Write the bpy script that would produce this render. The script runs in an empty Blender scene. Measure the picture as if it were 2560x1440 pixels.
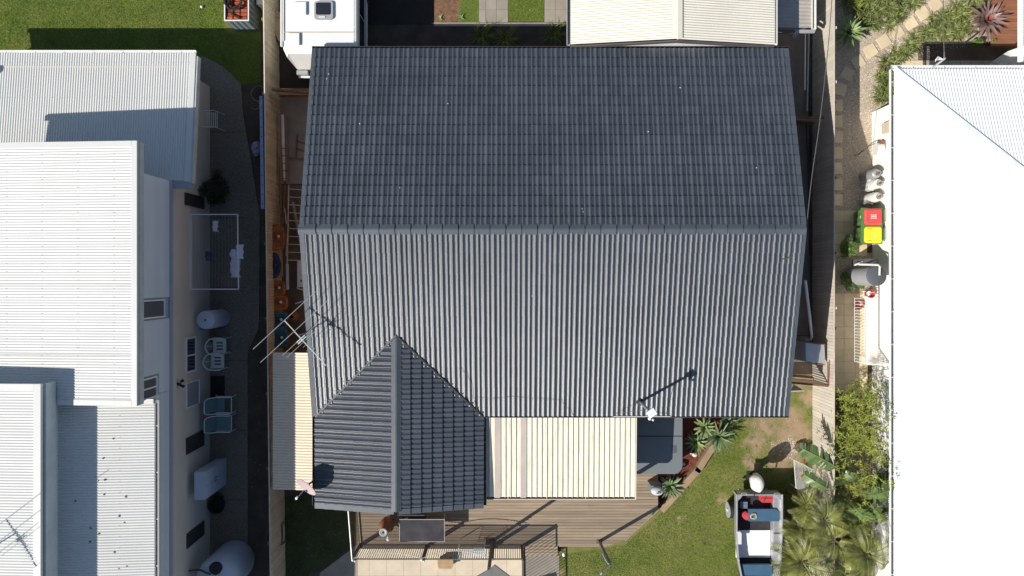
import bpy, math, random
import numpy as np
from mathutils import Vector, Matrix

random.seed(7)
rng = np.random.default_rng(7)
R = math.radians
SC = bpy.context.scene
COL = SC.collection

# ------------------------------------------------------------------ camera, sky, sun, exposure
CAM_H = 24.5            # drone height above the ground, metres
FPX = 1800.0            # focal length in photo pixels (2560 wide)
NX, NY = 1275.0, 695.0  # where the plumb line under the drone meets the picture
cam_data = bpy.data.cameras.new('camera')
cam = bpy.data.objects.new('camera', cam_data)
COL.objects.link(cam)
cam.location = (0, 0, CAM_H)
cam_data.sensor_width = 36.0
cam_data.lens = FPX / 2560 * 36.0
cam_data.shift_x = (1280 - NX) / 2560
cam_data.shift_y = (NY - 720) / 2560
cam_data.clip_end = 500
cam_data.clip_start = 0.1
SC.camera = cam

SUN = Vector((-0.655, -0.402, 0.640)).normalized()
world = bpy.data.worlds.new('World')
SC.world = world
world.use_nodes = True
wn = world.node_tree.nodes
sky = wn.new('ShaderNodeTexSky')
sky.sky_type = 'NISHITA'
sky.sun_disc = False
sky.sun_elevation = math.asin(SUN.z)
sky.sun_rotation = math.atan2(SUN.x, SUN.y) % (2 * math.pi)
sky.ozone_density = 1.0
sky.air_density = 1.0
sky.dust_density = 0.6
wn['Background'].inputs['Strength'].default_value = 0.085
world.node_tree.links.new(sky.outputs[0], wn['Background'].inputs['Color'])
sd = bpy.data.lights.new('sun', 'SUN')
sd.energy = 4.6
sd.angle = R(0.45)
sd.color = (1.0, 0.955, 0.88)
sun = bpy.data.objects.new('sun', sd)
COL.objects.link(sun)
sun.rotation_euler = SUN.to_track_quat('Z', 'Y').to_euler()
sun.location = (-20, -14, 30)
SC.view_settings.view_transform = 'Standard'
SC.view_settings.look = 'None'
SC.view_settings.gamma = 1
SC.view_settings.use_curve_mapping = False
SC.view_settings.exposure = 0.25

# ------------------------------------------------------------------ helpers
def W(px, py, z=0.0):
    k = (CAM_H - z) / FPX
    return Vector(((px - NX) * k, (NY - py) * k, z))

def WX(px, z): return (px - NX) * (CAM_H - z) / FPX
def WY(py, z): return (NY - py) * (CAM_H - z) / FPX

MATS = {}
def M(name, col, rough=0.7, var=0.15, scale=2.0, fine=0.0, fscale=40.0, bump=0.0, rnd=0.0, isl=0.0,
      metal=0.0, col2=None, spec=0.5, trans=0.0, streak=None, dirt=0.0, dcol=(0.09, 0.08, 0.065), coat=0.0, alpha=1.0):
    if name in MATS: return MATS[name]
    m = bpy.data.materials.new(name)
    m.use_nodes = True
    nt = m.node_tree; N = nt.nodes; L = nt.links
    b = N['Principled BSDF']
    b.inputs['Roughness'].default_value = rough
    b.inputs['Metallic'].default_value = metal
    b.inputs['Specular IOR Level'].default_value = spec
    b.inputs['Coat Weight'].default_value = coat
    b.inputs['Alpha'].default_value = alpha
    if trans: b.inputs['Transmission Weight'].default_value = trans
    geo = N.new('ShaderNodeNewGeometry')
    pos = geo.outputs['Position']
    if streak:
        mp = N.new('ShaderNodeMapping'); mp.inputs['Scale'].default_value = streak
        L.new(pos, mp.inputs['Vector']); pos = mp.outputs['Vector']
    n1 = N.new('ShaderNodeTexNoise'); n1.inputs['Scale'].default_value = scale
    n1.inputs['Detail'].default_value = 6; n1.inputs['Roughness'].default_value = 0.6
    L.new(pos, n1.inputs['Vector'])
    mr = N.new('ShaderNodeMapRange'); mr.inputs['From Min'].default_value = 0.3; mr.inputs['From Max'].default_value = 0.7
    L.new(n1.outputs['Fac'], mr.inputs['Value'])
    mix = N.new('ShaderNodeMix'); mix.data_type = 'RGBA'
    c = Vector(col)
    A = tuple(c * (1 - var)) + (1,)
    B = (tuple(col2) + (1,)) if col2 else tuple(c * (1 + var)) + (1,)
    mix.inputs['A'].default_value = A; mix.inputs['B'].default_value = B
    L.new(mr.outputs[0], mix.inputs['Factor'])
    out = mix.outputs['Result']
    val = None
    def mul(a, bb):
        q = N.new('ShaderNodeMath'); q.operation = 'MULTIPLY'
        L.new(a, q.inputs[0]); L.new(bb, q.inputs[1]); return q.outputs[0]
    def rang(sock, amt, lo=0.0, hi=1.0):
        q = N.new('ShaderNodeMapRange'); q.inputs['From Min'].default_value = lo; q.inputs['From Max'].default_value = hi
        q.inputs['To Min'].default_value = 1 - amt; q.inputs['To Max'].default_value = 1 + amt
        L.new(sock, q.inputs['Value']); return q.outputs[0]
    if fine:
        n2 = N.new('ShaderNodeTexNoise'); n2.inputs['Scale'].default_value = fscale; n2.inputs['Detail'].default_value = 3
        L.new(geo.outputs['Position'], n2.inputs['Vector'])
        val = rang(n2.outputs['Fac'], fine, 0.3, 0.7)
    if rnd:
        oi = N.new('ShaderNodeObjectInfo'); v = rang(oi.outputs['Random'], rnd)
        val = v if val is None else mul(val, v)
    if isl:
        v = rang(geo.outputs['Random Per Island'], isl)
        val = v if val is None else mul(val, v)
    if val is not None:
        vm = N.new('ShaderNodeVectorMath'); vm.operation = 'SCALE'
        L.new(out, vm.inputs[0]); L.new(val, vm.inputs['Scale']); out = vm.outputs[0]
    if dirt:
        n3 = N.new('ShaderNodeTexNoise'); n3.inputs['Scale'].default_value = 1.3; n3.inputs['Detail'].default_value = 8
        n3.inputs['Roughness'].default_value = 0.7
        L.new(pos, n3.inputs['Vector'])
        q = N.new('ShaderNodeMapRange'); q.inputs['From Min'].default_value = 0.5; q.inputs['From Max'].default_value = 0.75
        q.inputs['To Max'].default_value = dirt
        L.new(n3.outputs['Fac'], q.inputs['Value'])
        mx = N.new('ShaderNodeMix'); mx.data_type = 'RGBA'
        mx.inputs['B'].default_value = tuple(dcol) + (1,)
        L.new(out, mx.inputs['A']); L.new(q.outputs[0], mx.inputs['Factor']); out = mx.outputs['Result']
    L.new(out, b.inputs['Base Color'])
    if bump:
        bp = N.new('ShaderNodeBump'); bp.inputs['Strength'].default_value = bump; bp.inputs['Distance'].default_value = 0.01
        n4 = N.new('ShaderNodeTexNoise'); n4.inputs['Scale'].default_value = fscale; n4.inputs['Detail'].default_value = 4
        L.new(geo.outputs['Position'], n4.inputs['Vector'])
        L.new(n4.outputs['Fac'], bp.inputs['Height']); L.new(bp.outputs[0], b.inputs['Normal'])
    MATS[name] = m
    return m

class MB:
    def __init__(s): s.v = []; s.f = []; s.mi = []; s.m = 0
    def add(s, vs, fs):
        o = len(s.v); s.v += [tuple(x) for x in vs]
        s.f += [tuple(i + o for i in f) for f in fs]; s.mi += [s.m] * len(fs); return s
    def box(s, x0, x1, y0, y1, z0, z1):
        return s.add([(x0,y0,z0),(x1,y0,z0),(x1,y1,z0),(x0,y1,z0),(x0,y0,z1),(x1,y0,z1),(x1,y1,z1),(x0,y1,z1)],
                     [(0,3,2,1),(4,5,6,7),(0,1,5,4),(1,2,6,5),(2,3,7,6),(3,0,4,7)])
    def hexa(s, lo, hi):      # two quads of 4 points
        return s.add(list(lo) + list(hi), [(0,3,2,1),(4,5,6,7),(0,1,5,4),(1,2,6,5),(2,3,7,6),(3,0,4,7)])
    def bar(s, a, b, w, h=None, up=(0,0,1)):
        h = h or w; a = Vector(a); b = Vector(b); d = (b - a).normalized(); up = Vector(up)
        if abs(d.dot(up)) > 0.98: up = Vector((0,1,0))
        x = d.cross(up).normalized() * w / 2; y = x.cross(d).normalized() * h / 2
        return s.hexa([a-x-y, a+x-y, a+x+y, a-x+y], [b-x-y, b+x-y, b+x+y, b-x+y])
    def tube(s, pts, r, n=8, caps=True):
        pts = [Vector(p) for p in pts]; o = len(s.v); rs = r if isinstance(r, (list, tuple)) else [r] * len(pts)
        prev = None; vs = []; fs = []
        for i, p in enumerate(pts):
            t = (pts[min(i+1, len(pts)-1)] - pts[max(i-1, 0)])
            t = t.normalized() if t.length > 1e-9 else Vector((0,0,1))
            if prev is None:
                u = t.cross(Vector((0,0,1)));
                if u.length < 0.05: u = t.cross(Vector((0,1,0)))
            else: u = prev - t * prev.dot(t)
            u.normalize(); prev = u; w = t.cross(u)
            for k in range(n):
                a = 2 * math.pi * k / n
                vs.append(p + (u * math.cos(a) + w * math.sin(a)) * rs[i])
        for i in range(len(pts)-1):
            for k in range(n):
                fs.append((i*n+k, i*n+(k+1)%n, (i+1)*n+(k+1)%n, (i+1)*n+k))
        if caps: fs.append(tuple(range(n-1,-1,-1))); fs.append(tuple((len(pts)-1)*n+k for k in range(n)))
        return s.add(vs, fs)
    def lathe(s, c, prof, n=20):
        c = Vector(c); vs = []; fs = []
        for r, z in prof:
            for k in range(n):
                a = 2*math.pi*k/n; vs.append((c.x + r*math.cos(a), c.y + r*math.sin(a), c.z + z))
        for i in range(len(prof)-1):
            for k in range(n): fs.append((i*n+k, i*n+(k+1)%n, (i+1)*n+(k+1)%n, (i+1)*n+k))
        fs.append(tuple(range(n-1,-1,-1))); fs.append(tuple((len(prof)-1)*n+k for k in range(n)))
        return s.add(vs, fs)
    def prism(s, poly, z0, z1):
        n = len(poly); a = sum(poly[i][0]*poly[(i+1)%n][1] - poly[(i+1)%n][0]*poly[i][1] for i in range(n))
        if a < 0: poly = poly[::-1]
        vs = [(p[0], p[1], z0) for p in poly] + [(p[0], p[1], z1) for p in poly]
        return s.add(vs, [tuple(range(n-1,-1,-1)), tuple(range(n, 2*n))] + [(i, (i+1)%n, n+(i+1)%n, n+i) for i in range(n)])
    def flat(s, poly, z):
        n = len(poly); a = sum(poly[i][0]*poly[(i+1)%n][1] - poly[(i+1)%n][0]*poly[i][1] for i in range(n))
        if a < 0: poly = poly[::-1]
        return s.add([(p[0], p[1], z) for p in poly], [tuple(range(n))])
    def blob(s, c, rx, ry, rz, n=8, m=5, jit=0.0):
        c = Vector(c); vs = [(c.x, c.y, c.z - rz)]; fs = []
        for i in range(1, m):
            t = -math.pi/2 + math.pi*i/m
            for k in range(n):
                a = 2*math.pi*k/n; q = 1 + random.uniform(-jit, jit)
                vs.append((c.x + rx*q*math.cos(t)*math.cos(a), c.y + ry*q*math.cos(t)*math.sin(a), c.z + rz*q*math.sin(t)))
        vs.append((c.x, c.y, c.z + rz)); e = len(vs)-1
        for k in range(n):
            fs.append((0, 1+(k+1)%n, 1+k)); fs.append((e, 1+(m-2)*n+k, 1+(m-2)*n+(k+1)%n))
        for i in range(m-2):
            for k in range(n): fs.append((1+i*n+k, 1+i*n+(k+1)%n, 1+(i+1)*n+(k+1)%n, 1+(i+1)*n+k))
        return s.add(vs, fs)
    def rot(s, i0, c, ang, axis='Z'):     # rotate the vertices from i0 on about c
        m = Matrix.Translation(c) @ Matrix.Rotation(ang, 4, axis) @ Matrix.Translation(-Vector(c))
        s.v[i0:] = [tuple(m @ Vector(v)) for v in s.v[i0:]]; return s
    def mesh(s, name, mats, smooth=False, off=(0,0,0)):
        me = bpy.data.meshes.new(name)
        ox, oy, oz = off
        me.from_pydata([(v[0]-ox, v[1]-oy, v[2]-oz) for v in s.v], [], s.f)
        for m in (mats if isinstance(mats, (list, tuple)) else [mats]): me.materials.append(m)
        if any(s.mi): me.polygons.foreach_set('material_index', s.mi)
        if smooth:
            me.polygons.foreach_set('use_smooth', [True] * len(s.f))
            if smooth != 'all':
                try: me.set_sharp_from_angle(angle=R(35))
                except Exception: pass
        me.update()
        return me

ORG = {}
def tag(o, label=None, cat=None, group=None, kind=None):
    if label: o['label'] = label
    if cat: o['category'] = cat
    if group: o['group'] = group
    if kind: o['kind'] = kind
    return o
def thing(name, label, cat, loc, group=None):
    o = bpy.data.objects.new(name, None); o.empty_display_size = 0.2
    COL.objects.link(o); o.location = Vector(loc); ORG[o.name] = Vector(loc)
    return tag(o, label, cat, group)
def part(name, mb, mats, parent, smooth=False, label=None, kind=None):
    org = ORG[parent.name]
    o = bpy.data.objects.new(name, mb.mesh(name, mats, smooth, org))
    COL.objects.link(o); o.parent = parent; ORG[o.name] = org
    return tag(o, label, None, None, kind)
def single(name, mb, mats, label=None, cat=None, group=None, kind=None, smooth=False):
    xs = [v[0] for v in mb.v]; ys = [v[1] for v in mb.v]; z = min(v[2] for v in mb.v)
    org = Vector(((min(xs)+max(xs))/2, (min(ys)+max(ys))/2, z))
    o = bpy.data.objects.new(name, mb.mesh(name, mats, smooth, org))
    COL.objects.link(o); o.location = org; ORG[o.name] = org
    return tag(o, label, cat, group, kind)
def inst(name, me, parent, mtx, label=None):
    o = bpy.data.objects.new(name, me); COL.objects.link(o); o.parent = parent
    o.matrix_basis = Matrix.Translation(-ORG[parent.name]) @ mtx
    ORG[o.name] = ORG[parent.name]
    return tag(o, label)
def frame(o, u, v, n):
    return Matrix(((u[0], v[0], n[0], o[0]), (u[1], v[1], n[1], o[1]), (u[2], v[2], n[2], o[2]), (0,0,0,1)))
def dup(root, loc, rz=0.0, label=None, group=None):
    r = root.copy(); COL.objects.link(r); r.location = loc; r.rotation_euler = (0, 0, rz); ORG[r.name] = Vector(loc)
    if label: r['label'] = label
    if group: r['group'] = group
    for ch in list(root.children):
        c = ch.copy(); COL.objects.link(c); c.parent = r; ORG[c.name] = Vector(loc)
        for g in ch.children:
            d = g.copy(); COL.objects.link(d); d.parent = c
    return r
def structure(name, mb, mats, smooth=False):
    return single(name, mb, mats, kind='structure', smooth=smooth)
def poly(pts, z=0.0): return [tuple(W(a, b, z)[:2]) for a, b in pts]

# corrugated or ribbed sheet: U across the ribs, V along them
SINE = [(k/6, 0.5 - 0.5*math.cos(2*math.pi*k/6)) for k in range(6)]
TRIM = [(0.0, 0.0), (0.52, 0.0), (0.56, 0.35), (0.62, 0.35), (0.66, 0.0), (0.72, 0.0), (0.78, 1.0), (0.94, 1.0)]
def corr(mb, o, U, V, ulen, vfun, pitch=0.076, amp=0.017, prof=SINE, thick=0.0):
    o = Vector(o); U = Vector(U).normalized(); V = Vector(V).normalized(); n = U.cross(V).normalized()
    us = []; k = 0
    while True:
        done = False
        for fr, h in prof:
            u = (k + fr) * pitch
            if u > ulen: done = True; break
            us.append((u, h * amp))
        if done: break
        k += 1
    vs = []; fs = []
    for u, h in us:
        a, b = vfun(u) if callable(vfun) else vfun
        vs.append(o + U*u + V*a + n*h); vs.append(o + U*u + V*b + n*h)
    for i in range(len(us)-1): fs.append((2*i, 2*i+2, 2*i+3, 2*i+1))
    return mb.add(vs, fs)

# ------------------------------------------------------------------ materials
m_soil = M('soil', (0.085, 0.062, 0.045), 0.95, 0.4, 1.5, 0.3, 60, 0.5)
m_lawn = M('lawn_turf', (0.11, 0.18, 0.02), 0.9, 0.25, 1.2, 0.35, 50, 0.4, col2=(0.14, 0.16, 0.032))
m_blade = M('grass_blade', (0.14, 0.27, 0.022), 0.75, 0.3, 1.3, isl=0.5, col2=(0.32, 0.36, 0.05), spec=0.2)
m_conc = M('concrete', (0.30, 0.27, 0.22), 0.9, 0.14, 1.0, 0.08, 60, 0.2, dirt=0.5, dcol=(0.13, 0.115, 0.09))
m_agg = M('exposed_aggregate', (0.19, 0.165, 0.13), 0.9, 0.12, 1.0, 0.5, 45, 0.4)
m_paver = M('sandstone_paver', (0.68, 0.55, 0.36), 0.85, 0.12, 1.5, 0.05, 50, 0.2, rnd=0.08, dirt=0.25, dcol=(0.33, 0.26, 0.17))
m_cream_pav = M('cream_pool_paving', (0.63, 0.53, 0.40), 0.8, 0.10, 2.0, 0.04, 50, 0.1, rnd=0.05, dirt=0.15, dcol=(0.48, 0.40, 0.31))
m_greypav = M('grey_paver', (0.33, 0.29, 0.235), 0.85, 0.12, 2.0, 0.06, 50, 0.2, rnd=0.10, dirt=0.3, dcol=(0.16, 0.14, 0.12))
m_white_roof = M('white_roof_steel', (0.63, 0.63, 0.60), 0.5, 0.04, 0.7, spec=0.4, dirt=0.12, dcol=(0.45, 0.43, 0.4))
m_white_roof2 = M('bright_white_roof_steel', (0.88, 0.88, 0.88), 0.4, 0.02, 0.7, spec=0.4)
m_cream_roof = M('cream_roof_steel', (0.74, 0.695, 0.585), 0.5, 0.05, 0.9, spec=0.35, dirt=0.10, dcol=(0.5, 0.42, 0.33))
m_awning = M('beige_awning_steel', (0.80, 0.685, 0.52), 0.55, 0.05, 0.9, spec=0.3, dirt=0.15, dcol=(0.5, 0.4, 0.28))
m_tile = M('roof_tile', (0.052, 0.060, 0.073), 0.39, 0.14, 0.8, 0.18, 60, 0.3, rnd=0.11, isl=0.11, spec=0.75, dirt=0.12, dcol=(0.085, 0.088, 0.082))
m_cap = M('ridge_cap_tile', (0.075, 0.088, 0.104), 0.5, 0.08, 1.0, 0.10, 70, 0.2, rnd=0.08, spec=0.4)
m_under = M('roof_underlay', (0.018, 0.018, 0.02), 0.9)
m_dkmetal = M('dark_gutter', (0.045, 0.04, 0.042), 0.5, 0.15, 3)
m_brick = M('brick_wall', (0.36, 0.24, 0.17), 0.9, 0.2, 4)
m_render = M('cream_render', (0.62, 0.56, 0.48), 0.85, 0.05, 0.8, 0.03, 60, 0.1, dirt=0.12, dcol=(0.42, 0.38, 0.34))
m_render2 = M('white_render', (0.87, 0.86, 0.81), 0.8, 0.03, 1.0)
m_wboard = M('painted_weatherboard', (0.60, 0.64, 0.69), 0.6, 0.04, 1.0, rnd=0.04)
m_band = M('blue_grey_trim', (0.34, 0.38, 0.46), 0.6, 0.05)
m_white = M('white_paint', (0.80, 0.80, 0.78), 0.45, 0.04, 2)
m_offwhite = M('off_white_plastic', (0.68, 0.67, 0.63), 0.45, 0.05, 3)
m_black = M('black_rubber', (0.018, 0.018, 0.018), 0.7, 0.2, 5)
m_glass = M('dark_glass', (0.02, 0.022, 0.026), 0.08, 0.2, 2, spec=0.8)
m_pale_glass = M('curtained_glass', (0.26, 0.33, 0.34), 0.15, 0.15, 2, spec=0.8)
m_paling = M('weathered_paling', (0.48, 0.42, 0.31), 0.9, 0.14, 1.4, 0.08, 50, 0.2, rnd=0.12, dirt=0.3, dcol=(0.22, 0.18, 0.11))
m_paling2 = M('grey_paling', (0.58, 0.52, 0.44), 0.9, 0.10, 1.4, 0.06, 50, 0.2, rnd=0.08)
m_rail = M('fence_rail', (0.20, 0.15, 0.10), 0.9, 0.2, 3)
m_fencecap = M('fence_cap', (0.62, 0.52, 0.42), 0.8, 0.15, 3)
m_deck = M('weathered_deck_board', (0.295, 0.225, 0.155), 0.75, 0.20, 2.0, 0.10, 60, 0.2, rnd=0.16, streak=(0.35, 4, 1), dirt=0.35, dcol=(0.46, 0.38, 0.28))
m_reddeck = M('red_brown_deck_board', (0.26, 0.11, 0.06), 0.7, 0.15, 2.0, 0.08, 60, 0.2, rnd=0.14, streak=(0.35, 4, 1))
m_timber = M('garden_timber', (0.33, 0.23, 0.14), 0.85, 0.2, 2.0, 0.10, 50, 0.3, rnd=0.1)
m_mulch = M('red_mulch_chip', (0.24, 0.065, 0.035), 0.9, 0.3, 8, isl=0.5)
m_mulch_bed = M('red_mulch', (0.15, 0.045, 0.028), 0.95, 0.3, 10, 0.4, 60, 0.6)
m_brownmulch = M('brown_mulch', (0.19, 0.10, 0.06), 0.95, 0.35, 6, 0.4, 50, 0.6)
m_pebble = M('gravel_pebble', (0.50, 0.41, 0.31), 0.8, 0.15, 2, isl=0.6, col2=(0.68, 0.58, 0.47))
m_gravel = M('gravel_sheet', (0.44, 0.36, 0.27), 0.95, 0.3, 20, 0.4, 60, 0.5)
m_agave = M('agave_leaf', (0.19, 0.27, 0.10), 0.5, 0.15, 3, rnd=0.2, col2=(0.29, 0.36, 0.14), spec=0.35)
m_agave_dk = M('bluish_agave_leaf', (0.13, 0.20, 0.09), 0.5, 0.15, 3, rnd=0.25, col2=(0.22, 0.28, 0.13), spec=0.35)
m_strap = M('strappy_leaf', (0.17, 0.22, 0.05), 0.6, 0.3, 2.5, isl=0.5, rnd=0.2, col2=(0.27, 0.30, 0.10), spec=0.3)
m_strap2 = M('olive_strappy_leaf', (0.13, 0.17, 0.025), 0.6, 0.3, 2.5, isl=0.5, col2=(0.22, 0.24, 0.04), spec=0.3)
m_brom = M('purple_bromeliad_leaf', (0.20, 0.115, 0.115), 0.45, 0.25, 5, rnd=0.25, col2=(0.30, 0.20, 0.17), spec=0.4)
m_bromred = M('red_bromeliad_leaf', (0.35, 0.05, 0.03), 0.45, 0.2, 5)
m_bamboo = M('bamboo_leaf', (0.18, 0.23, 0.035), 0.6, 0.3, 1.5, isl=0.5, col2=(0.36, 0.38, 0.07), spec=0.3)
m_cane = M('bamboo_cane', (0.20, 0.20, 0.06), 0.5, 0.2)
m_banana = M('broad_leaf', (0.085, 0.14, 0.045), 0.38, 0.25, 2.5, rnd=0.2, isl=0.12, col2=(0.13, 0.20, 0.055), spec=0.5)
m_palm = M('palm_leaflet', (0.12, 0.155, 0.03), 0.42, 0.3, 2, isl=0.4, rnd=0.3, col2=(0.27, 0.27, 0.06), spec=0.45)
m_vine = M('vine_leaf', (0.10, 0.19, 0.035), 0.6, 0.3, 2, isl=0.5, col2=(0.18, 0.30, 0.06))
m_stem = M('brown_stem', (0.12, 0.09, 0.05), 0.9, 0.2, 4)
m_dkleaf = M('dark_shrub_leaf', (0.045, 0.045, 0.02), 0.7, 0.3, 2, isl=0.4)
m_rust = M('rusty_steel', (0.20, 0.085, 0.04), 0.85, 0.4, 5, 0.2, 50, 0.3, dirt=0.4, dcol=(0.33, 0.24, 0.17))
m_alu = M('aluminium', (0.60, 0.60, 0.60), 0.4, 0.08, 3, metal=0.6)
m_galv = M('galvanised_steel', (0.45, 0.46, 0.46), 0.45, 0.10, 4, metal=0.5)
m_bluealu = M('blue_painted_plank', (0.27, 0.32, 0.46), 0.5, 0.10, 3)
m_orange = M('orange_netting', (0.40, 0.12, 0.02), 0.7, 0.3, 8, isl=0.15)
m_bluenet = M('blue_netting', (0.03, 0.045, 0.14), 0.6, 0.3, 8, isl=0.15)
m_tealnet = M('teal_netting', (0.02, 0.12, 0.16), 0.7, 0.3, 8, isl=0.15)
m_redp = M('red_plastic', (0.56, 0.06, 0.06), 0.5, 0.12, 6, dirt=0.2)
m_redlid = M('red_bin_lid', (0.66, 0.07, 0.075), 0.5, 0.08, 5, dirt=0.15, dcol=(0.4, 0.2, 0.18))
m_yellow = M('yellow_bin_lid', (0.80, 0.70, 0.03), 0.5, 0.07, 5, dirt=0.15, dcol=(0.5, 0.45, 0.2))
m_bin = M('green_bin_plastic', (0.10, 0.20, 0.06), 0.5, 0.08, 3)
m_bindk = M('dark_green_paint', (0.015, 0.04, 0.015), 0.6)
m_greyp = M('grey_plastic', (0.17, 0.19, 0.20), 0.55, 0.06, 3, dirt=0.15, dcol=(0.10, 0.1, 0.1))
m_tankgrey = M('grey_tank', (0.34, 0.35, 0.36), 0.5, 0.05, 2)
m_tanklid = M('charcoal_tank_lid', (0.10, 0.11, 0.125), 0.5, 0.06, 2)
m_bluetank = M('pale_blue_grey_tank', (0.48, 0.54, 0.64), 0.5, 0.05, 2)
m_teal = M('teal_sling_fabric', (0.13, 0.22, 0.235), 0.7, 0.08, 6)
m_terra = M('terracotta', (0.26, 0.10, 0.055), 0.7, 0.25, 5)
m_tabletop = M('dark_table_glass', (0.055, 0.05, 0.055), 0.3, 0.3, 3, spec=0.5)
m_cloth = M('pale_cloth', (0.62, 0.64, 0.72), 0.9, 0.06, 4)
m_navy = M('navy_cloth', (0.05, 0.06, 0.12), 0.9, 0.2, 4)
m_blueseat = M('blue_boat_seat', (0.05, 0.12, 0.20), 0.6, 0.12, 4, 0.05, 60)
m_boat = M('boat_aluminium', (0.42, 0.43, 0.45), 0.4, 0.10, 3, metal=0.35)
m_boatfloor = M('white_boat_floor', (0.88, 0.88, 0.87), 0.5, 0.02, 3)
m_cowl = M('white_motor_cover', (0.80, 0.77, 0.70), 0.7, 0.04, 3)
m_carpet = M('dark_boat_carpet', (0.035, 0.03, 0.035), 0.95, 0.3, 6)
m_dish = M('faded_pink_grey_dish', (0.46, 0.36, 0.37), 0.5, 0.06, 3)
m_sail = M('grey_shade_cloth', (0.16, 0.16, 0.145), 0.85, 0.08, 3)
m_poly = M('polycarbonate_sheet', (0.40, 0.36, 0.32), 0.5, 0.10, 3)
m_mauve = M('mauve_translucent_sheet', (0.52, 0.44, 0.38), 0.5, 0.12, 3, streak=(1, 0.4, 1), dirt=0.4, dcol=(0.3, 0.25, 0.24))
m_reed = M('yellow_stain', (0.45, 0.36, 0.12), 0.8)
m_capwhite = M('white_plastic_cap', (0.85, 0.85, 0.85), 0.5)
m_wire = M('cable_rubber', (0.10, 0.09, 0.08), 0.6)
m_shadecol = M('dark_window_screen', (0.05, 0.045, 0.045), 0.5)
m_rock = M('white_rock', (0.60, 0.54, 0.44), 0.85, 0.15, 6, isl=0.1)
m_rib = M('blue_grey_ribbed_steel', (0.22, 0.27, 0.30), 0.5, 0.08)
m_redbrick = M('red_brick', (0.36, 0.085, 0.035), 0.85, 0.25, 6, rnd=0.3)

# ------------------------------------------------------------------ ground and surfaces (setting)
structure('ground', MB().flat([(-90, -90), (90, -90), (90, 90), (-90, 90)], 0.0), m_soil)
YR = 0.15     # the yard on the right is a step higher
structure('ground_terrace', MB().prism([(10.36, -16), (60, -16), (60, 16), (10.36, 16)], -0.3, YR), m_soil)

structure('lawn', MB().flat(poly([(-160,-160), (652,-160), (652,205), (604,212), (560,170), (505,140), (470,150), (-160,150)]), 0.006), m_lawn)
structure('path', MB().prism(poly([(470,140), (512,142), (560,168), (603,210), (609,290), (616,330), (628,400), (650,540), (648,820), (620,880), (620,1600), (400,1600), (400,140)]), -0.1, 0.03), m_agg)
# middle back garden
structure('paving_edge', MB().prism(poly([(1085,57), (1425,57), (1425,66), (1085,66)]), -0.1, 0.02), m_greypav)
structure('mulch_bed', MB().flat(poly([(1085,-120), (1157,-120), (1150,57), (1085,57)]), 0.010), m_brownmulch)
structure('weedy_lawn', MB().flat(poly([(1152,-120), (1196,-120), (1197,57), (1146,57)]), 0.014), m_lawn)
structure('lawn', MB().flat(poly([(1270,-120), (1360,-120), (1360,53), (1271,53)]), 0.010), m_lawn)
structure('driveway', MB().prism(poly([(697,-150), (1085,-150), (1085,60), (920,62), (900,330), (697,330)]), -0.1, 0.012), M('dark_asphalt', (0.034, 0.028, 0.022), 0.9, 0.2, 2, 0.2, 60))
structure('side_path', MB().prism(poly([(698,244), (800,244), (800,460), (698,460)]), -0.1, 0.02), m_conc)
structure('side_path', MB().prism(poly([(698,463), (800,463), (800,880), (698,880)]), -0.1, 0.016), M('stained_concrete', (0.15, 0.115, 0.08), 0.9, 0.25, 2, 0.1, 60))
structure('side_path', MB().prism([(8.0, 8.5), (10.15, 8.5), (10.15, -1.95), (8.0, -1.95)], -0.1, 0.02), M('dark_damp_concrete', (0.24, 0.20, 0.17), 0.9, 0.2, 1.5, 0.1, 60))
structure('side_path', MB().prism([(8.0, -1.98), (10.15, -1.98), (10.15, -2.85), (8.0, -2.85)], -0.1, 0.03), m_conc)
# front yard
structure('lawn', MB().flat(poly([(1396,1385), (1396,1600), (2100,1600), (2100,935), (1900,935), (1700,1040), (1500,1240)]), 0.006), M('front_lawn_turf', (0.13, 0.18, 0.025), 0.9, 0.25, 1.0, 0.35, 50, 0.4, col2=(0.22, 0.20, 0.065)))
m_dirt = M('bare_dirt', (0.36, 0.25, 0.16), 0.95, 0.2, 2.0, 0.2, 50, 0.3)

yp = thing('yard_paving', 'grey-brown paving slabs around the small square lawn behind the tiled house', 'paving', W(1310, 20, 0))
for xs in ((1197, 1214, 1241, 1270), (1361, 1388, 1424)):
    for i in range(len(xs)-1):
        y = 56
        for h_ in (31, 41, 41, 41):
            part('paving_slab', MB().box(WX(xs[i],0)+0.004, WX(xs[i+1],0)-0.004, WY(y,0)+0.004, WY(y-h_,0)-0.004, -0.04, 0.022+random.uniform(-0.001,0.001)), m_greypav, yp); y -= h_
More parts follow.
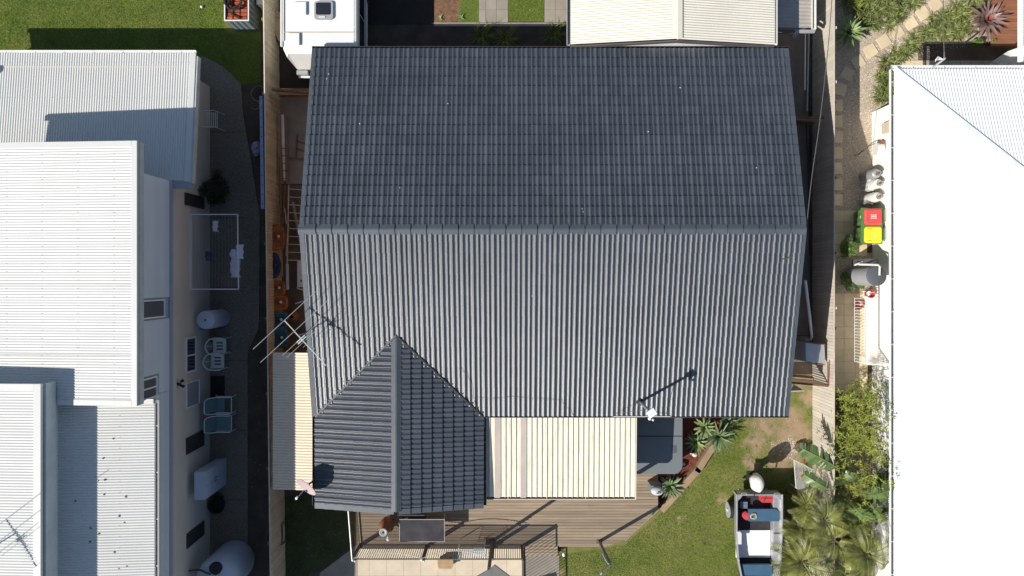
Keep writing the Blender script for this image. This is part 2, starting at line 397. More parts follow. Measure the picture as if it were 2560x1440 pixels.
# worn patches in the front lawn: centre and radius in metres
DIRT = [(W(1985,1085), 0.75), (W(1905,1065), 0.45), (W(1965,1135), 0.6), (W(1890,1110), 0.4), (W(1700,1300), 0.12), (W(1808,1245), 0.16), (W(1875,1165), 0.22),
        (W(2020,1000), 0.3), (W(1400,1430), 0.14), (W(1985,1040), 0.35), (W(2010,950), 0.3)]
def patch_material(name, base):
    m = base.copy(); m.name = name
    nt = m.node_tree; N = nt.nodes; L = nt.links; b = N['Principled BSDF']
    src = b.inputs['Base Color'].links[0].from_socket
    geo = N.new('ShaderNodeNewGeometry'); prev = None
    ns = N.new('ShaderNodeTexNoise'); ns.inputs['Scale'].default_value = 3.2; ns.inputs['Detail'].default_value = 8; ns.inputs['Roughness'].default_value = 0.7
    L.new(geo.outputs['Position'], ns.inputs['Vector'])
    w1 = N.new('ShaderNodeTexNoise'); w1.inputs['Scale'].default_value = 2.2; w1.inputs['Detail'].default_value = 6; L.new(geo.outputs['Position'], w1.inputs['Vector'])
    w2 = N.new('ShaderNodeVectorMath'); w2.operation = 'SUBTRACT'; w2.inputs[1].default_value = (0.5, 0.5, 0.5); L.new(w1.outputs['Color'], w2.inputs[0])
    w3 = N.new('ShaderNodeVectorMath'); w3.operation = 'SCALE'; w3.inputs['Scale'].default_value = 1.5; L.new(w2.outputs[0], w3.inputs[0])
    w4 = N.new('ShaderNodeVectorMath'); w4.operation = 'ADD'; L.new(w3.outputs[0], w4.inputs[0]); L.new(geo.outputs['Position'], w4.inputs[1]); w5 = N.new('ShaderNodeVectorMath'); w5.operation = 'MULTIPLY'; w5.inputs[1].default_value = (1, 1, 0); L.new(w4.outputs[0], w5.inputs[0]); warped = w5.outputs[0]
    for c, r in DIRT:
        d = N.new('ShaderNodeVectorMath'); d.operation = 'DISTANCE'; d.inputs[1].default_value = c
        L.new(warped, d.inputs[0])
        q = N.new('ShaderNodeMapRange'); q.inputs['From Min'].default_value = r * 1.5; q.inputs['From Max'].default_value = r * 0.2
        L.new(d.outputs['Value'], q.inputs['Value'])
        if prev is None: prev = q.outputs[0]
        else:
            mx = N.new('ShaderNodeMath'); mx.operation = 'MAXIMUM'; L.new(prev, mx.inputs[0]); L.new(q.outputs[0], mx.inputs[1]); prev = mx.outputs[0]
    ad = N.new('ShaderNodeMath'); ad.operation = 'MULTIPLY'; L.new(prev, ad.inputs[0]); L.new(ns.outputs['Fac'], ad.inputs[1])
    q = N.new('ShaderNodeMapRange'); q.inputs['From Min'].default_value = 0.10; q.inputs['From Max'].default_value = 0.45
    L.new(ad.outputs[0], q.inputs['Value'])
    mx = N.new('ShaderNodeMix'); mx.data_type = 'RGBA'; mx.inputs['B'].default_value = (0.34, 0.235, 0.15, 1)
    L.new(src, mx.inputs['A']); L.new(q.outputs[0], mx.inputs['Factor']); L.new(mx.outputs['Result'], b.inputs['Base Color'])
    return m
fl = [o for o in COL.objects if o.name.startswith('lawn')][-1]
fl.data.materials[0] = patch_material('front_lawn_with_worn_patches', MATS['front_lawn_turf'])
def dirt_at(x, y):
    best = 0
    for c, r in DIRT:
        d = math.hypot(x - c.x, y - c.y); best = max(best, min(1, (1.5*r - d) / (1.3*r)))
    return best

# red mulch bed behind the timber edging, and the planting bed by the house
structure('mulch_bed', MB().flat(poly([(1640,1040), (1850,1040), (1790,1110), (1640,1275), (1600,1275), (1600,1040)]), 0.010), m_mulch_bed)
structure('paving', MB().prism(poly([(1312,1388), (1398,1388), (1398,1600), (1312,1600)]), -0.1, 0.02), m_greypav)

# ------------------------------------------------------------------ the tiled house in the middle
EZ, RZ = 2.5, 3.85
YT, YB, YM = 6.97, -4.18, 1.395
XL, XR = -6.03, 8.49
PIT = math.atan2(RZ - EZ, YT - YM)
GX, GH, GZ = -3.38, 2.55, 0.60           # front gable: centre line, half width, rise
GPIT = math.atan2(GZ, GH)
GYB = -6.90
def main_z(y): return EZ + (RZ - EZ) * (1 - abs(y - YM) / (YT - YM))
def gable_z(x): return EZ + GZ * (1 - abs(x - GX) / GH)

house = thing('tiled_house', 'single-storey house with a dark grey tiled roof and a small front gable', 'house', (1.0, 1.4, 0))
part('wall', MB().box(-5.55, 8.0, -3.7, 6.45, 0, 2.42).box(-5.4, -1.3, -6.4, -3.72, 0, 2.42), m_brick, house)
rf = MB()
def slab(mb, quad, t=0.05):
    q = [Vector(p) for p in quad]; n = (q[1]-q[0]).cross(q[2]-q[0]).normalized()
    if n.z < 0: n = -n
    return mb.hexa([p - n*t for p in q], q)
e = 0.045
slab(rf, [(XL,YB,EZ-e), (XR,YB,EZ-e), (XR,YM,RZ-e), (XL,YM,RZ-e)])
slab(rf, [(XR,YT,EZ-e), (XL,YT,EZ-e), (XL,YM,RZ-e), (XR,YM,RZ-e)])
YV = YB + GZ / math.tan(PIT)
slab(rf, [(GX-GH,GYB,EZ-e), (GX,GYB,EZ+GZ-e), (GX,YV,EZ+GZ-e), (GX-GH,YB,EZ-e)])
slab(rf, [(GX,GYB,EZ+GZ-e), (GX+GH,GYB,EZ-e), (GX+GH,YB,EZ-e), (GX,YV,EZ+GZ-e)])
roof = part('roof', rf, m_under, house)

# one concrete tile, two rolls
TW, TG, TH = 0.3, 0.318, 0.042
def tile_mb():
    mb = MB(); prof = []
    for h in range(2):
        u0 = 0.15 * h
        prof += [(u0 + 0.004, 0.0), (u0 + 0.060, 0.002)]
        k = 1.0 if h == 0 else 0.86
        for a, q in ((0.012, 0.011), (0.028, 0.0195), (0.044, 0.0235), (0.060, 0.0235), (0.074, 0.017)): prof.append((u0 + 0.060 + a, q*1.12*k))
    prof.append((0.297, 0.004))
    vs = []; n = len(prof)
    for u, h in prof: vs += [(u, 0.0, h + TH), (u, TG + 0.05, h - 0.004)]
    mb.add(vs, [(2*i, 2*i+2, 2*i+3, 2*i+1) for i in range(n-1)])
    vs = []
    for u, h in prof: vs += [(u, 0.0, h + TH), (u, 0.006, h - 0.006)]
    mb.add(vs, [(2*i+1, 2*i+3, 2*i+2, 2*i) for i in range(n-1)])
    return mb
TILE = tile_mb(); tile_me = TILE.mesh('roof_tile', m_tile, smooth='all')
tv = np.array(TILE.v)
cells = []       # (matrix, height)
def face_tiles(o, u, v, ncol, nrow, skip, nshort=0.0):
    o = Vector(o); u = Vector(u); v = Vector(v).normalized(); n = u.cross(v).normalized()
    for r in range(nrow):
        rj = random.uniform(-0.004, 0.004)
        for c in range(ncol):
            p = o + u*(c*TW) + v*(r*TG)
            cs = [p + u*a + v*b for a in (0.02, TW-0.02) for b in (0.0, TG+0.04)]
            if skip and all(skip(q) for q in cs): continue
            vv = (v + u*random.uniform(-0.004, 0.004)).normalized()
            p = p + v*(rj + random.uniform(-0.003, 0.003)) + u*random.uniform(-0.0015, 0.0015) + n*random.uniform(-0.0015, 0.0015)
            tilt = random.gauss(0, 0.006)
            uu = (u + n*tilt).normalized(); nn = uu.cross(vv).normalized()
            cells.append((frame(p, uu, vv, nn), p.z))
cy, sy = math.cos(PIT), math.sin(PIT)
face_tiles((XL+0.06, YB-0.03, EZ-0.01), (1,0,0), (0,cy,sy), 48, 18, lambda q: abs(q.x-GX) < GH and gable_z(q.x) > q.z + 0.10)
face_tiles((XR-0.06, YT+0.03, EZ-0.01), (-1,0,0), (0,-cy,sy), 48, 18, None)
cg, sg = math.cos(GPIT), math.sin(GPIT)
gs = lambda q: q.y > YB and main_z(q.y) > q.z + 0.10
face_tiles((GX-GH-0.02, GYB+17*TW, EZ-0.01), (0,-1,0), (cg,0,sg), 17, 8, gs)
face_tiles((GX+GH+0.02, GYB, EZ-0.01), (0,1,0), (-cg,0,sg), 17, 8, gs)
cells.sort(key=lambda t: -t[1])
for m, z in cells[:290]: inst('roof_tile', tile_me, roof, m)
# all the tiles further down the slopes: one mesh
rest = cells[290:]
mats_ = np.array([np.array(m) for m, z in rest])
h = np.c_[tv, np.ones(len(tv))]
V = np.einsum('nij,kj->nki', mats_, h)[:, :, :3].reshape(-1, 3)
F = np.array(TILE.f); nf = len(F)
FF = (F[None] + (np.arange(len(rest)) * len(tv))[:, None, None]).reshape(-1, 4)
me = bpy.data.meshes.new('roof_tiles_lower'); org = np.array(ORG['tiled_house'])
me.from_pydata((V - org).tolist(), [], FF.tolist()); me.materials.append(m_tile)
me.polygons.foreach_set('use_smooth', [True]*len(FF)); me.update()
o = bpy.data.objects.new('roof_tiling', me); COL.objects.link(o); o.parent = roof; o['kind'] = 'stuff'
# ridge caps: angled pieces lapping each other
def cap_mb(length, w=0.15, drop=0.055, t=0.022):
    mb = MB()
    lo = [(0,-w,-drop), (0,-0.02,0), (0,0.02,0), (0,w,-drop)]
    A = [Vector(p) for p in lo]; B = [p + Vector((length,0,-0.006)) for p in A]
    A = [p + Vector((0,0,t)) for p in A]
    for i in range(3): mb.add([A[i], A[i+1], B[i+1], B[i]], [(0,1,2,3)])
    D = [p - Vector((0,0,t+0.012)) for p in A]; D2 = [p - Vector((0,0,t+0.01)) for p in B]
    mb.add(A + D, [(0,4,5,1), (1,5,6,2), (2,6,7,3)])
    mb.add([A[0], B[0], D2[0], D[0]], [(0,1,2,3)]); mb.add([A[3], B[3], D2[3], D[3]], [(3,2,1,0)])
    return mb
cap_me = cap_mb(0.50).mesh('ridge_cap', m_cap)
nc = 32; st = (XR - XL) / nc
for i in range(nc):
    p = Vector((XR - i*st, YM, RZ + 0.035 + random.uniform(-0.003, 0.003)))
    a = Vector((-1, random.uniform(-0.006,0.006), 0)).normalized()
    inst('ridge_cap', cap_me, roof, frame(p, a, Vector((0,0,1)).cross(a), (0,0,1)))
for i in range(12):
    p = Vector((GX, GYB - 0.04 + i*0.425, EZ + GZ + 0.035))
    if p.y > YV: break
    a = Vector((random.uniform(-0.006,0.006), 1, 0)).normalized()
    inst('ridge_cap', cap_me, roof, frame(p, a, Vector((0,0,1)).cross(a), (0,0,1)))
# verge pieces up each rake of the main roof
vm = MB(); vm.hexa([(0,0,-0.05),(0.13,0,-0.05),(0.13,0.345,-0.07),(0,0.345,-0.07)], [(0,0,0.04),(0.13,0,0.045),(0.13,0.345,0.022),(0,0.345,0.018)])
vm.hexa([(-0.012,0,-0.13),(0,0,-0.13),(0,0.345,-0.15),(-0.012,0.345,-0.15)], [(-0.012,0,0.04),(0,0,0.04),(0,0.345,0.018),(-0.012,0.345,0.018)])
verge_me = vm.mesh('verge_tile', m_cap)
for r in range(18):
    for x, sx in ((XL, 1), (XR, -1)):
        inst('verge_tile', verge_me, roof, frame(Vector((x, YB-0.03+r*TG*cy, EZ+r*TG*sy)), (sx,0,0), (0,cy,sy), (0,-sy,cy)))
        inst('verge_tile', verge_me, roof, frame(Vector((x, YT+0.03-r*TG*cy, EZ+r*TG*sy)), (sx,0,0), (0,-cy,sy), (0,sy,cy)))
# stepped barge tiles along the front gable
bm_ = MB(); bm_.hexa([(0,-0.11,-0.10),(0.335,-0.11,-0.12),(0.335,0.05,-0.12),(0,0.05,-0.10)], [(0,-0.11,0.035),(0.335,-0.11,0.004),(0.335,0.05,0.014),(0,0.05,0.045)])
barge_me = bm_.mesh('barge_tile', m_cap)
for r in range(8):
    k = r*TG
    inst('barge_tile', barge_me, roof, frame(Vector((GX-GH-0.02+k*cg, GYB-0.02, EZ+k*sg)), (cg,0,sg), (0,1,0), (-sg,0,cg)))
    inst('barge_tile', barge_me, roof, frame(Vector((GX+GH+0.02-k*cg, GYB-0.02, EZ+k*sg)), (-cg,0,sg), (0,1,0), (sg,0,cg)))
# valley flashings
for x in (GX-GH, GX+GH):
    a = Vector((x, YB-0.05, EZ+0.055)); b = Vector((GX, YV, EZ+GZ+0.055))
    part('valley_flashing', MB().bar(a, b, 0.045, 0.03), m_cap if x < GX else m_dkmetal, roof)
def gutter(parent, a, b, name='gutter', w=0.115, mt=m_dkmetal, brk=1.2, inner=True, d=0.09, lip=0.014):
    """open channel from a to b, outer side to the right of a->b"""
    a = Vector(a); b = Vector(b); t = (b-a).normalized(); s = Vector((t.y, -t.x, 0)); up = Vector((0,0,1))
    mb = MB()
    def box(o0, o1, z0, z1):
        mb.hexa([a+s*o0+up*z0, a+s*o1+up*z0, b+s*o1+up*z0, b+s*o0+up*z0], [a+s*o0+up*z1, a+s*o1+up*z1, b+s*o1+up*z1, b+s*o0+up*z1])
    box(0, w, -d, -d+0.012); box(0, 0.008, -d+0.012, -0.015); box(w-lip, w, -d+0.012, 0.0)
    L_ = (b-a).length; k = brk*0.6
    while k < L_:
        p = a + t*k; mb.bar(p+s*0.008-up*0.006, p+s*w-up*0.006, 0.018, 0.006); k += brk
    mb.hexa([a+up*-d, a+s*w+up*-d, a+s*w+t*0.008+up*-d, a+t*0.008+up*-d], [a, a+s*w, a+s*w+t*0.008, a+t*0.008])
    mb.hexa([b+up*-d, b+s*w+up*-d, b+s*w-t*0.008+up*-d, b-t*0.008+up*-d], [b, b+s*w, b+s*w-t*0.008, b-t*0.008])
    return part(name, mb, mt, parent)
gutter(house, (XR+0.06, YT-0.0, EZ), (XL-0.02, YT, EZ), mt=m_dkmetal)
gutter(house, (GX+GH+0.06, YB+0.01, EZ), (XR+0.03, YB+0.01, EZ), w=0.10, mt=M('gutter_with_pale_lip', (0.10, 0.09, 0.085), 0.5))
gutter(house, (GX-GH+0.0, YB+0.1, EZ-0.01), (GX-GH+0.0, GYB-0.05, EZ-0.01))[ 'label'] = 'dark gutter on the left eave of the front gable'
gutter(house, (GX+GH+0.0, GYB-0.05, EZ-0.01), (GX+GH+0.0, YB, EZ-0.01))
part('gable_wall', MB().add([(-5.4,-6.42,2.4), (-1.3,-6.42,2.4), (GX,-6.42,2.9)], [(0,1,2)]), m_brick, house)
# ------------------------------------------------------------------ patio roof
pr = thing('patio_roof', 'cream ribbed steel patio roof with two mauve sheets, attached to the tiled house', 'patio roof', (1.6, -5.5, 0))
x0, x1 = WX(1213, 2.36), WX(1588, 2.33); y0, y1 = -4.22, WY(1241, 2.2)
def pz(y): return 2.38 - 0.05 * (y0 - y)
m_patio = M('weathered_cream_steel', (0.80, 0.755, 0.62), 0.5, 0.06, 1.2, streak=(7, 0.9, 1), dirt=0.65, dcol=(0.46, 0.36, 0.27), spec=0.3)
sh = MB(); corr(sh, (x0, y1, pz(y1)), (1,0,0), (0, y0-y1, pz(y0)-pz(y1)), x1-x0, (0, y0-y1), pitch=(x1-x0)/29, amp=0.032, prof=TRIM)
part('roof_sheet', sh, m_patio, pr, label='cream ribbed roof sheet')
pt = (x1-x0)/29
for k in (2, 7):
    s2 = MB(); s2.hexa([(x0+pt*(k-0.18), y1-0.02, pz(y1)+0.012), (x0+pt*(k+0.82), y1-0.02, pz(y1)+0.012), (x0+pt*(k+0.82), y0, pz(y0)+0.012), (x0+pt*(k-0.18), y0, pz(y0)+0.012)],
                       [(x0+pt*(k-0.18), y1-0.02, pz(y1)+0.036), (x0+pt*(k+0.82), y1-0.02, pz(y1)+0.036), (x0+pt*(k+0.82), y0, pz(y0)+0.036), (x0+pt*(k-0.18), y0, pz(y0)+0.036)])
    part('roof_sheet', s2, m_mauve, pr, label='mauve translucent roof sheet')
m_creamgut = M('cream_gutter', (0.70, 0.62, 0.50), 0.5, 0.08, 3)
g = gutter(pr, (x0-0.02, y1+0.03, pz(y1)-0.01), (x1+0.03, y1+0.03, pz(y1)-0.01), w=0.12, mt=[m_creamgut], lip=0.02)
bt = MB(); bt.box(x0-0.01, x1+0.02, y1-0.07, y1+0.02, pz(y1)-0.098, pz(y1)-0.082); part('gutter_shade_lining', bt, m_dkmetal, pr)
part('side_flashing', MB().bar((x1+0.02, y1-0.06, pz(y1)+0.02), (x1+0.02, y0, pz(y0)+0.02), 0.03, 0.06), m_creamgut, pr)
part('side_flashing', MB().bar((x0-0.015, y1-0.06, pz(y1)+0.02), (x0-0.015, y0, pz(y0)+0.02), 0.02, 0.06), m_offwhite, pr)
for x in (x0+0.1, (x0+x1)/2, x1-0.1): part('post', MB().box(x-0.05, x+0.05, y1+0.05, y1+0.15, 0.35, 2.15), m_offwhite, pr)
part('beam', MB().box(x0, x1, y1+0.16, y1+0.21, 2.05, 2.2), m_offwhite, pr)

# ------------------------------------------------------------------ the white house on the left
wh = thing('white_house', 'two-storey white house with four stepped corrugated steel roofs, on the left', 'house', (-13.5, -1.5, 0))
XW = -10.2
wallm = MB()
wallm.box(-18.5, XW, -14, 6.5, 0, 2.45); wallm.box(-18.5, XW, -14, 2.92, 2.45, 2.76)
part('wall', wallm, m_render, wh, label='cream rendered ground-floor wall')
part('string_course', MB().box(XW-0.2, XW+0.035, -14, 2.93, 2.765, 2.95), m_band, wh)
part('wall', MB().box(-16, XW-0.03, -3.35, 2.90, 2.95, 4.78).box(-18.5, XW-0.03, -14, -3.36, 2.95, 4.36), m_band, wh, label='upper-storey wall')
# weatherboards, cut round the windows
wins_up = [(WY(797, 4.2), WY(750, 4.2), 3.28, 4.62), (WY(999, 4.3), WY(946, 4.3), 3.75, 4.58)]
for k in range(6):
    za, zb = 2.96 + k*0.305, 2.96 + (k+1)*0.305 - 0.012
    cuts = sorted([(a-0.05, b+0.05) for a, b, c, d in wins_up if not (zb < c-0.05 or za > d+0.05)])
    y = -3.36
    spans = []
    for a, b in cuts: spans.append((y, a)); y = b
    spans.append((y, 2.915))
    for a, b in spans:
        if b - a > 0.05:
            part('weatherboard', MB().hexa([(XW-0.03,a,za),(XW+0.012,a,za),(XW+0.012,b,za),(XW-0.03,b,za)], [(XW-0.03,a,zb),(XW-0.012,a,zb),(XW-0.012,b,zb),(XW-0.03,b,zb)]), m_wboard, wh)
for k in range(5):
    za, zb = 2.96 + k*0.28, 2.96 + (k+1)*0.28 - 0.012
    part('weatherboard', MB().box(XW-0.03, XW+0.01, -14, -3.37, za, zb), m_wboard, wh)
def window(parent, y0_, y1_, z0_, z1_, x=XW, mull=None, glass=m_glass, fr=m_white, dx=1, fw=0.05):
    fm = MB(); s = dx
    def b(a0, a1, c0, c1, d=0.04): fm.box(min(x, x+s*d), max(x, x+s*d), a0, a1, c0, c1)
    b(y0_, y0_+fw, z0_, z1_); b(y1_-fw, y1_, z0_, z1_); b(y0_+fw, y1_-fw, z0_, z0_+fw); b(y0_+fw, y1_-fw, z1_-fw, z1_)
    if mull: b(mull-0.02, mull+0.02, z0_+fw, z1_-fw)
    w = part('window', fm, fr, parent)
    ys = [y0_+fw, y1_-fw] if not mull else [y0_+fw, mull-0.02, mull+0.02, y1_-fw]
    for a, c in zip(ys[::2], ys[1::2]):
        part('pane', MB().box(min(x+s*0.004, x+s*0.012), max(x+s*0.004, x+s*0.012), a, c, z0_+fw, z1_-fw), glass, w)
    return w
m_grey_glass = M('grey_screened_glass', (0.11, 0.12, 0.13), 0.35, 0.1, 3)
for a, b, c, d in wins_up: window(wh, a, b, c, d, fw=0.04, mull=None if c < 3.5 else (a+b)/2, glass=m_grey_glass)
def lw(py0, py1, z0, z1, **k): return window(wh, WY(py1, z1), WY(py0, z1), z0, z1, **k)
lw(481, 512, 0.55, 1.95, glass=m_shadecol, fr=m_shadecol, fw=0.035); lw(845, 934, 1.15, 1.88, mull=WY(890, 1.8)); lw(958, 1022, 0.9, 1.85, glass=M('pale_blind', (0.30, 0.30, 0.33), 0.6), fw=0.03)
lw(1096, 1137, 0.55, 1.85, glass=m_shadecol, fr=m_shadecol, fw=0.035); lw(1335, 1372, 0.55, 1.82, glass=m_shadecol, fr=m_shadecol, fw=0.035)
def vroof(px_pts): pass
# lowest wing, ribs run front to back
wr = MB(); XE = WX(487, 2.5)
Vv = Vector((0, 2.92-6.88, 0.40)); Lv = Vv.length
corr(wr, (-18.8, 2.94, 2.80), (1,0,0), (0, 3.94, -0.40), XE-0.16+18.8, (0, Lv))
part('roof_sheet', wr, m_white_roof, wh, label='white corrugated roof of the low rear wing')
part('flashing', MB().hexa([(XE-0.17, 2.90, 2.77), (XE, 2.90, 2.77), (XE, 6.9, 2.375), (XE-0.17, 6.9, 2.375)], [(XE-0.17, 2.90, 2.835), (XE, 2.90, 2.835), (XE, 6.9, 2.435), (XE-0.17, 6.9, 2.435)]), m_white_roof, wh)
part('fascia', MB().hexa([(XE, 2.86, 2.60), (XE+0.06, 2.86, 2.60), (XE+0.06, 6.8, 2.20), (XE, 6.8, 2.20)], [(XE, 2.86, 2.82), (XE+0.06, 2.86, 2.82), (XE+0.06, 6.8, 2.42), (XE, 6.8, 2.42)]), M('grey_fascia', (0.50, 0.50, 0.50), 0.6), wh)
part('fascia', MB().box(XW, XE, 2.72, 2.93, 2.60, 2.80), m_band, wh)
gutter(wh, (XE, 6.88, 2.42), (-18.8, 6.88, 2.42), w=0.11, mt=m_white, brk=0.9)
# tall middle roof
XU = WX(343, 5.1); yu0, yu1 = WY(1015, 5.1), WY(352, 5.1)
def uz(x): return 5.10 + 0.075*(x - XU)
ur = MB(); corr(ur, (-16.1, yu0+0.13, uz(-16.1)), (0,1,0), (-(XU-0.12+16.1), 0, -(XU-0.12+16.1)*0.075), yu1-yu0-0.26, (-(XU-0.12+16.1)*1.0028, 0))
part('roof_sheet', ur, m_white_roof, wh, label='large white corrugated upper roof')
fl_ = MB()
fl_.hexa([(XU-0.15, yu0, 5.02), (XU, yu0, 5.03), (XU, yu1, 5.03), (XU-0.15, yu1, 5.02)], [(XU-0.15, yu0, 5.115), (XU, yu0, 5.125), (XU, yu1, 5.125), (XU-0.15, yu1, 5.115)])
for ya, yb in ((yu0, yu0+0.15), (yu1-0.15, yu1)):
    fl_.hexa([(-16.15, ya, uz(-16.15)-0.07), (XU-0.155, ya, uz(XU-0.155)-0.07), (XU-0.155, yb, uz(XU-0.155)-0.07), (-16.15, yb, uz(-16.15)-0.07)],
             [(-16.15, ya, uz(-16.15)+0.028), (XU-0.155, ya, uz(XU-0.155)+0.028), (XU-0.155, yb, uz(XU-0.155)+0.028), (-16.15, yb, uz(-16.15)+0.028)])
part('flashing', fl_, m_white_roof, wh)
part('fascia', MB().box(XU-0.02, XU+0.02, yu0+0.01, yu1-0.01, 4.78, 5.02).box(-16.1, XU-0.03, yu1-0.04, yu1-0.01, 4.55, 4.66), M('grey_fascia', (0.50, 0.50, 0.50), 0.6), wh)
# highest roof, bottom left
X3 = WX(103, 5.5); y31 = WY(960, 5.5)
t3 = MB(); corr(t3, (-19.5, -14, 5.5-0.04*(X3+19.5)), (0,1,0), (-(X3-0.17+19.5), 0, -0.04*(X3+19.5)), y31-0.16+14, (-(X3-0.17+19.5), 0))
part('roof_sheet', t3, m_white_roof, wh, label='highest white corrugated roof at the bottom left')
f3 = MB(); f3.box(X3-0.19, X3, -14, y31, 5.42, 5.53)
f3.hexa([(-19.5, y31-0.19, 5.12), (X3-0.195, y31-0.19, 5.42), (X3-0.195, y31, 5.42), (-19.5, y31, 5.12)], [(-19.5, y31-0.19, 5.23), (X3-0.195, y31-0.19, 5.528), (X3-0.195, y31, 5.528), (-19.5, y31, 5.23)])
part('flashing', f3, m_white_roof, wh)
part('wall', MB().box(-19.2, X3-0.08, -13.9, y31-0.1, 4.3, 5.2), m_wboard, wh, label='wall under the highest roof')
part('fascia', MB().box(X3, X3+0.06, -14, y31-0.01, 4.98, 5.40), M('pale_grey_fascia', (0.50, 0.54, 0.55), 0.6), wh)
# front lower roof
XS = WX(385, 4.5)
s4 = MB(); corr(s4, (XS, -14, 4.46), (0,1,0), (-1, 0, 0.08), -3.34+14, (0, 8.2))
# (flip so ribs point up)
part('roof_sheet', s4, m_white_roof, wh, label='white corrugated front roof with dark leaf spots')
part('fascia', MB().box(XS-0.5, XS-0.02, -3.5, -3.36, 4.30, 4.50), m_white_roof, wh)
gutter(wh, (XS-0.01, -3.4, 4.44), (XS-0.01, -14, 4.44), w=0.10, mt=m_white, brk=1.3) if False else gutter(wh, (XS-0.01, -14, 4.44), (XS-0.01, -3.4, 4.44), w=0.10, mt=m_white, brk=1.3)
part('gutter_litter', MB().box(XS+0.0, XS+0.075, -13.9, -3.5, 4.355, 4.372), M('wet_leaf_litter', (0.08, 0.075, 0.05), 0.9, 0.5, 20), wh)
lf = MB()
for px, py in [(283,1097),(258,1146),(246,1202),(261,1236),(315,1241),(299,1290),(311,1306),(248,1334),(286,1380),(188,1252),(227,1320),(225,1354),(297,1421),(317,1415),(262,1200)]:
    z = 4.46 + 0.08*(XS - WX(px, 4.55)) + 0.014; p = W(px, py, z); i0 = len(lf.v); r = random.uniform(0.015, 0.035)
    lf.blob(p, r*1.2, r*0.9, 0.010, 6, 4, 0.3)
o = single('leaf_litter', lf, m_stem, kind='stuff')
for nm, xs, ys, zf in (('roof_screws', np.arange(-15.8, XU-0.2, 1.02), np.arange(yu0+0.2, yu1-0.2, 0.228), lambda x, y: uz(x)+0.018), ('roof_screws', np.arange(XS-2.9, XS-0.1, 0.98), np.arange(-9.9, -3.6, 0.304), lambda x, y: 4.46+0.08*(XS-x)+0.018),
        ('roof_screws', np.arange(-16.0, XE-0.2, 0.228), np.arange(3.3, 6.8, 1.1), lambda x, y: 2.80-0.1015*(y-2.94)+0.018)):
    sm = MB()
    for x in xs:
        for y in ys: z = zf(x, y); q = 0.009; sm.add([(x-q,y-q,z),(x+q,y-q,z),(x+q,y+q,z),(x-q,y+q,z),(x,y,z+0.008)], [(0,1,4),(1,2,4),(2,3,4),(3,0,4)])
    part(nm, sm, m_galv, wh, kind='stuff')
for y in (-2.1, -0.2, 1.8): part('sheet_lap', MB().hexa([(-16.0, y, uz(-16.0)+0.0), (XU-0.13, y, uz(XU-0.13)+0.0), (XU-0.13, y+0.012, uz(XU-0.13)), (-16.0, y+0.012, uz(-16.0))], [(-16.0, y, uz(-16.0)+0.022), (XU-0.13, y, uz(XU-0.13)+0.022), (XU-0.13, y+0.012, uz(XU-0.13)+0.022), (-16.0, y+0.012, uz(-16.0)+0.022)]), m_white_roof, wh)
# spotlight cluster on the wall
sp = thing('wall_spotlight', 'three-headed dark floodlight on the cream wall of the white house', 'light', W(440, 960, 2.5))
c = Vector((XW+0.05, WY(960, 2.45), 2.45))
part('bracket', MB().blob(c, 0.05, 0.05, 0.05), m_black, sp)
for dx, dy in ((0.12, 0.11), (0.14, -0.09), (0.02, -0.03)):
    part('lamp_head', MB().tube([c + Vector((dx*0.5, dy*0.5, 0)), c + Vector((dx, dy, -0.06))], [0.035, 0.055], 10), m_black, sp)

# ------------------------------------------------------------------ the bright white house on the right
rh = thing('white_hip_roof_house', 'house with a sunlit white corrugated hip roof, on the right edge', 'house', (15.5, -2, YR))
HX, HY, HZ, HS = 11.68, 6.36, 2.6, 0.30
hl = math.hypot(1, HS)
hr = MB()
corr(hr, (HX, HY, HZ), (0,-1,0), (1, 0, HS), 22.0, lambda u: (0, min(5.8, max(u, 0.01))*hl), pitch=0.09)
part('roof_sheet', hr, m_white_roof2, rh, label='sunlit west slope of the white hip roof')
hr = MB()
corr(hr, (HX, HY, HZ), (1,0,0), (0, -1, HS), 4.0, lambda u: (0, max(u, 0.01)*hl)) if False else corr(hr, (HX+4.25, HY, HZ), (-1,0,0), (0, -1, HS), 4.25, lambda u: (0, max(4.25-u, 0.01)*hl), pitch=0.09, amp=0.02)
part('roof_sheet', hr, m_white_roof2, rh, label='ribbed north slope of the white hip roof')
# the wing that steps out at the top right
hr = MB(); corr(hr, (WX(2559, 3.0), 12, 3.0), (0,-1,0), (1, 0, HS), 12-HY-0.1, lambda u: (0, 4.0))
part('roof_sheet', hr, m_white_roof2, rh, label='white corrugated wing roof at the top right corner')
part('hip_cap', MB().bar((HX, HY, HZ+0.035), (HX+4.25, HY-4.25, HZ+HS*4.25+0.035), 0.15, 0.02), M('hip_cap_steel', (0.74, 0.80, 0.84), 0.45), rh)
gutter(rh, (HX+4.2, HY, HZ-0.02), (HX, HY, HZ-0.02), w=0.13, mt=m_white, brk=1.0) if False else gutter(rh, (HX+4.0, HY, HZ-0.02), (HX-0.09, HY, HZ-0.02), w=0.12, mt=m_white, brk=0.95)
gutter(rh, (HX, HY+0.1, HZ-0.02), (HX, -15.6, HZ-0.02), w=0.10, mt=m_white, brk=1.05) if False else None
def gutter_left():
    mb = MB(); x = HX
    mb.box(x-0.09, x, -15.6, HY+0.1, HZ-0.12, HZ-0.108); mb.box(x-0.09, x-0.072, -15.6, HY+0.1, HZ-0.108, HZ-0.02)
    y = HY - 0.4
    while y > -15: mb.box(x-0.088, x, y, y+0.02, HZ-0.035, HZ-0.026); y -= 1.0
    mb.m = 1; mb.box(x-0.071, x-0.004, -15.5, HY, HZ-0.107, HZ-0.095)
    part('gutter', mb, [m_white, m_tankgrey], rh)
gutter_left()
part('gutter', MB().box(WX(2559,3.0)-0.1, WX(2559,3.0), HY+0.12, 12, 2.88, 2.98), m_white, rh)
XRW = WX(2180, YR)
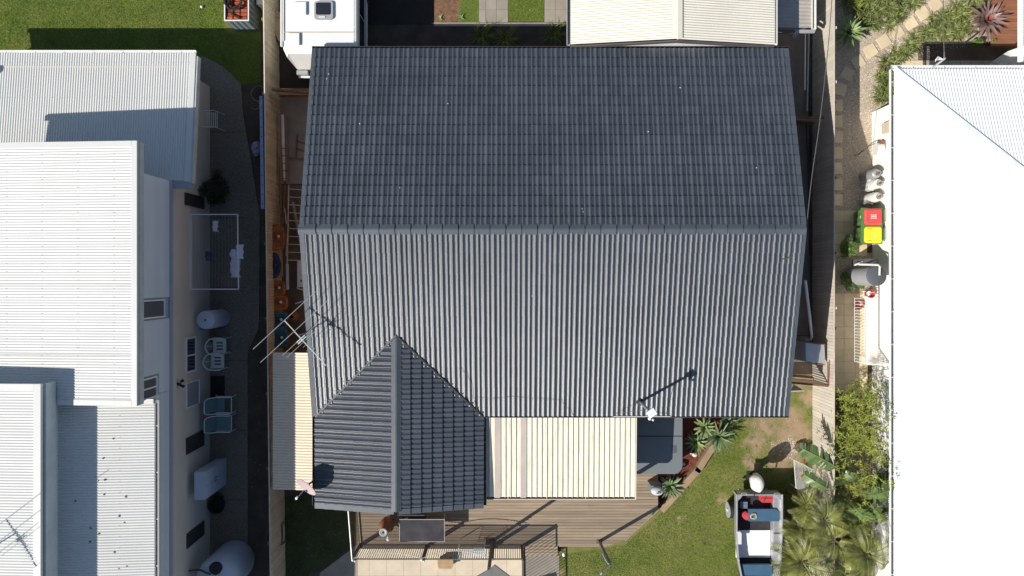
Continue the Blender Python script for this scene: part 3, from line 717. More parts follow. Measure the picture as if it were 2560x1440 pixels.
part('wall', MB().box(XRW, 20, -15.5, 5.60, YR-0.1, 2.46), m_render2, rh, label='white rendered wall')
part('wall', MB().box(18.2, 20, 5.62, 11.9, YR-0.1, 2.9), m_render2, rh, label='white wall of the top right wing')
part('eave_lining', MB().box(HX+0.02, XRW, -15.5, 5.6, 2.44, 2.455), m_offwhite, rh)
for a, b, zz0, zz1 in ((950, 1062, 0.95, 2.2), (1140, 1185, 0.9, 2.2)):
    window(rh, WY(b, 1.7), WY(a, 1.7), zz0, zz1, x=XRW, dx=-1, glass=m_pale_glass, mull=(WY(a,1.7)+WY(b,1.7))/2)
# brace wall with roof corner at the deck, top right
part('screen_wall', MB().hexa([W(2470,160,0.3), W(2560,135,0.3), W(2562,165,0.3), W(2480,168,0.3)], [W(2520,128,1.9), W(2565,112,1.9), W(2566,140,1.9), W(2530,140,1.9)]), m_white, rh)

# ------------------------------------------------------------------ carport and lean-to behind the house
cp = thing('cream_carport', 'cream corrugated gable-roofed carport behind the tiled house', 'carport', (5.0, 11, 0))
cx0, cx1, cxm, cyb, cze, czr = 1.84, 8.05, 4.98, 7.10, 2.6, 3.12
cr = MB(); La = math.hypot(cxm-cx0, czr-cze)
corr(cr, (cx0, 15, cze), (0,-1,0), (cxm-cx0, 0, czr-cze), 15-cyb, (0, La)); part('roof_sheet', cr, m_cream_roof, cp, label='cream corrugated slope on the left')
cr = MB(); corr(cr, (cx1, cyb, cze), (0,1,0), (cxm-cx1, 0, czr-cze), 15-cyb, (0, La)); part('roof_sheet', cr, m_cream_roof, cp, label='cream corrugated slope on the right')
capm = MB()
sl = (czr-cze)/(cxm-cx0)
for s in (-1, 1):
    capm.add([(cxm, cyb-0.03, czr+0.045), (cxm+s*0.14, cyb+0.02, czr+0.045-0.14*sl), (cxm+s*0.14, 15, czr+0.045-0.14*sl), (cxm, 15, czr+0.045)], [(0,1,2,3) if s > 0 else (0,3,2,1)])
part('ridge_cap', capm, m_cream_roof, cp)
bgm = MB()
bgm.hexa([(cx0,cyb-0.06,cze-0.2),(cxm,cyb-0.06,czr-0.2),(cxm,cyb-0.02,czr-0.2),(cx0,cyb-0.02,cze-0.2)], [(cx0,cyb-0.06,cze-0.02),(cxm,cyb-0.06,czr-0.02),(cxm,cyb-0.02,czr-0.02),(cx0,cyb-0.02,cze-0.02)])
bgm.hexa([(cx1,cyb-0.06,cze-0.2),(cxm,cyb-0.06,czr-0.2),(cxm,cyb-0.02,czr-0.2),(cx1,cyb-0.02,cze-0.2)], [(cx1,cyb-0.06,cze-0.02),(cxm,cyb-0.06,czr-0.02),(cxm,cyb-0.02,czr-0.02),(cx1,cyb-0.02,cze-0.02)])
part('bargeboard', bgm, M('dark_fascia', (0.10, 0.09, 0.09), 0.6), cp)
part('gable_wall', MB().add([(cx0+0.1, cyb-0.004, 0), (cx1-0.1, cyb-0.004, 0), (cx1-0.1, cyb-0.004, cze-0.22), (cxm, cyb-0.004, czr-0.22), (cx0+0.1, cyb-0.004, cze-0.22)], [(0,1,2,3,4)]), m_white, cp)
part('lintel', MB().box(cx0+0.15, cx1-0.3, cyb-0.13, cyb-0.065, 2.2, 2.36), m_white, cp)
part('gutter', MB().box(cx0-0.11, cx0-0.01, cyb, 15, cze-0.11, cze-0.09).box(cx0-0.11, cx0-0.095, cyb, 15, cze-0.09, cze-0.01), M('grey_gutter', (0.42, 0.42, 0.40), 0.5), cp)
part('gutter', MB().box(cx1+0.01, cx1+0.09, cyb, 15, cze-0.11, cze-0.09).box(cx1+0.075, cx1+0.09, cyb, 15, cze-0.09, cze-0.01), m_white, cp)
for x, y in ((cx0+0.1, 7.3), (cx1-0.1, 7.3), (cx0+0.1, 12), (cx1-0.1, 12)): part('post', MB().box(x-0.05, x+0.05, y-0.05, y+0.05, 0, 2.5), m_offwhite, cp)
# lean-to
lt = thing('lean_to_shelter', 'low lean-to with a grey-brown plastic roof between the carport and the right fence', 'lean-to', (9.0, 11, 0))
lx1 = WX(2034, 1.5); ly = WY(72, 1.5)
cr = MB(); corr(cr, (8.12, 15, 1.56), (0,-1,0), (1,0,-0.03), 15-ly, (0, lx1-8.12), pitch=0.12, amp=0.012); part('roof_sheet', cr, m_poly, lt)
part('gutter', MB().box(lx1-0.08, lx1-0.06, ly-0.03, 15, 1.50, 1.58).box(lx1-0.06, lx1+0.06, ly-0.03, 15, 1.49, 1.50).box(lx1+0.045, lx1+0.06, ly-0.03, 15, 1.50, 1.57), m_offwhite, lt)
part('fascia', MB().box(8.12, lx1-0.6, ly-0.12, ly-0.03, 1.40, 1.50), M('dark_fascia', (0.10, 0.09, 0.09), 0.6), lt)
part('end_cap', MB().hexa([(lx1-0.55, ly-0.12, 1.40), (lx1+0.02, ly-0.12, 1.40), (lx1+0.06, ly-0.035, 1.40), (lx1-0.62, ly-0.035, 1.40)], [(lx1-0.55, ly-0.14, 1.52), (lx1+0.02, ly-0.14, 1.52), (lx1+0.06, ly-0.035, 1.52), (lx1-0.62, ly-0.035, 1.52)]), m_tankgrey, lt)
for y in (ly+0.2, ly+3): part('post', MB().box(lx1-0.1, lx1-0.03, y, y+0.07, 0, 1.48), m_offwhite, lt)
# ------------------------------------------------------------------ fences
def paling_fence(name, label, a, b, h, mt, face, step=0.1, z0=0.0, capm=m_fencecap):
    a = Vector(a); b = Vector(b); d = b - a; L_ = d.length; d.normalize()
    t = thing(name, label, 'fence', (a.x, a.y, z0))
    pm = MB().box(0.003, step-0.004, -0.009, 0.009, 0, h-0.02); me = pm.mesh('paling', mt)
    n = int(L_/step); up = Vector((0,0,1)); side = d.cross(up)
    for k in range(n):
        p = a + d*(k*step) + side*random.uniform(-0.004, 0.004); p.z = z0 + random.uniform(-0.012, 0.006)
        inst('paling', me, t, frame(p, (d + side*random.uniform(-0.02, 0.02)).normalized(), up.cross(d), up))
    for z in (0.3, h-0.25):
        q = side * (-face) * 0.035
        part('rail', MB().bar(a+q+up*(z0+z), b+q+up*(z0+z), 0.04, 0.07), m_rail, t)
    k = 0.3
    while k < L_:
        p = a + d*k + side*(-face)*0.06; part('post', MB().box(p.x-0.04, p.x+0.04, p.y-0.04, p.y+0.04, z0, z0+h-0.06), m_rail, t); k += 2.4
    part('capping', MB().bar(a+up*(z0+h), b+up*(z0+h), 0.035, 0.025), capm, t)
    return t
FH = 1.5
paling_fence('paling_fence', 'weathered beige paling fence between the white house and the tiled house', (-7.90, 11.0, 0), (-7.64, -10.8, 0), FH, m_paling, -1, 0.1)
paling_fence('paling_fence', 'grey paling fence between the tiled house and the white hip-roofed house', (10.30, -11.5, 0), (10.30, 10.6, 0), 1.62, m_paling2, -1, 0.105)
def cross_fence(label, p0, p1, h, gate=False):
    t = thing('side_gate', label, 'gate', p0)
    a = Vector(p0); b = Vector(p1); d = (b-a); L_ = d.length; d.normalize(); n = int(L_/0.1)
    me = MB().box(0.004, 0.096, -0.008, 0.008, 0.05, h).mesh('paling', m_paling)
    for k in range(n): inst('paling', me, t, frame(a + d*(k*0.1), d, Vector((0,0,1)).cross(d), (0,0,1)))
    part('rail', MB().bar(a+Vector((0,-0.03,h)), b+Vector((0,-0.03,h)), 0.07, 0.05), m_rust, t)
    part('rail', MB().bar(a+Vector((0,-0.05,0.3)), b+Vector((0,-0.05,0.3)), 0.05, 0.07), m_rust, t)
    part('brace', MB().bar(a+Vector((0.1,-0.05,h-0.1)), b+Vector((0,-0.05,0.4)), 0.03, 0.06), m_rust, t)
cross_fence('brown timber side gate between the left fence and the tiled house', (-7.75, WY(222, 1.1), 0), (-5.7, WY(222, 1.1), 0), 1.1)
cross_fence('dark timber side gate between the tiled house and the right fence', (8.1, WY(292, 1.1), 0), (10.2, WY(292, 1.1), 0), 1.1)
for px, py, w in ((2089, 71, 'beside the top of the agave'), (2089, 206, 'beside the tilted stepping stones'), (2088, 770, 'opposite the red buckets')):
    p = W(px, py, 1.5); s = thing('fence_lamp', f'small white solar light on the grey paling fence {w}', 'lamp', (10.36, p.y, 1.5))
    part('lamp_body', MB().box(10.33, 10.40, p.y-0.04, p.y+0.04, 1.48, 1.58), m_capwhite, s); part('lamp_bracket', MB().box(10.315, 10.33, p.y-0.02, p.y+0.02, 1.42, 1.5), m_dkmetal, s)

# ------------------------------------------------------------------ left yard
def curved(pts, n=8):
    out = []; P = [Vector(p) for p in pts]
    for i in range(len(P)-1):
        p0 = P[max(i-1,0)]; p1 = P[i]; p2 = P[i+1]; p3 = P[min(i+2,len(P)-1)]
        for k in range(n):
            t = k/n; out.append(0.5*((2*p1)+(p2-p0)*t+(2*p0-5*p1+4*p2-p3)*t*t+(3*p1-p0-3*p2+p3)*t**3))
    out.append(P[-1]); return out
# raised planter with bricks and hose
ph = 1.0; px0, px1 = WX(560, ph), WX(622, ph); py1, py0 = WY(-35, ph), WY(52, ph)
t = thing('raised_planter', 'rectangular ribbed steel planter with white rim full of red bricks, on the lawn', 'planter', ((px0+px1)/2, (py0+py1)/2, 0))
mb = MB()
corr(mb, (px0+0.02, py0+0.02, 0.01), (1,0,0), (0,0,1), px1-px0-0.04, (0, ph-0.04), pitch=0.19, amp=-0.02, prof=TRIM)
corr(mb, (px1-0.02, py0+0.02, 0.01), (0,1,0), (0,0,1), py1-py0-0.04, (0, ph-0.04), pitch=0.19, amp=-0.02, prof=TRIM)
mb.box(px0+0.02, px0+0.03, py0+0.02, py1-0.02, 0, ph-0.03); mb.box(px0+0.02, px1-0.02, py1-0.03, py1-0.02, 0, ph-0.03)
part('side_wall', mb, m_rib, t)
mb = MB(); mb.box(px0, px1, py0, py0+0.035, ph-0.03, ph); mb.box(px0, px1, py1-0.035, py1, ph-0.03, ph); mb.box(px0, px0+0.035, py0+0.035, py1-0.035, ph-0.03, ph); mb.box(px1-0.035, px1, py0+0.035, py1-0.035, ph-0.03, ph)
part('rim', mb, m_white, t)
part('fill', MB().box(px0+0.04, px1-0.04, py0+0.04, py1-0.04, 0.5, 0.86), m_soil, t)
k = 0; y = py0 + 0.06
bt = thing('brick_pile', 'red bricks laid in rows inside the ribbed steel planter', 'bricks', ((px0+px1)/2, (py0+py1)/2, 0.86))
while y < py1 - 0.14:
    x = px0 + 0.05
    while x < px1 - 0.2:
        i0 = MB().box(x, x+0.2, y, y+0.10, 0.862, 0.93+random.uniform(-0.01, 0.02)); part('brick', i0, m_redbrick, bt); x += 0.235
    y += 0.125
hose = []
for k in range(90):
    a = k/90*2*math.pi*3.3; r = 0.20 + 0.035*math.sin(k*0.35) + k*0.0007; hose.append((px0+0.32+r*1.15*math.cos(a), py0+0.62+r*math.sin(a), 1.0+0.03*math.sin(a*1.7)+k*0.0012))
hose += [(px0+0.12, py0+0.45, 1.02), (px0+0.25, py0+0.22, 1.0), (px0+0.5, py0+0.08, 1.0)]
single('hose_coil', MB().tube(hose, 0.024, 6), m_black, 'black hose coiled over the red bricks in the steel planter', 'hose', smooth=True)
single('golf_ball', MB().blob(W(504, 17, 0.06), 0.05, 0.05, 0.05, 8, 6), m_white, 'small white ball lying on the sunlit lawn left of the planter', 'ball', smooth=True)
m = MB(); m.box(WX(643,0.5), WX(655,0.5), WY(11,0.5), WY(-15,0.5), 0, 0.5); m.box(WX(643,0.5)-0.01, WX(655,0.5)+0.01, WY(11,0.5)-0.01, WY(-15,0.5), 0.501, 0.53); single('storage_box', m, m_white, 'white box with a lid against the left paling fence, at the top edge', 'box')
def metal_chair(px, py, rz):
    t = thing('wire_chair', 'white metal slatted garden chair in the shade on the gravelly path', 'chair', W(px, py, 0.03)); c = ORG[t.name]
    def g(x, y, z): v = Matrix.Rotation(rz, 3, 'Z') @ Vector((x, y, 0)); return (c.x+v.x, c.y+v.y, c.z+z)
    for sx in (-1, 1):
        part('side_frame', MB().tube([g(-0.33, sx*0.27, 0), g(-0.24, sx*0.27, 0.42), g(-0.33, sx*0.26, 0.85)], 0.011, 6), m_white, t)
        part('leg', MB().tube([g(0.30, sx*0.28, 0), g(0.24, sx*0.27, 0.42), g(0.2, sx*0.27, 0.64), g(-0.27, sx*0.27, 0.62)], 0.011, 6), m_white, t)
    for k in range(8): x = -0.22+k*0.062; part('seat_slat', MB().bar(g(x, -0.26, 0.43), g(x, 0.26, 0.43), 0.022, 0.006), m_white, t)
    for k in range(5): z = 0.5+k*0.085; x = -0.25-0.02*k; part('back_slat', MB().bar(g(x, -0.26, z), g(x, 0.26, z), 0.02, 0.006), m_white, t)
metal_chair(540, 307, 0)
# folding clothesline on the wall
zc = 1.55; cl = thing('clothesline', 'wall-mounted fold-down clothesline with a white frame on the cream wall', 'clothesline', (-9.4, WY(628, zc), zc))
xa, xb = XW+0.06, WX(594, zc); ya, yb = WY(723, zc), WY(536, zc)
part('arm', MB().bar((xa, yb, zc), (xb, yb, zc), 0.03), m_white, cl); part('arm', MB().bar((xa, ya, zc), (xb+0.03, ya, zc), 0.03), m_white, cl)
part('end_bar', MB().bar((xb, yb+0.015, zc), (xb+0.03, ya-0.015, zc), 0.03), m_white, cl)
part('wall_bracket', MB().box(XW+0.002, XW+0.06, ya-0.04, yb+0.04, zc-0.06, zc+0.02), m_offwhite, cl)
for k in range(13):
    x = xa + 0.12 + (xb-xa-0.2)*k/12; part('line', MB().tube([(x, ya, zc+0.005), (x, (ya+yb)/2, zc-0.02), (x, yb, zc+0.005)], 0.0022, 4), m_galv, cl)
def hung(name, label, px, py, w, d, drop, mt, n=6):
    c = W(px, py, zc+0.01); mb = MB(); vs = []; fs = []
    for i in range(n+1):
        for s, off in ((0, -d/2), (1, 0), (2, d/2)):
            y = c.y - w/2 + w*i/n; wob = 0.025*math.sin(i*2.1+s)
            x = c.x + off + wob*(s != 1)
            vs.append((x, y, zc + 0.012 - (drop*(0.8+0.2*math.sin(i*1.3+s)) if s != 1 else 0)))
    for i in range(n):
        for s in range(2): fs.append((i*3+s, i*3+s+1, (i+1)*3+s+1, (i+1)*3+s))
    o = len(vs); vs += [(x, y, z-0.012) for x, y, z in vs]; fs += [tuple(j+o for j in f[::-1]) for f in fs]
    mb.add(vs, fs); return single(name, mb, mt, label, 'cloth', smooth='all')
hung('shirt', 'crumpled white and blue cloth pegged near the top of the clothesline', 533, 565, 0.34, 0.16, 0.2, m_cloth)
hung('garment', 'dark garment hanging close to the wall on the clothesline', 515, 640, 0.30, 0.24, 0.3, m_navy)
hung('towel', 'large pale cloth hanging at the outer edge of the clothesline', 582, 658, 0.90, 0.30, 0.25, m_cloth, 10)
hung('pillowcase', 'small white cloth folded over the end bar of the clothesline', 598, 629, 0.45, 0.22, 0.06, m_cloth)
# shrub
t = thing('dark_shrub', 'rounded dark brown shrub against the cream wall beside the clothesline', 'shrub', W(552, 480, 0.03)); c = ORG[t.name]
def leafball(c, rx, ry, rz, n, s, mb=None, shell=0.5):
    mb = mb or MB()
    for _ in range(n):
        d = Vector((random.gauss(0,1), random.gauss(0,1), random.gauss(0,1))).normalized() * (shell + (1-shell)*random.random()**0.5)
        p = Vector((c[0]+d.x*rx, c[1]+d.y*ry, c[2]+d.z*rz)); a = Vector((random.gauss(0,1), random.gauss(0,1), random.gauss(0,0.6))).normalized(); b = a.cross(Vector((random.gauss(0,1), random.gauss(0,1), random.gauss(0,1)))).normalized()
        L_ = s*random.uniform(0.7, 1.4); mb.add([p-a*L_, p+b*L_*0.3, p+a*L_, p-b*L_*0.3], [(0,1,2,3)])
    return mb
fb = leafball((c.x, c.y, 0.55), 0.36, 0.40, 0.42, 1000, 0.04)
for k in range(11):
    a = random.uniform(0, 6.28); q = random.uniform(0.2, 0.42); leafball((c.x+q*math.cos(a), c.y+1.3*q*math.sin(a), 0.5+random.uniform(-0.25, 0.35)), 0.2, 0.22, 0.18, 190, 0.045, fb, 0.1)
part('foliage', fb, m_dkleaf, t); part('stem', MB().tube([(c.x, c.y, 0), (c.x+0.03, c.y, 0.5)], 0.03, 6), m_stem, t)
# hot water cylinder
t = thing('hot_water_cylinder', 'pale blue-grey upright water cylinder standing against the cream wall', 'water heater', (-9.78, WY(800, 1.35), 0.03)); c = ORG[t.name]
part('tank', MB().lathe((c.x, c.y, 0.03), [(0.28, 0), (0.30, 0.05), (0.30, 1.28), (0.285, 1.33), (0.05, 1.36), (0.0, 1.362)], 28), m_bluetank, t, smooth=True)
part('vent', MB().lathe((c.x, c.y, 1.385), [(0.03, 0), (0.03, 0.03), (0.01, 0.035)], 12), m_dkmetal, t)
part('pipe', MB().tube([(c.x+0.1, c.y-0.31, 0.1), (c.x+0.1, c.y-0.33, 0.9), (XW+0.02, c.y-0.33, 0.9)], 0.014, 6), m_dkmetal, t)
# white plastic chairs
def plastic_chair(px, py, label):
    t = thing('plastic_chair', label, 'chair', W(px, py, 0.03), 'white plastic chairs by the wall'); c = ORG[t.name]
    def g(x, y, z): return (c.x+x, c.y+y, c.z+z)
    seat = MB(); vs = []; fs = []; NR, NC = 8, 9; holes = set()
    for i in range(NR+1):
        for j in range(NC+1):
            u = i/NR; v = j/NC*2-1
            w = 0.25 - 0.02*u; vs.append(g(-0.2+0.44*u, v*w, 0.43-0.02*(1-v*v)+ (0.01 if i == NR else 0)))
    for i in range(NR):
        for j in range(NC):
            if j in (2, 4, 6) and 1 < i < 6: continue
            fs.append((i*(NC+1)+j, (i+1)*(NC+1)+j, (i+1)*(NC+1)+j+1, i*(NC+1)+j+1))
    o = len(vs); vs += [(x,y,z-0.012) for x,y,z in vs]; fs += [tuple(q+o for q in f[::-1]) for f in fs]
    part('seat', seat.add(vs, fs), m_offwhite, t, smooth='all')
    rail = [g(0.20, -0.25, 0.40), g(0.16, -0.27, 0.62), g(-0.05, -0.275, 0.64), g(-0.22, -0.22, 0.72), g(-0.31, 0, 0.80), g(-0.22, 0.22, 0.72), g(-0.05, 0.275, 0.64), g(0.16, 0.27, 0.62), g(0.20, 0.25, 0.40)]
    cr_ = curved(rail, 4); part('arm_and_back_rail', MB().tube(cr_, 0.026, 6), m_offwhite, t, smooth='all')
    for k in range(5):
        y = -0.12+0.06*k; part('back_slat', MB().bar(g(-0.22, y*0.9, 0.43), g(-0.30+abs(y)*0.35, y, 0.77), 0.035, 0.01), m_offwhite, t)
    for x, y in ((0.22,-0.25),(0.22,0.25),(-0.24,-0.22),(-0.24,0.22)): part('leg', MB().bar(g(x*1.15, y*1.08, 0), g(x*0.85, y*0.96, 0.43), 0.04, 0.03), m_offwhite, t)
plastic_chair(560, 862, 'white plastic chair against the cream wall, nearer the water cylinder')
plastic_chair(555, 899, 'white plastic chair against the cream wall, nearer the teal sling chairs')
def sling_chair(px, py, label, folded):
    t = thing('sling_chair', label, 'chair', W(px, py, 0.03), 'teal sling garden chairs by the wall'); c = ORG[t.name]
    def g(x, y, z): return (c.x+x, c.y+y, c.z+z)
    H_ = 0.72
    for s in (-1, 1):
        part('side_frame', MB().tube(curved([g(0.36, s*0.27, 0.02), g(0.34, s*0.27, 0.60), g(0.0, s*0.27, 0.62), g(-0.26, s*0.26, 0.80), g(-0.33, s*0.20, 1.0)], 4), 0.016, 6), m_white, t, smooth='all')
        part('leg', MB().tube([g(-0.34, s*0.27, 0.02), g(-0.18, s*0.27, 0.42), g(0.3, s*0.27, 0.42)], 0.014, 6), m_white, t)
    part('cross_bar', MB().tube([g(-0.33, -0.2, 1.0), g(-0.33, 0.2, 1.0)], 0.016, 6), m_white, t); part('cross_bar', MB().tube([g(0.345, -0.27, 0.45), g(0.345, 0.27, 0.45)], 0.016, 6), m_white, t)
    part('backrest', MB().hexa([g(-0.14,-0.24,0.42), g(-0.12,-0.24,0.41), g(-0.12,0.24,0.41), g(-0.14,0.24,0.42)], [g(-0.33,-0.2,0.98), g(-0.31,-0.2,0.97), g(-0.31,0.2,0.97), g(-0.33,0.2,0.98)]), m_teal, t)
    if folded: part('seat', MB().hexa([g(-0.14,-0.25,0.40), g(0.10,-0.25,0.40), g(0.10,0.25,0.40), g(-0.14,0.25,0.40)], [g(-0.14,-0.25,0.415), g(0.10,-0.25,0.415), g(0.10,0.25,0.415), g(-0.14,0.25,0.415)]), m_teal, t)
    else: part('seat', MB().hexa([g(-0.14,-0.25,0.44), g(0.33,-0.25,0.46), g(0.33,0.25,0.46), g(-0.14,0.25,0.44)], [g(-0.14,-0.25,0.455), g(0.33,-0.25,0.475), g(0.33,0.25,0.475), g(-0.14,0.25,0.455)]), m_teal, t)
sling_chair(566, 1006, 'white-framed teal sling chair with only a narrow strip of seat cloth', True)
sling_chair(566, 1051, 'white-framed teal sling chair with a full seat cloth', False)
part_mat = MB().prism(poly([(527,940),(562,940),(562,992),(527,992)], 0.03), 0.031, 0.045); single('door_mat', part_mat, M('dark_mat', (0.03, 0.02, 0.02), 0.95, 0.2, 5), 'dark brown door mat on the path below the plastic chairs', 'mat')
# cabinet
y0_, y1_ = WY(1250, 1.78), WY(1180, 1.78)
t = thing('outdoor_cabinet', 'tall pale steel cabinet with doors against the cream wall', 'cabinet', (-9.78, (y0_+y1_)/2, 0.03))
part('carcass', MB().box(-9.96, -9.64, y0_, y1_, 0.03, 1.78), m_bluetank, t)
for a, b in ((y0_+0.01, (y0_+y1_)/2-0.005), ((y0_+y1_)/2+0.005, y1_-0.01)):
    d = part('door', MB().box(-9.638, -9.62, a, b, 0.1, 1.74), m_bluetank, t); part('handle', MB().box(-9.62, -9.60, (y0_+y1_)/2 + (0.05 if a > (y0_+y1_)/2 else -0.07), (y0_+y1_)/2 + (0.07 if a > (y0_+y1_)/2 else -0.05), 0.9, 1.05), m_dkmetal, d)
# rainwater tank
t = thing('rainwater_tank', 'round white rainwater tank with a black strainer lid at the bottom edge', 'water tank', (-9.32, -9.55, 0.03)); c = ORG[t.name]
part('tank_body', MB().lathe(c, [(0.64, 0), (0.66, 0.1), (0.66, 1.55), (0.60, 1.70), (0.42, 1.80), (0.0, 1.84)], 36), m_bluetank, t, smooth=True)
part('strainer_lid', MB().lathe(W(539, 1421, 1.84), [(0.20, -0.05), (0.20, 0.02), (0.17, 0.03), (0.0, 0.035)], 24), m_black, t)
part('pipe', MB().tube(curved([W(472,1427,1.95), W(500,1425,1.98), W(515,1432,1.95), W(528,1436,1.8)], 4), 0.03, 8), m_dkmetal, t)
single('feed_tub', MB().lathe(W(548, 1258, 0.03), [(0.20, 0), (0.26, 0.28), (0.28, 0.29), (0.24, 0.27), (0.18, 0.05)], 18), m_black, 'black round tub on the ground below the steel cabinet', 'tub')
# plank, bag and hoops along the fence
zp = 1.45; t = thing('perforated_plank', 'long blue steel plank with round holes along the top of the left fence', 'plank', W(656, 380, zp))
xp = WX(656.5, zp); part('board', MB().hexa([(xp-0.055, WY(522,zp), zp-0.04), (xp+0.055, WY(522,zp), zp-0.04), (xp-0.01, WY(240,zp), zp-0.04), (xp-0.10, WY(240,zp), zp-0.04)],
     [(xp-0.055, WY(522,zp), zp), (xp+0.055, WY(522,zp), zp), (xp-0.01, WY(240,zp), zp), (xp-0.10, WY(240,zp), zp)]), m_bluealu, t)
for k in range(12):
    y = WY(246 + k*24, zp); part('hole', MB().lathe((xp - 0.045*(1-k/12) , y, zp+0.001), [(0.016, 0), (0.016, 0.004)], 10), m_black, t)
mb = MB().blob(W(642, 372, 0.25), 0.17, 0.26, 0.22, 10, 6, 0.12); single('shopping_bag', mb, M('blue_white_plastic_bag', (0.12, 0.16, 0.40), 0.5, 0.3, 14, col2=(0.5, 0.52, 0.6)), 'blue and white plastic bag dropped beside the left fence', 'bag', smooth='all')
def ring(c, r, th, n=28, arc=1.0, a0=0): return [(c[0]+r*math.cos(a0+2*math.pi*arc*k/n), c[1]+r*math.sin(a0+2*math.pi*arc*k/n), c[2]+0.02*math.sin(k)) for k in range(n+1)]
single('wire_hoop', MB().tube(ring(W(647, 234, 0.1), 0.26, 0.005), 0.007, 5), m_tankgrey, 'large pale wire hoop lying in the dark bed by the left fence', 'hoop')
single('wire_hoop', MB().tube(ring(W(638, 262, 0.1), 0.15, 0.005, arc=0.7, a0=-2.6), 0.007, 5), m_tankgrey, 'small broken wire hoop below the large hoop by the left fence', 'hoop')
single('leaf_pile', MB().blob(W(545, 1240, 0.02), 0.2, 0.15, 0.05, 8, 4, 0.3), m_dkleaf, kind='stuff')
# antennas
def antenna(label, a, b, els, mast_base, mast_top):
    t = thing('tv_antenna', label, 'antenna', mast_base)
    a = Vector(a); b = Vector(b); d = (b-a).normalized(); perp = d.cross(Vector((0,0,1))).normalized()
    ed = Vector((perp.x, perp.y, 0)).normalized()
    part('boom', MB().bar(a, b, 0.022, 0.022), m_alu, t)
    for f, hl_, th in els:
        p = a.lerp(b, f); part('element', MB().tube([p-ed*hl_+Vector((0,0,0.012)), p+ed*hl_+Vector((0,0,0.012))], th, 5), m_alu, t)
    p = a.lerp(b, 0.42)
    for s in (-1, 1): part('reflector_bar', MB().bar(p + d*0.03*s - ed*0.16 + Vector((0,0,0.05)), p + d*0.03*s + ed*0.16 + Vector((0,0,0.05)), 0.025, 0.01), m_alu, t)
    part('folded_dipole', MB().tube([p-ed*0.14, p-ed*0.14+d*0.04, p+ed*0.14+d*0.04, p+ed*0.14, p-ed*0.14], 0.006, 5), m_alu, t)
    part('balun_box', MB().box(p.x-0.03, p.x+0.03, p.y-0.03, p.y+0.03, p.z-0.06, p.z-0.012), m_offwhite, t)
    part('brace', MB().bar(a.lerp(b, 0.24)+Vector((0,0,0.04)), a.lerp(b, 0.62)+Vector((0,0,0.04)), 0.014), m_alu, t)
    part('mast', MB().tube([mast_base, mast_top], 0.018, 8), m_galv, t); return t
ELS = [(0.0, 1.22, 0.008), (0.24, 1.32, 0.008), (0.40, 0.72, 0.007), (0.47, 0.69, 0.006), (0.53, 0.13, 0.005), (0.61, 0.13, 0.005), (0.67, 0.12, 0.005), (0.72, 0.115, 0.005), (0.78, 0.12, 0.005), (0.85, 0.11, 0.005), (0.92, 0.115, 0.005), (0.99, 0.11, 0.005)]
za = 3.88; A_ = W(711, 801, za); B_ = W(815, 914, za)
mt_ = A_.lerp(B_, 0.33) + Vector((0,0,0.02)); ms = mt_.copy(); ms.z = 2.55; ms = Vector((-6.13, ms.y, 2.35))
antenna('aluminium television antenna over the left edge of the tiled roof', A_, B_, ELS, ms, mt_)
sh_ = Vector((1.03, 0.668, 1.0)) * 1.75
A2 = W(8, 1297, 5.53) + Vector((-1.03*1.5, -0.668*1.5, 1.5)); B2 = W(92, 1410, 5.53) + Vector((-1.03*1.5, -0.668*1.5, 1.5))
mt2 = A2.lerp(B2, 0.3); antenna('television antenna standing on the highest white roof, just past the left edge', A2, B2, ELS, (mt2.x-0.0, mt2.y, 5.4), mt2)
t = thing('chimney_flue', 'roof flue with cowl on the low white roof, past the left edge', 'flue', (-17.5, 5.5, 2.6))
part('pipe', MB().tube([(-17.0, 5.55, 2.5), (-17.0, 5.55, 3.9)], 0.03, 8), m_galv, t); part('cowl', MB().blob((-17.0, 5.55, 3.75), 0.13, 0.13, 0.14, 10, 6), m_galv, t)

# ------------------------------------------------------------------ side passage left of the tiled house
def ladder(name, label, a, b, across, n, mt, zr=0.02):
    a = Vector(a); b = Vector(b); ac = Vector(across); t = thing(name, label, 'ladder', a)
    for o_ in (Vector((0,0,0)), ac): part('stile', MB().bar(a+o_, b+o_, 0.03, 0.05), mt, t)
    for k in range(n):
        p = a.lerp(b, (k+0.5)/n); part('rung', MB().tube([p, p+ac], 0.014, 6), mt, t)
m_oldwood = M('old_brown_wood', (0.19, 0.12, 0.07), 0.85, 0.3, 4)
m_oldrail = M('worn_ladder_paint', (0.42, 0.33, 0.24), 0.7, 0.3, 6)
ladder('ladder', 'rusty-brown ladder lying on its edge beside the tiled house', W(722, 462, 0.95), W(718, 660, 0.95), (0.62, 0, -0.55), 10, m_oldrail)
ladder('ladder', 'dark thin ladder lying in the passage beside the white drainpipe', W(702, 361, 0.5), W(707, 455, 0.5), (0.20, 0, -0.05), 5, m_oldwood)
single('drain_pipe', MB().tube([W(706, 287, 0.4), W(710, 450, 0.4)], 0.055, 10), m_offwhite, 'thick white plastic pipe lying along the left fence', 'pipe', smooth=True)
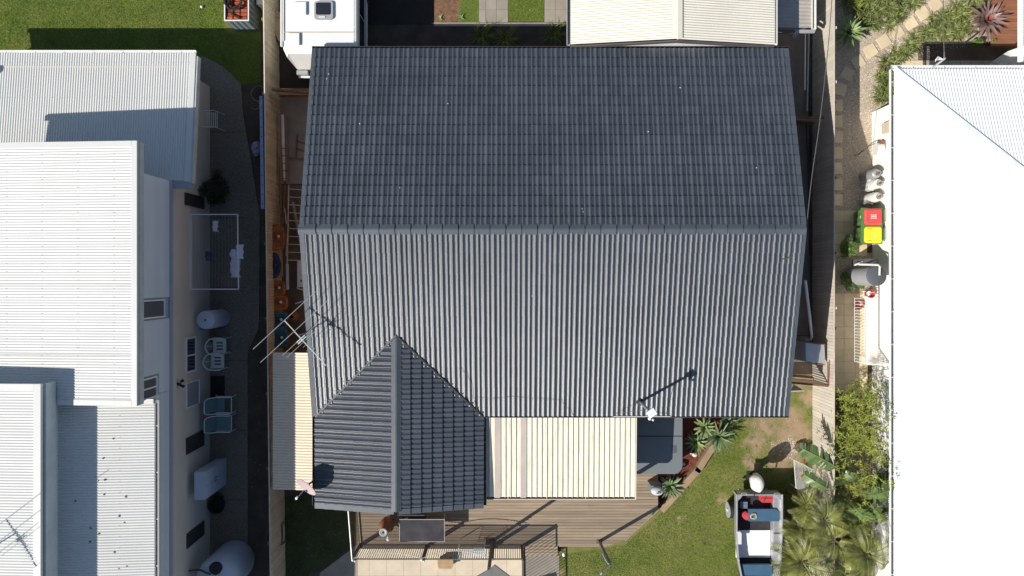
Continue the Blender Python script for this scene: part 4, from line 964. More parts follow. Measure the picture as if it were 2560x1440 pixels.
for i, (a, b, z, r, mt, lb) in enumerate([((700,455),(703,575),0.5,0.03,m_oldwood,'dark wooden pole closest to the left fence'), ((712,455),(706,560),0.35,0.04,m_rust,'rust-red steel bar beside the orange trap'),
        ((712,520),(716,560),0.8,0.02,m_galv,'short pale pole above the orange trap'), ((721,560),(715,640),0.6,0.03,m_oldrail,'grey pole lying against the ladder'),
        ((704,600),(706,690),0.4,0.02,m_oldrail,'thin pole with a pale ball end beside the blue trap'), ((697,390),(700,520),0.15,0.03,m_rail,'brown timber length at the foot of the left fence'),
        ((732,505),(752,610),0.2,0.05,m_conc,'pale plank leaning behind the ladder'), ((718,660),(719,724),0.9,0.05,m_galv,'grey square post near the orange traps')]):
    single('pole', MB().tube([W(*a, z), W(*b, z)], r, 8), mt, lb, 'pole', smooth=True)
for (a, b, lb) in (((742,720),(765,727),'pale batten lying beside the small white box'), ((738,759),(762,752),'pale batten lying above the round pot')):
    single('batten', MB().bar(W(*a, 0.06), W(*b, 0.06), 0.05, 0.03), m_offwhite, lb, 'timber')
t = thing('drying_rack', 'pale timber-framed board lying on the concrete path beside the tiled house', 'board', W(746, 370, 0.04))
part('panel', MB().prism(poly([(722,322),(770,352),(770,402),(722,400)], 0.03), 0.022, 0.035), m_conc, t)
for a, b in (((744,335),(741,395)), ((741,352),(770,362)), ((741,372),(770,380)), ((722,396),(770,398))): part('frame_bar', MB().bar(W(*a, 0.05), W(*b, 0.05), 0.05, 0.03), m_oldwood, t)
t = thing('fibro_box', 'small white box with a hole tucked under the eave of the tiled house', 'box', W(754, 706, 0))
part('case', MB().box(WX(743,0.3), WX(764,0.3), WY(718,0.3), WY(652,0.3), 0.0, 0.3), m_offwhite, t); part('hole', MB().lathe(W(753, 702, 0.301), [(0.03, 0), (0.03, 0.004)], 12), m_black, t)
t = thing('terracotta_pot', 'round brown pot with a dark mouth between the traps and the tiled house', 'pot', W(739, 790, 0)); c = ORG[t.name]
part('pot_body', MB().lathe(c, [(0.15, 0), (0.19, 0.2), (0.15, 0.42), (0.09, 0.5), (0.10, 0.52), (0.07, 0.52), (0.06, 0.46)], 20), m_terra, t, smooth=True); part('mouth', MB().lathe(c + Vector((0,0,0.465)), [(0.06, 0), (0.0, 0.004)], 14), m_black, t)
def crab_trap(label, px, py, w, h, z, mt, group, oval=False, flip=0.35):
    """netted cage of two wire rings joined by netting, leaning on the fence"""
    t = thing('crab_trap', label, 'crab trap', W(px, py, z-0.3), group); c = W(px, py, z)
    k = (CAM_H-z)/FPX; a = w*k/2; b = h*k/2
    def pt(ang, rr, dz):
        ex = 0.55 if not oval else 1.0; cx_ = math.cos(ang); sx_ = math.sin(ang)
        x = (abs(cx_)**ex)*math.copysign(1, cx_)*a*rr; y = (abs(sx_)**ex)*math.copysign(1, sx_)*b*rr
        return (c.x + x + dz*0.25, c.y + y, c.z + dz - x*flip)
    n = 24
    for rr, dz in ((1.0, 0), (0.94, -0.22)): part('ring', MB().tube([pt(2*math.pi*i/n, rr, dz) for i in range(n+1)], 0.012, 5), m_rust if not oval else m_black, t)
    mb = MB(); vs = []; fs = []
    rings = [(0.94, -0.22), (0.97, -0.11), (1.0, 0.0), (0.75, 0.02), (0.5, -0.02), (0.25, 0.0), (0.02, 0.03)]
    for rr, dz in rings:
        for i in range(n): vs.append(pt(2*math.pi*i/n, rr, dz + random.uniform(-0.012, 0.012)))
    for j in range(len(rings)-1):
        for i in range(n): fs.append((j*n+i, j*n+(i+1)%n, (j+1)*n+(i+1)%n, (j+1)*n+i))
    part('netting', mb.add(vs, fs), mt, t, smooth='all')
    mb = MB()
    for i in range(0, n, 2): mb.tube([pt(2*math.pi*i/n, q, d_ + 0.014) for q, d_ in rings[1:]], 0.005, 4)
    for q in (0.4, 0.7): mb.tube([pt(2*math.pi*i/n, q, 0.022) for i in range(n+1)], 0.005, 4)
    part('net_cord', mb, m_rust if mt is m_orange else m_black, t)
    part('float', MB().blob(pt(0.2, 0.25, 0.07), 0.05, 0.05, 0.04, 8, 5), m_offwhite if not oval else m_bluenet, t)
G_ = 'netted crab traps stacked along the left fence'
crab_trap('large orange netted crab trap, topmost in the row against the left fence', 691, 594, 40, 62, 0.9, m_orange, G_)
crab_trap('oval dark blue netted crab trap between the orange ones', 685, 664, 30, 64, 0.9, m_bluenet, G_, True)
crab_trap('orange netted crab trap just below the blue oval one', 693, 721, 38, 38, 0.8, m_orange, G_)
crab_trap('orange-red netted crab trap touching the teal ones', 696, 757, 44, 38, 0.8, m_orange, G_)
crab_trap('teal netted crab trap directly below the lowest orange one', 697, 801, 44, 44, 0.8, m_tealnet, G_)
crab_trap('teal netted crab trap nearest the cream awning', 699, 846, 42, 48, 0.8, m_tealnet, G_)
# cream awning
t = thing('cream_awning', 'cream corrugated awning between the left fence and the tiled house, half in shade', 'awning', (-6.7, -4.6, 0))
ax0, ax1 = WX(681, 1.5), WX(786, 1.62); ay0, ay1 = WY(1224, 1.5), WY(881, 1.5)
mb = MB(); corr(mb, (ax0, ay1, 1.47), (0,-1,0), (ax1-ax0+0.25, 0, 0.13), ay1-ay0, (0, ax1-ax0+0.25), pitch=0.095, amp=0.02) if False else corr(mb, (ax1+0.25, ay1, 1.62), (0,-1,0) if False else (0,1,0), (-1, 0, -0.1), 0.01, (0, 0.01))
mb = MB(); corr(mb, (ax1+0.25, ay0, 1.62), (0,1,0), (-(ax1-ax0+0.25), 0, -0.15), ay1-ay0, (0, ax1-ax0+0.25), pitch=0.09, amp=0.022)
part('roof_sheet', mb, m_awning, t)
part('beam', MB().box(ax0+0.02, ax0+0.07, ay0, ay1, 1.36, 1.455), m_rail, t)
for y in (ay0+0.1, (ay0+ay1)/2, ay1-0.1): part('post', MB().box(ax0+0.03, ax0+0.11, y-0.04, y+0.04, 0, 1.36), m_rail, t)
# bottom left: cane chair and hard ground
t = thing('bucket_chair', 'dark round-backed outdoor chair against the left fence below the cream awning', 'chair', W(700, 1325, 0)); c = ORG[t.name]
arc = [(c.x - 0.22*math.cos(a) + 0.02, c.y + 0.42*math.sin(a), 0.0) for a in np.linspace(-1.4, 1.4, 15)]
part('frame', MB().tube([(x, y, 0.72) for x, y, z in arc], 0.018, 6).tube([(x+0.05, y*0.92+c.y*0.08, 0.38) for x, y, z in arc], 0.015, 6), m_stem, t)
mb = MB(); vs = []
for x, y, z in arc: vs += [(x, y, 0.71), (x+0.05, y*0.92+c.y*0.08, 0.38)]
part('backrest', mb.add(vs, [(2*i, 2*i+1, 2*i+3, 2*i+2) for i in range(14)]), M('dark_woven_cane', (0.085, 0.075, 0.06), 0.8, 0.25, 12), t)
part('seat', MB().prism([(x+0.03, y*0.9+c.y*0.1) for x, y, z in arc] + [(c.x+0.2, c.y+0.3), (c.x+0.22, c.y), (c.x+0.2, c.y-0.3)], 0.36, 0.40), M('dark_woven_cane', (0.085, 0.075, 0.06)), t)
for dx, dy in ((-0.12,-0.3),(-0.12,0.3),(0.22,-0.36),(0.22,0.36)): part('leg', MB().bar((c.x+dx, c.y+dy, 0), (c.x+dx*0.9, c.y+dy*0.9, 0.5), 0.03), m_stem, t)
structure('lawn', MB().flat(poly([(790,1240),(900,1240),(900,1350),(800,1425),(770,1440),(745,1600),(712,1600),(712,1240)]), 0.006), M('shade_darkened_lawn', (0.045, 0.055, 0.018), 0.95, 0.35, 2.0, 0.3, 50, 0.4))  # turf colour darkened to stand in for the shade on this patch
structure('paving', MB().prism(poly([(893,1362),(893,1600),(790,1600),(800,1432)]), -0.1, 0.012), m_greypav)

# ------------------------------------------------------------------ caravan
cvx0, cvx1, cvy0, cvz = WX(706, 2.15), WX(892, 2.15), WY(143, 2.15), 2.15
cv = thing('caravan', 'white caravan with two roof vents and a glass hatch parked beside the left fence', 'caravan', ((cvx0+cvx1)/2, 9, 0))
ch = 0.10
bd = MB(); cyE = 12.6
prof = [(cvx0, 0.45), (cvx1+0.0, 0.45), (cvx1, cvz-ch), (cvx1-ch, cvz-0.015), (cvx0+ch, cvz-0.015), (cvx0, cvz-ch)]
n = len(prof); yy = [cvy0+0.28, cyE]
vs = [(x, yy[0], z) for x, z in prof] + [(x, yy[1], z) for x, z in prof]
vs += [(cvx0+0.04, cvy0+0.02, 0.55), (cvx1-0.04, cvy0+0.02, 0.55), (cvx1-0.04, cvy0+0.10, cvz-0.35), (cvx1-ch-0.05, cvy0+0.14, cvz-0.10), (cvx0+ch+0.05, cvy0+0.14, cvz-0.10), (cvx0+0.04, cvy0+0.10, cvz-0.35)]
fs = [(i, (i+1)%n, n+(i+1)%n, n+i) for i in range(n)] + [(2*n+i, 2*n+(i+1)%n, (i+1)%n, i) for i in range(n)] + [tuple(range(3*n-1, 2*n-1, -1)), tuple(range(n, 2*n))]
bd.add(vs, fs); part('body', bd, m_white, cv)
for yv in (WY(80, 2.17), WY(-60, 2.17)): part('roof_seam', MB().box(cvx0+0.05, cvx1-0.05, yv-0.012, yv+0.012, cvz-0.014, cvz+0.004), M('aged_sealant', (0.52, 0.44, 0.34), 0.8), cv)
for s in (cvx0+0.02, cvx1-0.05): part('roof_rail', MB().box(s, s+0.03, cvy0+0.5, cyE-0.1, cvz-0.05, cvz+0.012), m_offwhite, cv)
for (a, b, c_, d) in ((732, 2, 765, 36), (718, 80, 748, 112)):
    hx0, hy1, hx1, hy0 = WX(a,2.26), WY(b,2.26), WX(c_,2.26), WY(d,2.26)
    h_ = part('roof_vent', MB().box(hx0+0.03, hx1-0.03, hy0+0.03, hy1-0.03, cvz-0.01, 2.185), m_tankgrey, cv); part('vent_lid', MB().hexa([(hx0,hy0,2.187),(hx1,hy0,2.187),(hx1,hy1,2.187),(hx0,hy1,2.187)], [(hx0+0.02,hy0+0.02,2.22),(hx1-0.02,hy0+0.02,2.22),(hx1-0.02,hy1-0.02,2.22),(hx0+0.02,hy1-0.02,2.22)]), m_white, h_)
hx0, hy1, hx1, hy0 = WX(785,2.22), WY(2,2.22), WX(832,2.22), WY(48,2.22)
def rrect(x0, x1, y0, y1, r, n=5):
    out = []
    for cx_, cy_, a0 in ((x1-r, y1-r, 0), (x0+r, y1-r, 90), (x0+r, y0+r, 180), (x1-r, y0+r, 270)):
        for k in range(n+1): a = R(a0 + 90*k/n); out.append((cx_ + r*math.cos(a), cy_ + r*math.sin(a)))
    return out
h_ = part('skylight', MB().prism(rrect(hx0, hx1, hy0, hy1, 0.09), cvz-0.01, 2.21), m_tankgrey, cv)
part('pane', MB().prism(rrect(hx0+0.06, hx1-0.08, hy0+0.14, hy1-0.06, 0.04), 2.21, 2.235), m_glass, h_); part('handle', MB().box(hx0+0.15, hx0+0.35, hy0+0.05, hy0+0.09, 2.21, 2.24), m_offwhite, h_)
for a, b in ((30, 92), (-70, 12)): w_ = part('window', MB().box(cvx1+0.002, cvx1+0.02, WY(b+28, 1.6), WY(a, 1.6), 1.1, 1.75), m_glass, cv); part('frame', MB().box(cvx1+0.002, cvx1+0.026, WY(b+28,1.6)-0.03, WY(b+28,1.6)-0.002, 1.08, 1.77), m_offwhite, w_)
part('stripe', MB().box(cvx1+0.002, cvx1+0.008, cvy0+0.4, cyE, 0.75, 0.95), m_band, cv)
part('drawbar', MB().bar((-6.3, cvy0, 0.45), (-5.9, cvy0-0.9, 0.45), 0.07).bar((-5.5, cvy0, 0.45), (-5.9, cvy0-0.9, 0.45), 0.07), m_dkmetal, cv)
part('bumper', MB().bar(W(747, 193, 0.6), W(800, 193, 0.6), 0.05, 0.08), m_white, cv); part('gas_locker', MB().box(WX(748,0.5), WX(775,0.5), WY(186,0.8), WY(176,0.8), 0.45, 0.8), m_tankgrey, cv)
for x in (cvx0+0.02, cvx1-0.18): part('wheel', MB().tube([(x, 9.4, 0.33), (x+0.18, 9.4, 0.33)], 0.33, 20), m_black, cv)
part('awning_roll', MB().tube([(cvx0-0.04, cvy0+0.35, cvz-0.06), (cvx0-0.04, cyE, cvz-0.06)], 0.045, 8), m_offwhite, cv)
t = thing('brick_stack', 'yellow-brown stone slabs between the caravan and the left fence', 'stones', W(690, 60, 0))
for pp in ([(679,15),(702,34),(702,45),(690,45),(680,38)], [(687,44),(703,44),(703,88),(687,86)], [(688,87),(704,87),(702,103),(697,103)]): part('stone', MB().prism(poly(pp, 0.4), 0.0, 0.4), m_timber, t)

# ------------------------------------------------------------------ roof mast, dish
t = thing('roof_mast', 'grey stayed mast with a white square cap on the front slope of the tiled roof', 'mast', W(1600, 1003, 2.6)); mbp = Vector((3.95, -3.76, main_z(-3.76))); mtp = Vector((3.97, -3.79, 4.28))
part('pole', MB().tube([mbp, mtp], 0.045, 10), m_galv, t, smooth=True); part('flashing', MB().lathe(mbp, [(0.12, 0.03), (0.06, 0.09), (0.045, 0.14)], 14), m_dkmetal, t)
i0 = MB(); i0.box(mtp.x-0.12, mtp.x+0.12, mtp.y-0.10, mtp.y+0.10, 4.26, 4.33); i0.rot(0, mtp, R(35)); part('cap_box', i0, m_capwhite, t)
part('insulator', MB().blob(mtp + Vector((-0.05, -0.16, 0)), 0.05, 0.05, 0.05), m_capwhite, t); part('insulator', MB().blob(mtp + Vector((0.05, -0.2, -0.03)), 0.035, 0.035, 0.05), m_capwhite, t)
for q in (Vector((3.2, -4.14, 2.56)), Vector((4.75, -4.14, 2.56))): part('stay_wire', MB().tube([mtp - Vector((0,0,0.55)), q], 0.007, 5), m_wire, t)
part('eave_bar', MB().bar((3.15, -4.22, 2.56), (4.9, -4.22, 2.56), 0.02), m_offwhite, t)
t = thing('satellite_dish', 'faded pink-grey satellite dish at the left eave of the front gable', 'satellite dish', (-5.93, -6.0, 2.5))
dc = W(765, 1218, 2.95); nd = Vector((-0.49, -0.61, 0.62)).normalized(); u_ = nd.cross(Vector((0,0,1))).normalized(); v_ = u_.cross(nd).normalized()
mb = MB(); vs = [dc - nd*0.06]; fs = []
for j in range(1, 6):
    for k in range(28): a = 2*math.pi*k/28; q = j/5; vs.append(dc + (u_*math.cos(a)*0.36 + v_*math.sin(a)*0.36)*q - nd*0.06*(1-q*q))
for k in range(28): fs.append((0, 1+k, 1+(k+1)%28))
for j in range(4):
    for k in range(28): fs.append((1+j*28+k, 1+(j+1)*28+k, 1+(j+1)*28+(k+1)%28, 1+j*28+(k+1)%28))
o_ = len(vs); vs += [Vector(p) - nd*0.012 for p in vs]; fs += [tuple(i+o_ for i in f[::-1]) for f in fs]
fs += [(113+k, 113+(k+1)%28, 113+(k+1)%28+o_, 113+k+o_) for k in range(28)]
part('reflector', mb.add(vs, fs), m_dish, t, smooth=True)
lnb = W(738, 1250, 2.95); part('feed_arm', MB().tube([dc - v_*0.34, lnb], 0.012, 6), m_dish, t); part('receiver_head', MB().bar(lnb - nd*0.05, lnb + Vector((0.06, 0.09, 0.01)), 0.06), m_capwhite, t)
part('mount', MB().tube([dc - nd*0.07, dc - nd*0.2 + Vector((0.05,0,-0.05)), (-5.98, -6.1, 2.4)], 0.03, 8), m_dkmetal, t)
# ------------------------------------------------------------------ deck, pool fence and what stands there
DZ = 0.35
dk = thing('timber_deck', 'weathered timber deck in front of the tiled house, boards running left to right', 'deck', (0, -6.5, 0))
yb_, yt_ = WY(1365, DZ), -3.85
dx0, dx1 = WX(893, DZ), WX(1645, DZ)
def right_at(y):
    ya, yc = WY(1275, DZ), WY(1352, DZ)
    if y > ya: return dx1
    if y > yc: return dx1 + (WX(1560, DZ) - dx1) * (ya - y)/(ya - yc)
    return WX(1560, DZ) - (yc - y) * 3.0
y = yb_; bw = 0.098; row = 0
while y < yt_ - bw:
    x1_ = right_at(y + bw/2); cut = dx0 + random.uniform(0.2, 0.8)*(x1_ - dx0); cut2 = random.uniform(cut, x1_)
    if x1_ - cut < 0.6: cut = x1_ - 0.6
    for a, b in ((dx0, cut), (cut+0.003, x1_)):
        ra, rb = (right_at(y), right_at(y+bw-0.012)) if b == x1_ else (b, b)
        dz_ = random.uniform(-0.002, 0.002)
        part('deck_board', MB().hexa([(a,y,DZ-0.025+dz_),(ra,y,DZ-0.025+dz_),(rb,y+bw-0.009,DZ-0.025+dz_),(a,y+bw-0.009,DZ-0.025+dz_)], [(a,y,DZ+dz_),(ra,y,DZ+dz_),(rb,y+bw-0.009,DZ+dz_),(a,y+bw-0.009,DZ+dz_)]), m_deck, dk)
    y += bw
for k in range(8): x = dx0 + 0.1 + k*1.15; part('joist', MB().box(x-0.02, x+0.02, yb_+0.03, yt_-0.05, 0.2, DZ-0.03), m_rail, dk)
part('edge_board', MB().box(WX(1398,DZ), WX(1516,DZ), yb_-0.03, yb_-0.003, 0.02, DZ-0.01), m_deck, dk); part('edge_board', MB().box(dx0-0.03, dx0-0.003, yb_, -6.9, 0.05, DZ), m_rail, dk)
a = Vector((dx1+0.02, WY(1275, DZ)-0.0, 0.18)); b = Vector((WX(1560, DZ)+0.03, WY(1352, DZ), 0.18)); part('edge_board', MB().bar(a, b, 0.03, 0.34), m_deck, dk)
# lower step at the gate
st_ = thing('deck_step', 'two low timber step boards below the deck beside the pool gate', 'step', (1.0, yb_-0.2, 0)); y = WY(1389, 0.18)
for k in range(3): part('step_board', MB().box(WX(1313,0.18), WX(1394,0.18), y+k*0.107, y+k*0.107+0.098, 0.14, 0.18), m_deck, st_)
# cream paving by the pool, laid slab by slab
pv = thing('pool_paving', 'cream square paving slabs beside the deck at the bottom edge', 'paving', (-2, -9.6, 0)); pv2 = WX(1310, 0); x = WX(894, 0)
sw = 0.585; x = WX(894, 0); cix = 0
px_ = pv2
while px_ > WX(894, 0) + 0.05:
    xl = max(px_ - sw, WX(894, 0)); yy_ = WY(1371, 0)
    y_ = yy_ ; first = 0.33
    while y_ > -11.0:
        hgt = first if first else sw; first = 0
        part('paving_slab', MB().box(xl+0.003, px_-0.003, y_-hgt+0.003, y_-0.003, -0.04, 0.03+random.uniform(-0.001,0.001)), m_cream_pav, pv); y_ -= hgt
    px_ -= sw
mb = MB().box(WX(894,0), pv2, -11, WY(1371,0), -0.05, 0.02); part('mortar_bed', mb, m_conc, pv)
# timber step pad
t = thing('timber_bench', 'small timber bench with clipped corners on the cream paving behind the pool fence', 'bench', W(1113, 1410, 0.03)); z = 0.3; m_benchw = M('warm_bench_timber', (0.46, 0.31, 0.17), 0.7, 0.15, 3, 0.1, 60, rnd=0.1)
xa, xb, y1_, y0_ = WX(1094,z), WX(1133,z), WY(1397,z), WY(1423,z); n = 7
for k in range(n):
    ya = y0_ + (y1_-y0_)*k/n; ins = 0.05 if k == 0 else (0.02 if k == 1 else 0); part('slat', MB().box(xa+ins, xb-ins, ya, ya+(y1_-y0_)/n-0.006, z-0.03, z), m_benchw, t)
for x in (xa+0.08, xb-0.08): part('leg', MB().box(x-0.03, x+0.03, y0_+0.04, y1_-0.03, 0.03, z-0.032), m_deck, t)
# pool fence: top rail at 1.45
FZ = DZ + 1.12; yF = WY(1398, FZ)
m_fencemetal = M('dark_bronze_rail', (0.12, 0.105, 0.085), 0.5, 0.1, 3)
def pool_fence(label, x0, y0, x1, y1, n, top_m=None, z0=DZ+0.06, rails=True):
    t = thing('pool_fence', label, 'fence', (x0, y0, DZ)); a = Vector((x0, y0, 0)); b = Vector((x1, y1, 0))
    me = MB().box(-0.009, 0.009, -0.007, 0.007, 0, FZ-z0-0.02).mesh('picket', m_fencemetal)
    for k in range(1, n): p = a.lerp(b, k/n); p.z = z0+0.005; inst('picket', me, t, Matrix.Translation(p))
    for z in (FZ, z0): part('rail', MB().bar(a+Vector((0,0,z)), b+Vector((0,0,z)), 0.035, 0.03), top_m or m_fencemetal, t)
    for p in (a, b): part('post', MB().box(p.x-0.028, p.x+0.028, p.y-0.028, p.y+0.028, DZ if z0 > 0.3 else 0, FZ+0.03), m_fencemetal, t)
    return t
fx = [WX(883, FZ), WX(1055, FZ), WX(1226, FZ), WX(1305, FZ)]
pool_fence('bronze picket pool fence from the corner post to the middle post', fx[0], yF, fx[1], yF, 30)
pool_fence('bronze picket pool fence from the middle post to the lamp post', fx[1]+0.06, yF, fx[2], yF, 29)
pool_fence('bronze picket pool gate panel right of the lamp post', fx[2]+0.08, yF, fx[3], yF, 13)
pool_fence('bronze picket pool fence running down to the bottom edge beside the grey pavers', fx[3]+0.03, yF-0.06, fx[3]+0.05, -11.2, 21, z0=0.10)
tf = pool_fence('bronze picket fence along the left side of the deck with a pale top rail', fx[0]-0.01, yF+0.06, fx[0]-0.13, WY(1280, FZ), 22)
part('handrail', MB().tube([(fx[0]-0.02, yF, FZ+0.06), (fx[0]-0.14, WY(1276,FZ), FZ+0.06)], 0.025, 8), m_galv, tf)
for i, (x, lb) in enumerate(((fx[0], 'at the left corner of the pool fence'), (fx[1], 'at the middle of the pool fence'))):
    single('post_light', MB().blob((x, yF, FZ+0.07), 0.05, 0.05, 0.04, 10, 6).blob((x+0.07, yF-0.05, FZ+0.05), 0.035, 0.035, 0.03, 8, 5), m_offwhite, f'small white light on the fence post {lb}', 'light', smooth=True)
def swag(x0, x1, dip, n=24): return [(x0+(x1-x0)*k/n, yF + 0.05 + dip*math.sin(math.pi*k/n), FZ + 0.06 - 0.10*math.sin(math.pi*k/n) + 0.006*math.sin(k*2)) for k in range(n+1)]
t = thing('string_lights', 'pale string of party lights swagged along the pool fence', 'lights', (fx[0], yF, FZ))
for x0, x1, d_ in ((fx[0], fx[1], 0.14), (fx[1], fx[2], 0.20)):
    pts = swag(x0, x1, d_); part('cord', MB().tube(pts, 0.010, 5), m_offwhite, t); mb = MB()
    for p in pts[1:-1]: part('bulb', MB().blob((p[0], p[1], p[2]-0.02), 0.016, 0.016, 0.02, 5, 4), m_offwhite, t)
# lamp post with shade sail
t = thing('sail_post', 'tall dark post carrying a small grey shade cloth beside the pool gate', 'post', W(1231, 1350, DZ)); b0 = W(1231, 1352, DZ); tp = Vector((b0.x-0.04, b0.y+0.10, 2.95))
part('pole', MB().tube([b0, tp], 0.055, 10), m_fencemetal, t); part('collar', MB().lathe(b0 + Vector((0,0,0.0)), [(0.09,0),(0.09,0.03),(0.06,0.04)], 12), m_fencemetal, t)
part('rope_coil', MB().tube([(b0.x-0.07+0.03*math.sin(k), b0.y-0.05, 0.9+k*0.02) for k in range(40)], 0.012, 5), m_offwhite, t)
ss = thing('shade_sail', 'small grey shade cloth at the top of the tall dark post, bottom edge', 'shade sail', tp)
mb = MB(); P0 = W(1222, 1424, 3.0); P1 = W(1236, 1412, 3.0); P2 = W(1276, 1442, 2.98); P3 = W(1230, 1444, 2.97); P4 = W(1190, 1442, 2.98)
mb.add([P0, P1, P2, P3, P4], [(0,4,3,2,1)]).add([p - Vector((0,0,0.012)) for p in (P0,P1,P2,P3,P4)], [(0,1,2,3,4)]); part('cloth', mb, m_sail, ss)
um = thing('shadow_caster', 'unseen square grey canopy added past the bottom edge to cast a shadow', 'shadow caster', (-1.6, -12.4, 0)); part('shadow_caster_canopy', MB().add([(-0.66,-11.35,2.2), (-2.6,-11.9,2.2), (-2.1,-13.8,2.2), (-0.2,-13.3,2.2), (-1.4,-12.6,2.6)], [(0,1,4),(1,2,4),(2,3,4),(3,0,4)]), m_sail, um); part('pole', MB().tube([(-1.4,-12.6,0),(-1.4,-12.6,2.58)], 0.025, 8), m_galv, um)  # canopy out of view, added only to throw a shadow on the grey pavers
part('edge_webbing', MB().tube([P1, P2], 0.022, 6).tube([P0, P4], 0.015, 6), m_tanklid, ss)
# bent post on the deck edge
t = thing('sail_post', 'dark square post leaning from the deck edge, with a bare arm at its top', 'post', W(1497, 1353, DZ)); b0 = W(1498, 1354, DZ); tp = W(1526, 1412, 2.3)
part('pole', MB().bar(b0, tp, 0.085), m_fencemetal, t); part('base_plate', MB().box(b0.x-0.09, b0.x+0.09, b0.y-0.07, b0.y+0.07, DZ, DZ+0.015), m_fencemetal, t)
e = W(1505, 1430, 2.28); part('arm', MB().bar(tp, e, 0.05), m_fencemetal, t); part('turnbuckle', MB().tube([e + Vector((0,0,0.03)), W(1501, 1437, 2.3)], 0.028, 6), m_alu, t)
part('cleat_rope', MB().tube([W(1507,1385,1.4), W(1512,1396,1.7), W(1521,1410,2.25)], 0.018, 6), M('pale_cyan_rope', (0.45, 0.6, 0.62), 0.7), t)
t = thing('garden_tap', 'garden tap with a pale head at the corner of deck and lawn', 'tap', W(1405, 1372, 0)); p = W(1405, 1371, 0)
part('pipe', MB().tube([p, p+Vector((0,0,0.45))], 0.03, 6), m_galv, t); part('tap_head', MB().blob(p+Vector((0.02,-0.03,0.48)), 0.05, 0.07, 0.05, 8, 5), m_capwhite, t)
# table
tz = DZ+0.72; t = thing('outdoor_table', 'rectangular outdoor table with dark top and thin pale frame on the deck', 'table', W(1055, 1326, DZ)); xa, xb, y1_, y0_ = WX(998,tz), WX(1112,tz), WY(1298,tz), WY(1355,tz)
part('tabletop', MB().box(xa+0.02, xb-0.02, y0_+0.02, y1_-0.02, tz-0.01, tz), m_tabletop, t)
part('frame', MB().box(xa, xb, y0_, y0_+0.019, tz-0.03, tz+0.004).box(xa, xb, y1_-0.019, y1_, tz-0.03, tz+0.004).box(xa, xa+0.019, y0_+0.02, y1_-0.02, tz-0.03, tz+0.004).box(xb-0.019, xb, y0_+0.02, y1_-0.02, tz-0.03, tz+0.004), m_poly, t)
for x in (xa+0.05, xb-0.05):
    for y in (y0_+0.05, y1_-0.05): part('leg', MB().box(x-0.02, x+0.02, y-0.02, y+0.02, DZ, tz-0.03), m_poly, t)
for k, px in enumerate((1020, 1052)):
    c = W(px, 1284, DZ); t = thing('garden_chair', f'dark garden chair pushed in behind the table, {"left" if k == 0 else "right"} one of two', 'chair', c)
    part('seat', MB().box(c.x-0.22, c.x+0.22, c.y-0.2, c.y+0.2, DZ+0.42, DZ+0.45), m_shadecol, t); part('backrest', MB().box(c.x-0.22, c.x+0.22, c.y+0.2, c.y+0.23, DZ+0.5, DZ+0.85), m_shadecol, t)
    for dx in (-0.2, 0.2):
        for dy in (-0.18, 0.2): part('leg', MB().box(c.x+dx-0.015, c.x+dx+0.015, c.y+dy-0.015, c.y+dy+0.015, DZ, DZ+0.42), m_stem, t)
# chiminea
c = W(972, 1303, DZ); t = thing('chiminea', 'terracotta chiminea with a grey chimney mouth on the deck left of the table', 'chiminea', c)
part('belly', MB().lathe(c, [(0.12, 0.12), (0.22, 0.25), (0.25, 0.42), (0.20, 0.60), (0.12, 0.72), (0.095, 1.0), (0.12, 1.04), (0.115, 1.06), (0.08, 1.05)], 24), m_terra, t, smooth=True)
part('chimney_rim', MB().lathe(c + Vector((0,0,1.06)), [(0.125, 0), (0.13, 0.02), (0.10, 0.025), (0.06, 0.01)], 20), m_tankgrey, t); part('flue_mouth', MB().lathe(c + Vector((0,0,1.072)), [(0.045, 0), (0.0, 0.002)], 12), m_black, t)
for a in (0.4, 2.5, 4.6): part('leg', MB().bar(c + Vector((0.18*math.cos(a), 0.18*math.sin(a), 0)), c + Vector((0.13*math.cos(a), 0.13*math.sin(a), 0.3)), 0.025), m_black, t)
single('rag', MB().blob(W(970, 1347, 0.9), 0.05, 0.09, 0.05, 7, 4, 0.25), m_cloth, 'small white cloth bundle hanging below the chiminea mouth', 'cloth')
# wire airer
c = W(1182, 1365, DZ); t = thing('clothes_airer', 'white wire clothes airer standing inside the pool fence', 'airer', c)
for k in range(9): y = c.y + 0.22 - k*0.055; part('wire', MB().tube([(c.x-0.42, y, 1.10-k*0.02), (c.x+0.42, y+0.01, 1.10-k*0.02)], 0.009, 5), m_white, t)
for s in (-1, 1): part('frame', MB().tube([(c.x+s*0.42, c.y+0.25, DZ), (c.x+s*0.42, c.y+0.22, 1.1), (c.x+s*0.42, c.y-0.24, 0.93), (c.x+s*0.42, c.y-0.28, DZ)], 0.012, 6), m_white, t)
part('shelf', MB().box(c.x+0.02, c.x+0.40, c.y-0.2, c.y+0.05, 0.70, 0.71), m_offwhite, t)
single('vent_pipe', MB().lathe(W(1197, 1264, DZ+0.9), [(0.035, -0.9), (0.035, 0), (0.02, 0.02)], 12), m_capwhite, 'round white capped pipe beside the right corner of the front gable', 'pipe')
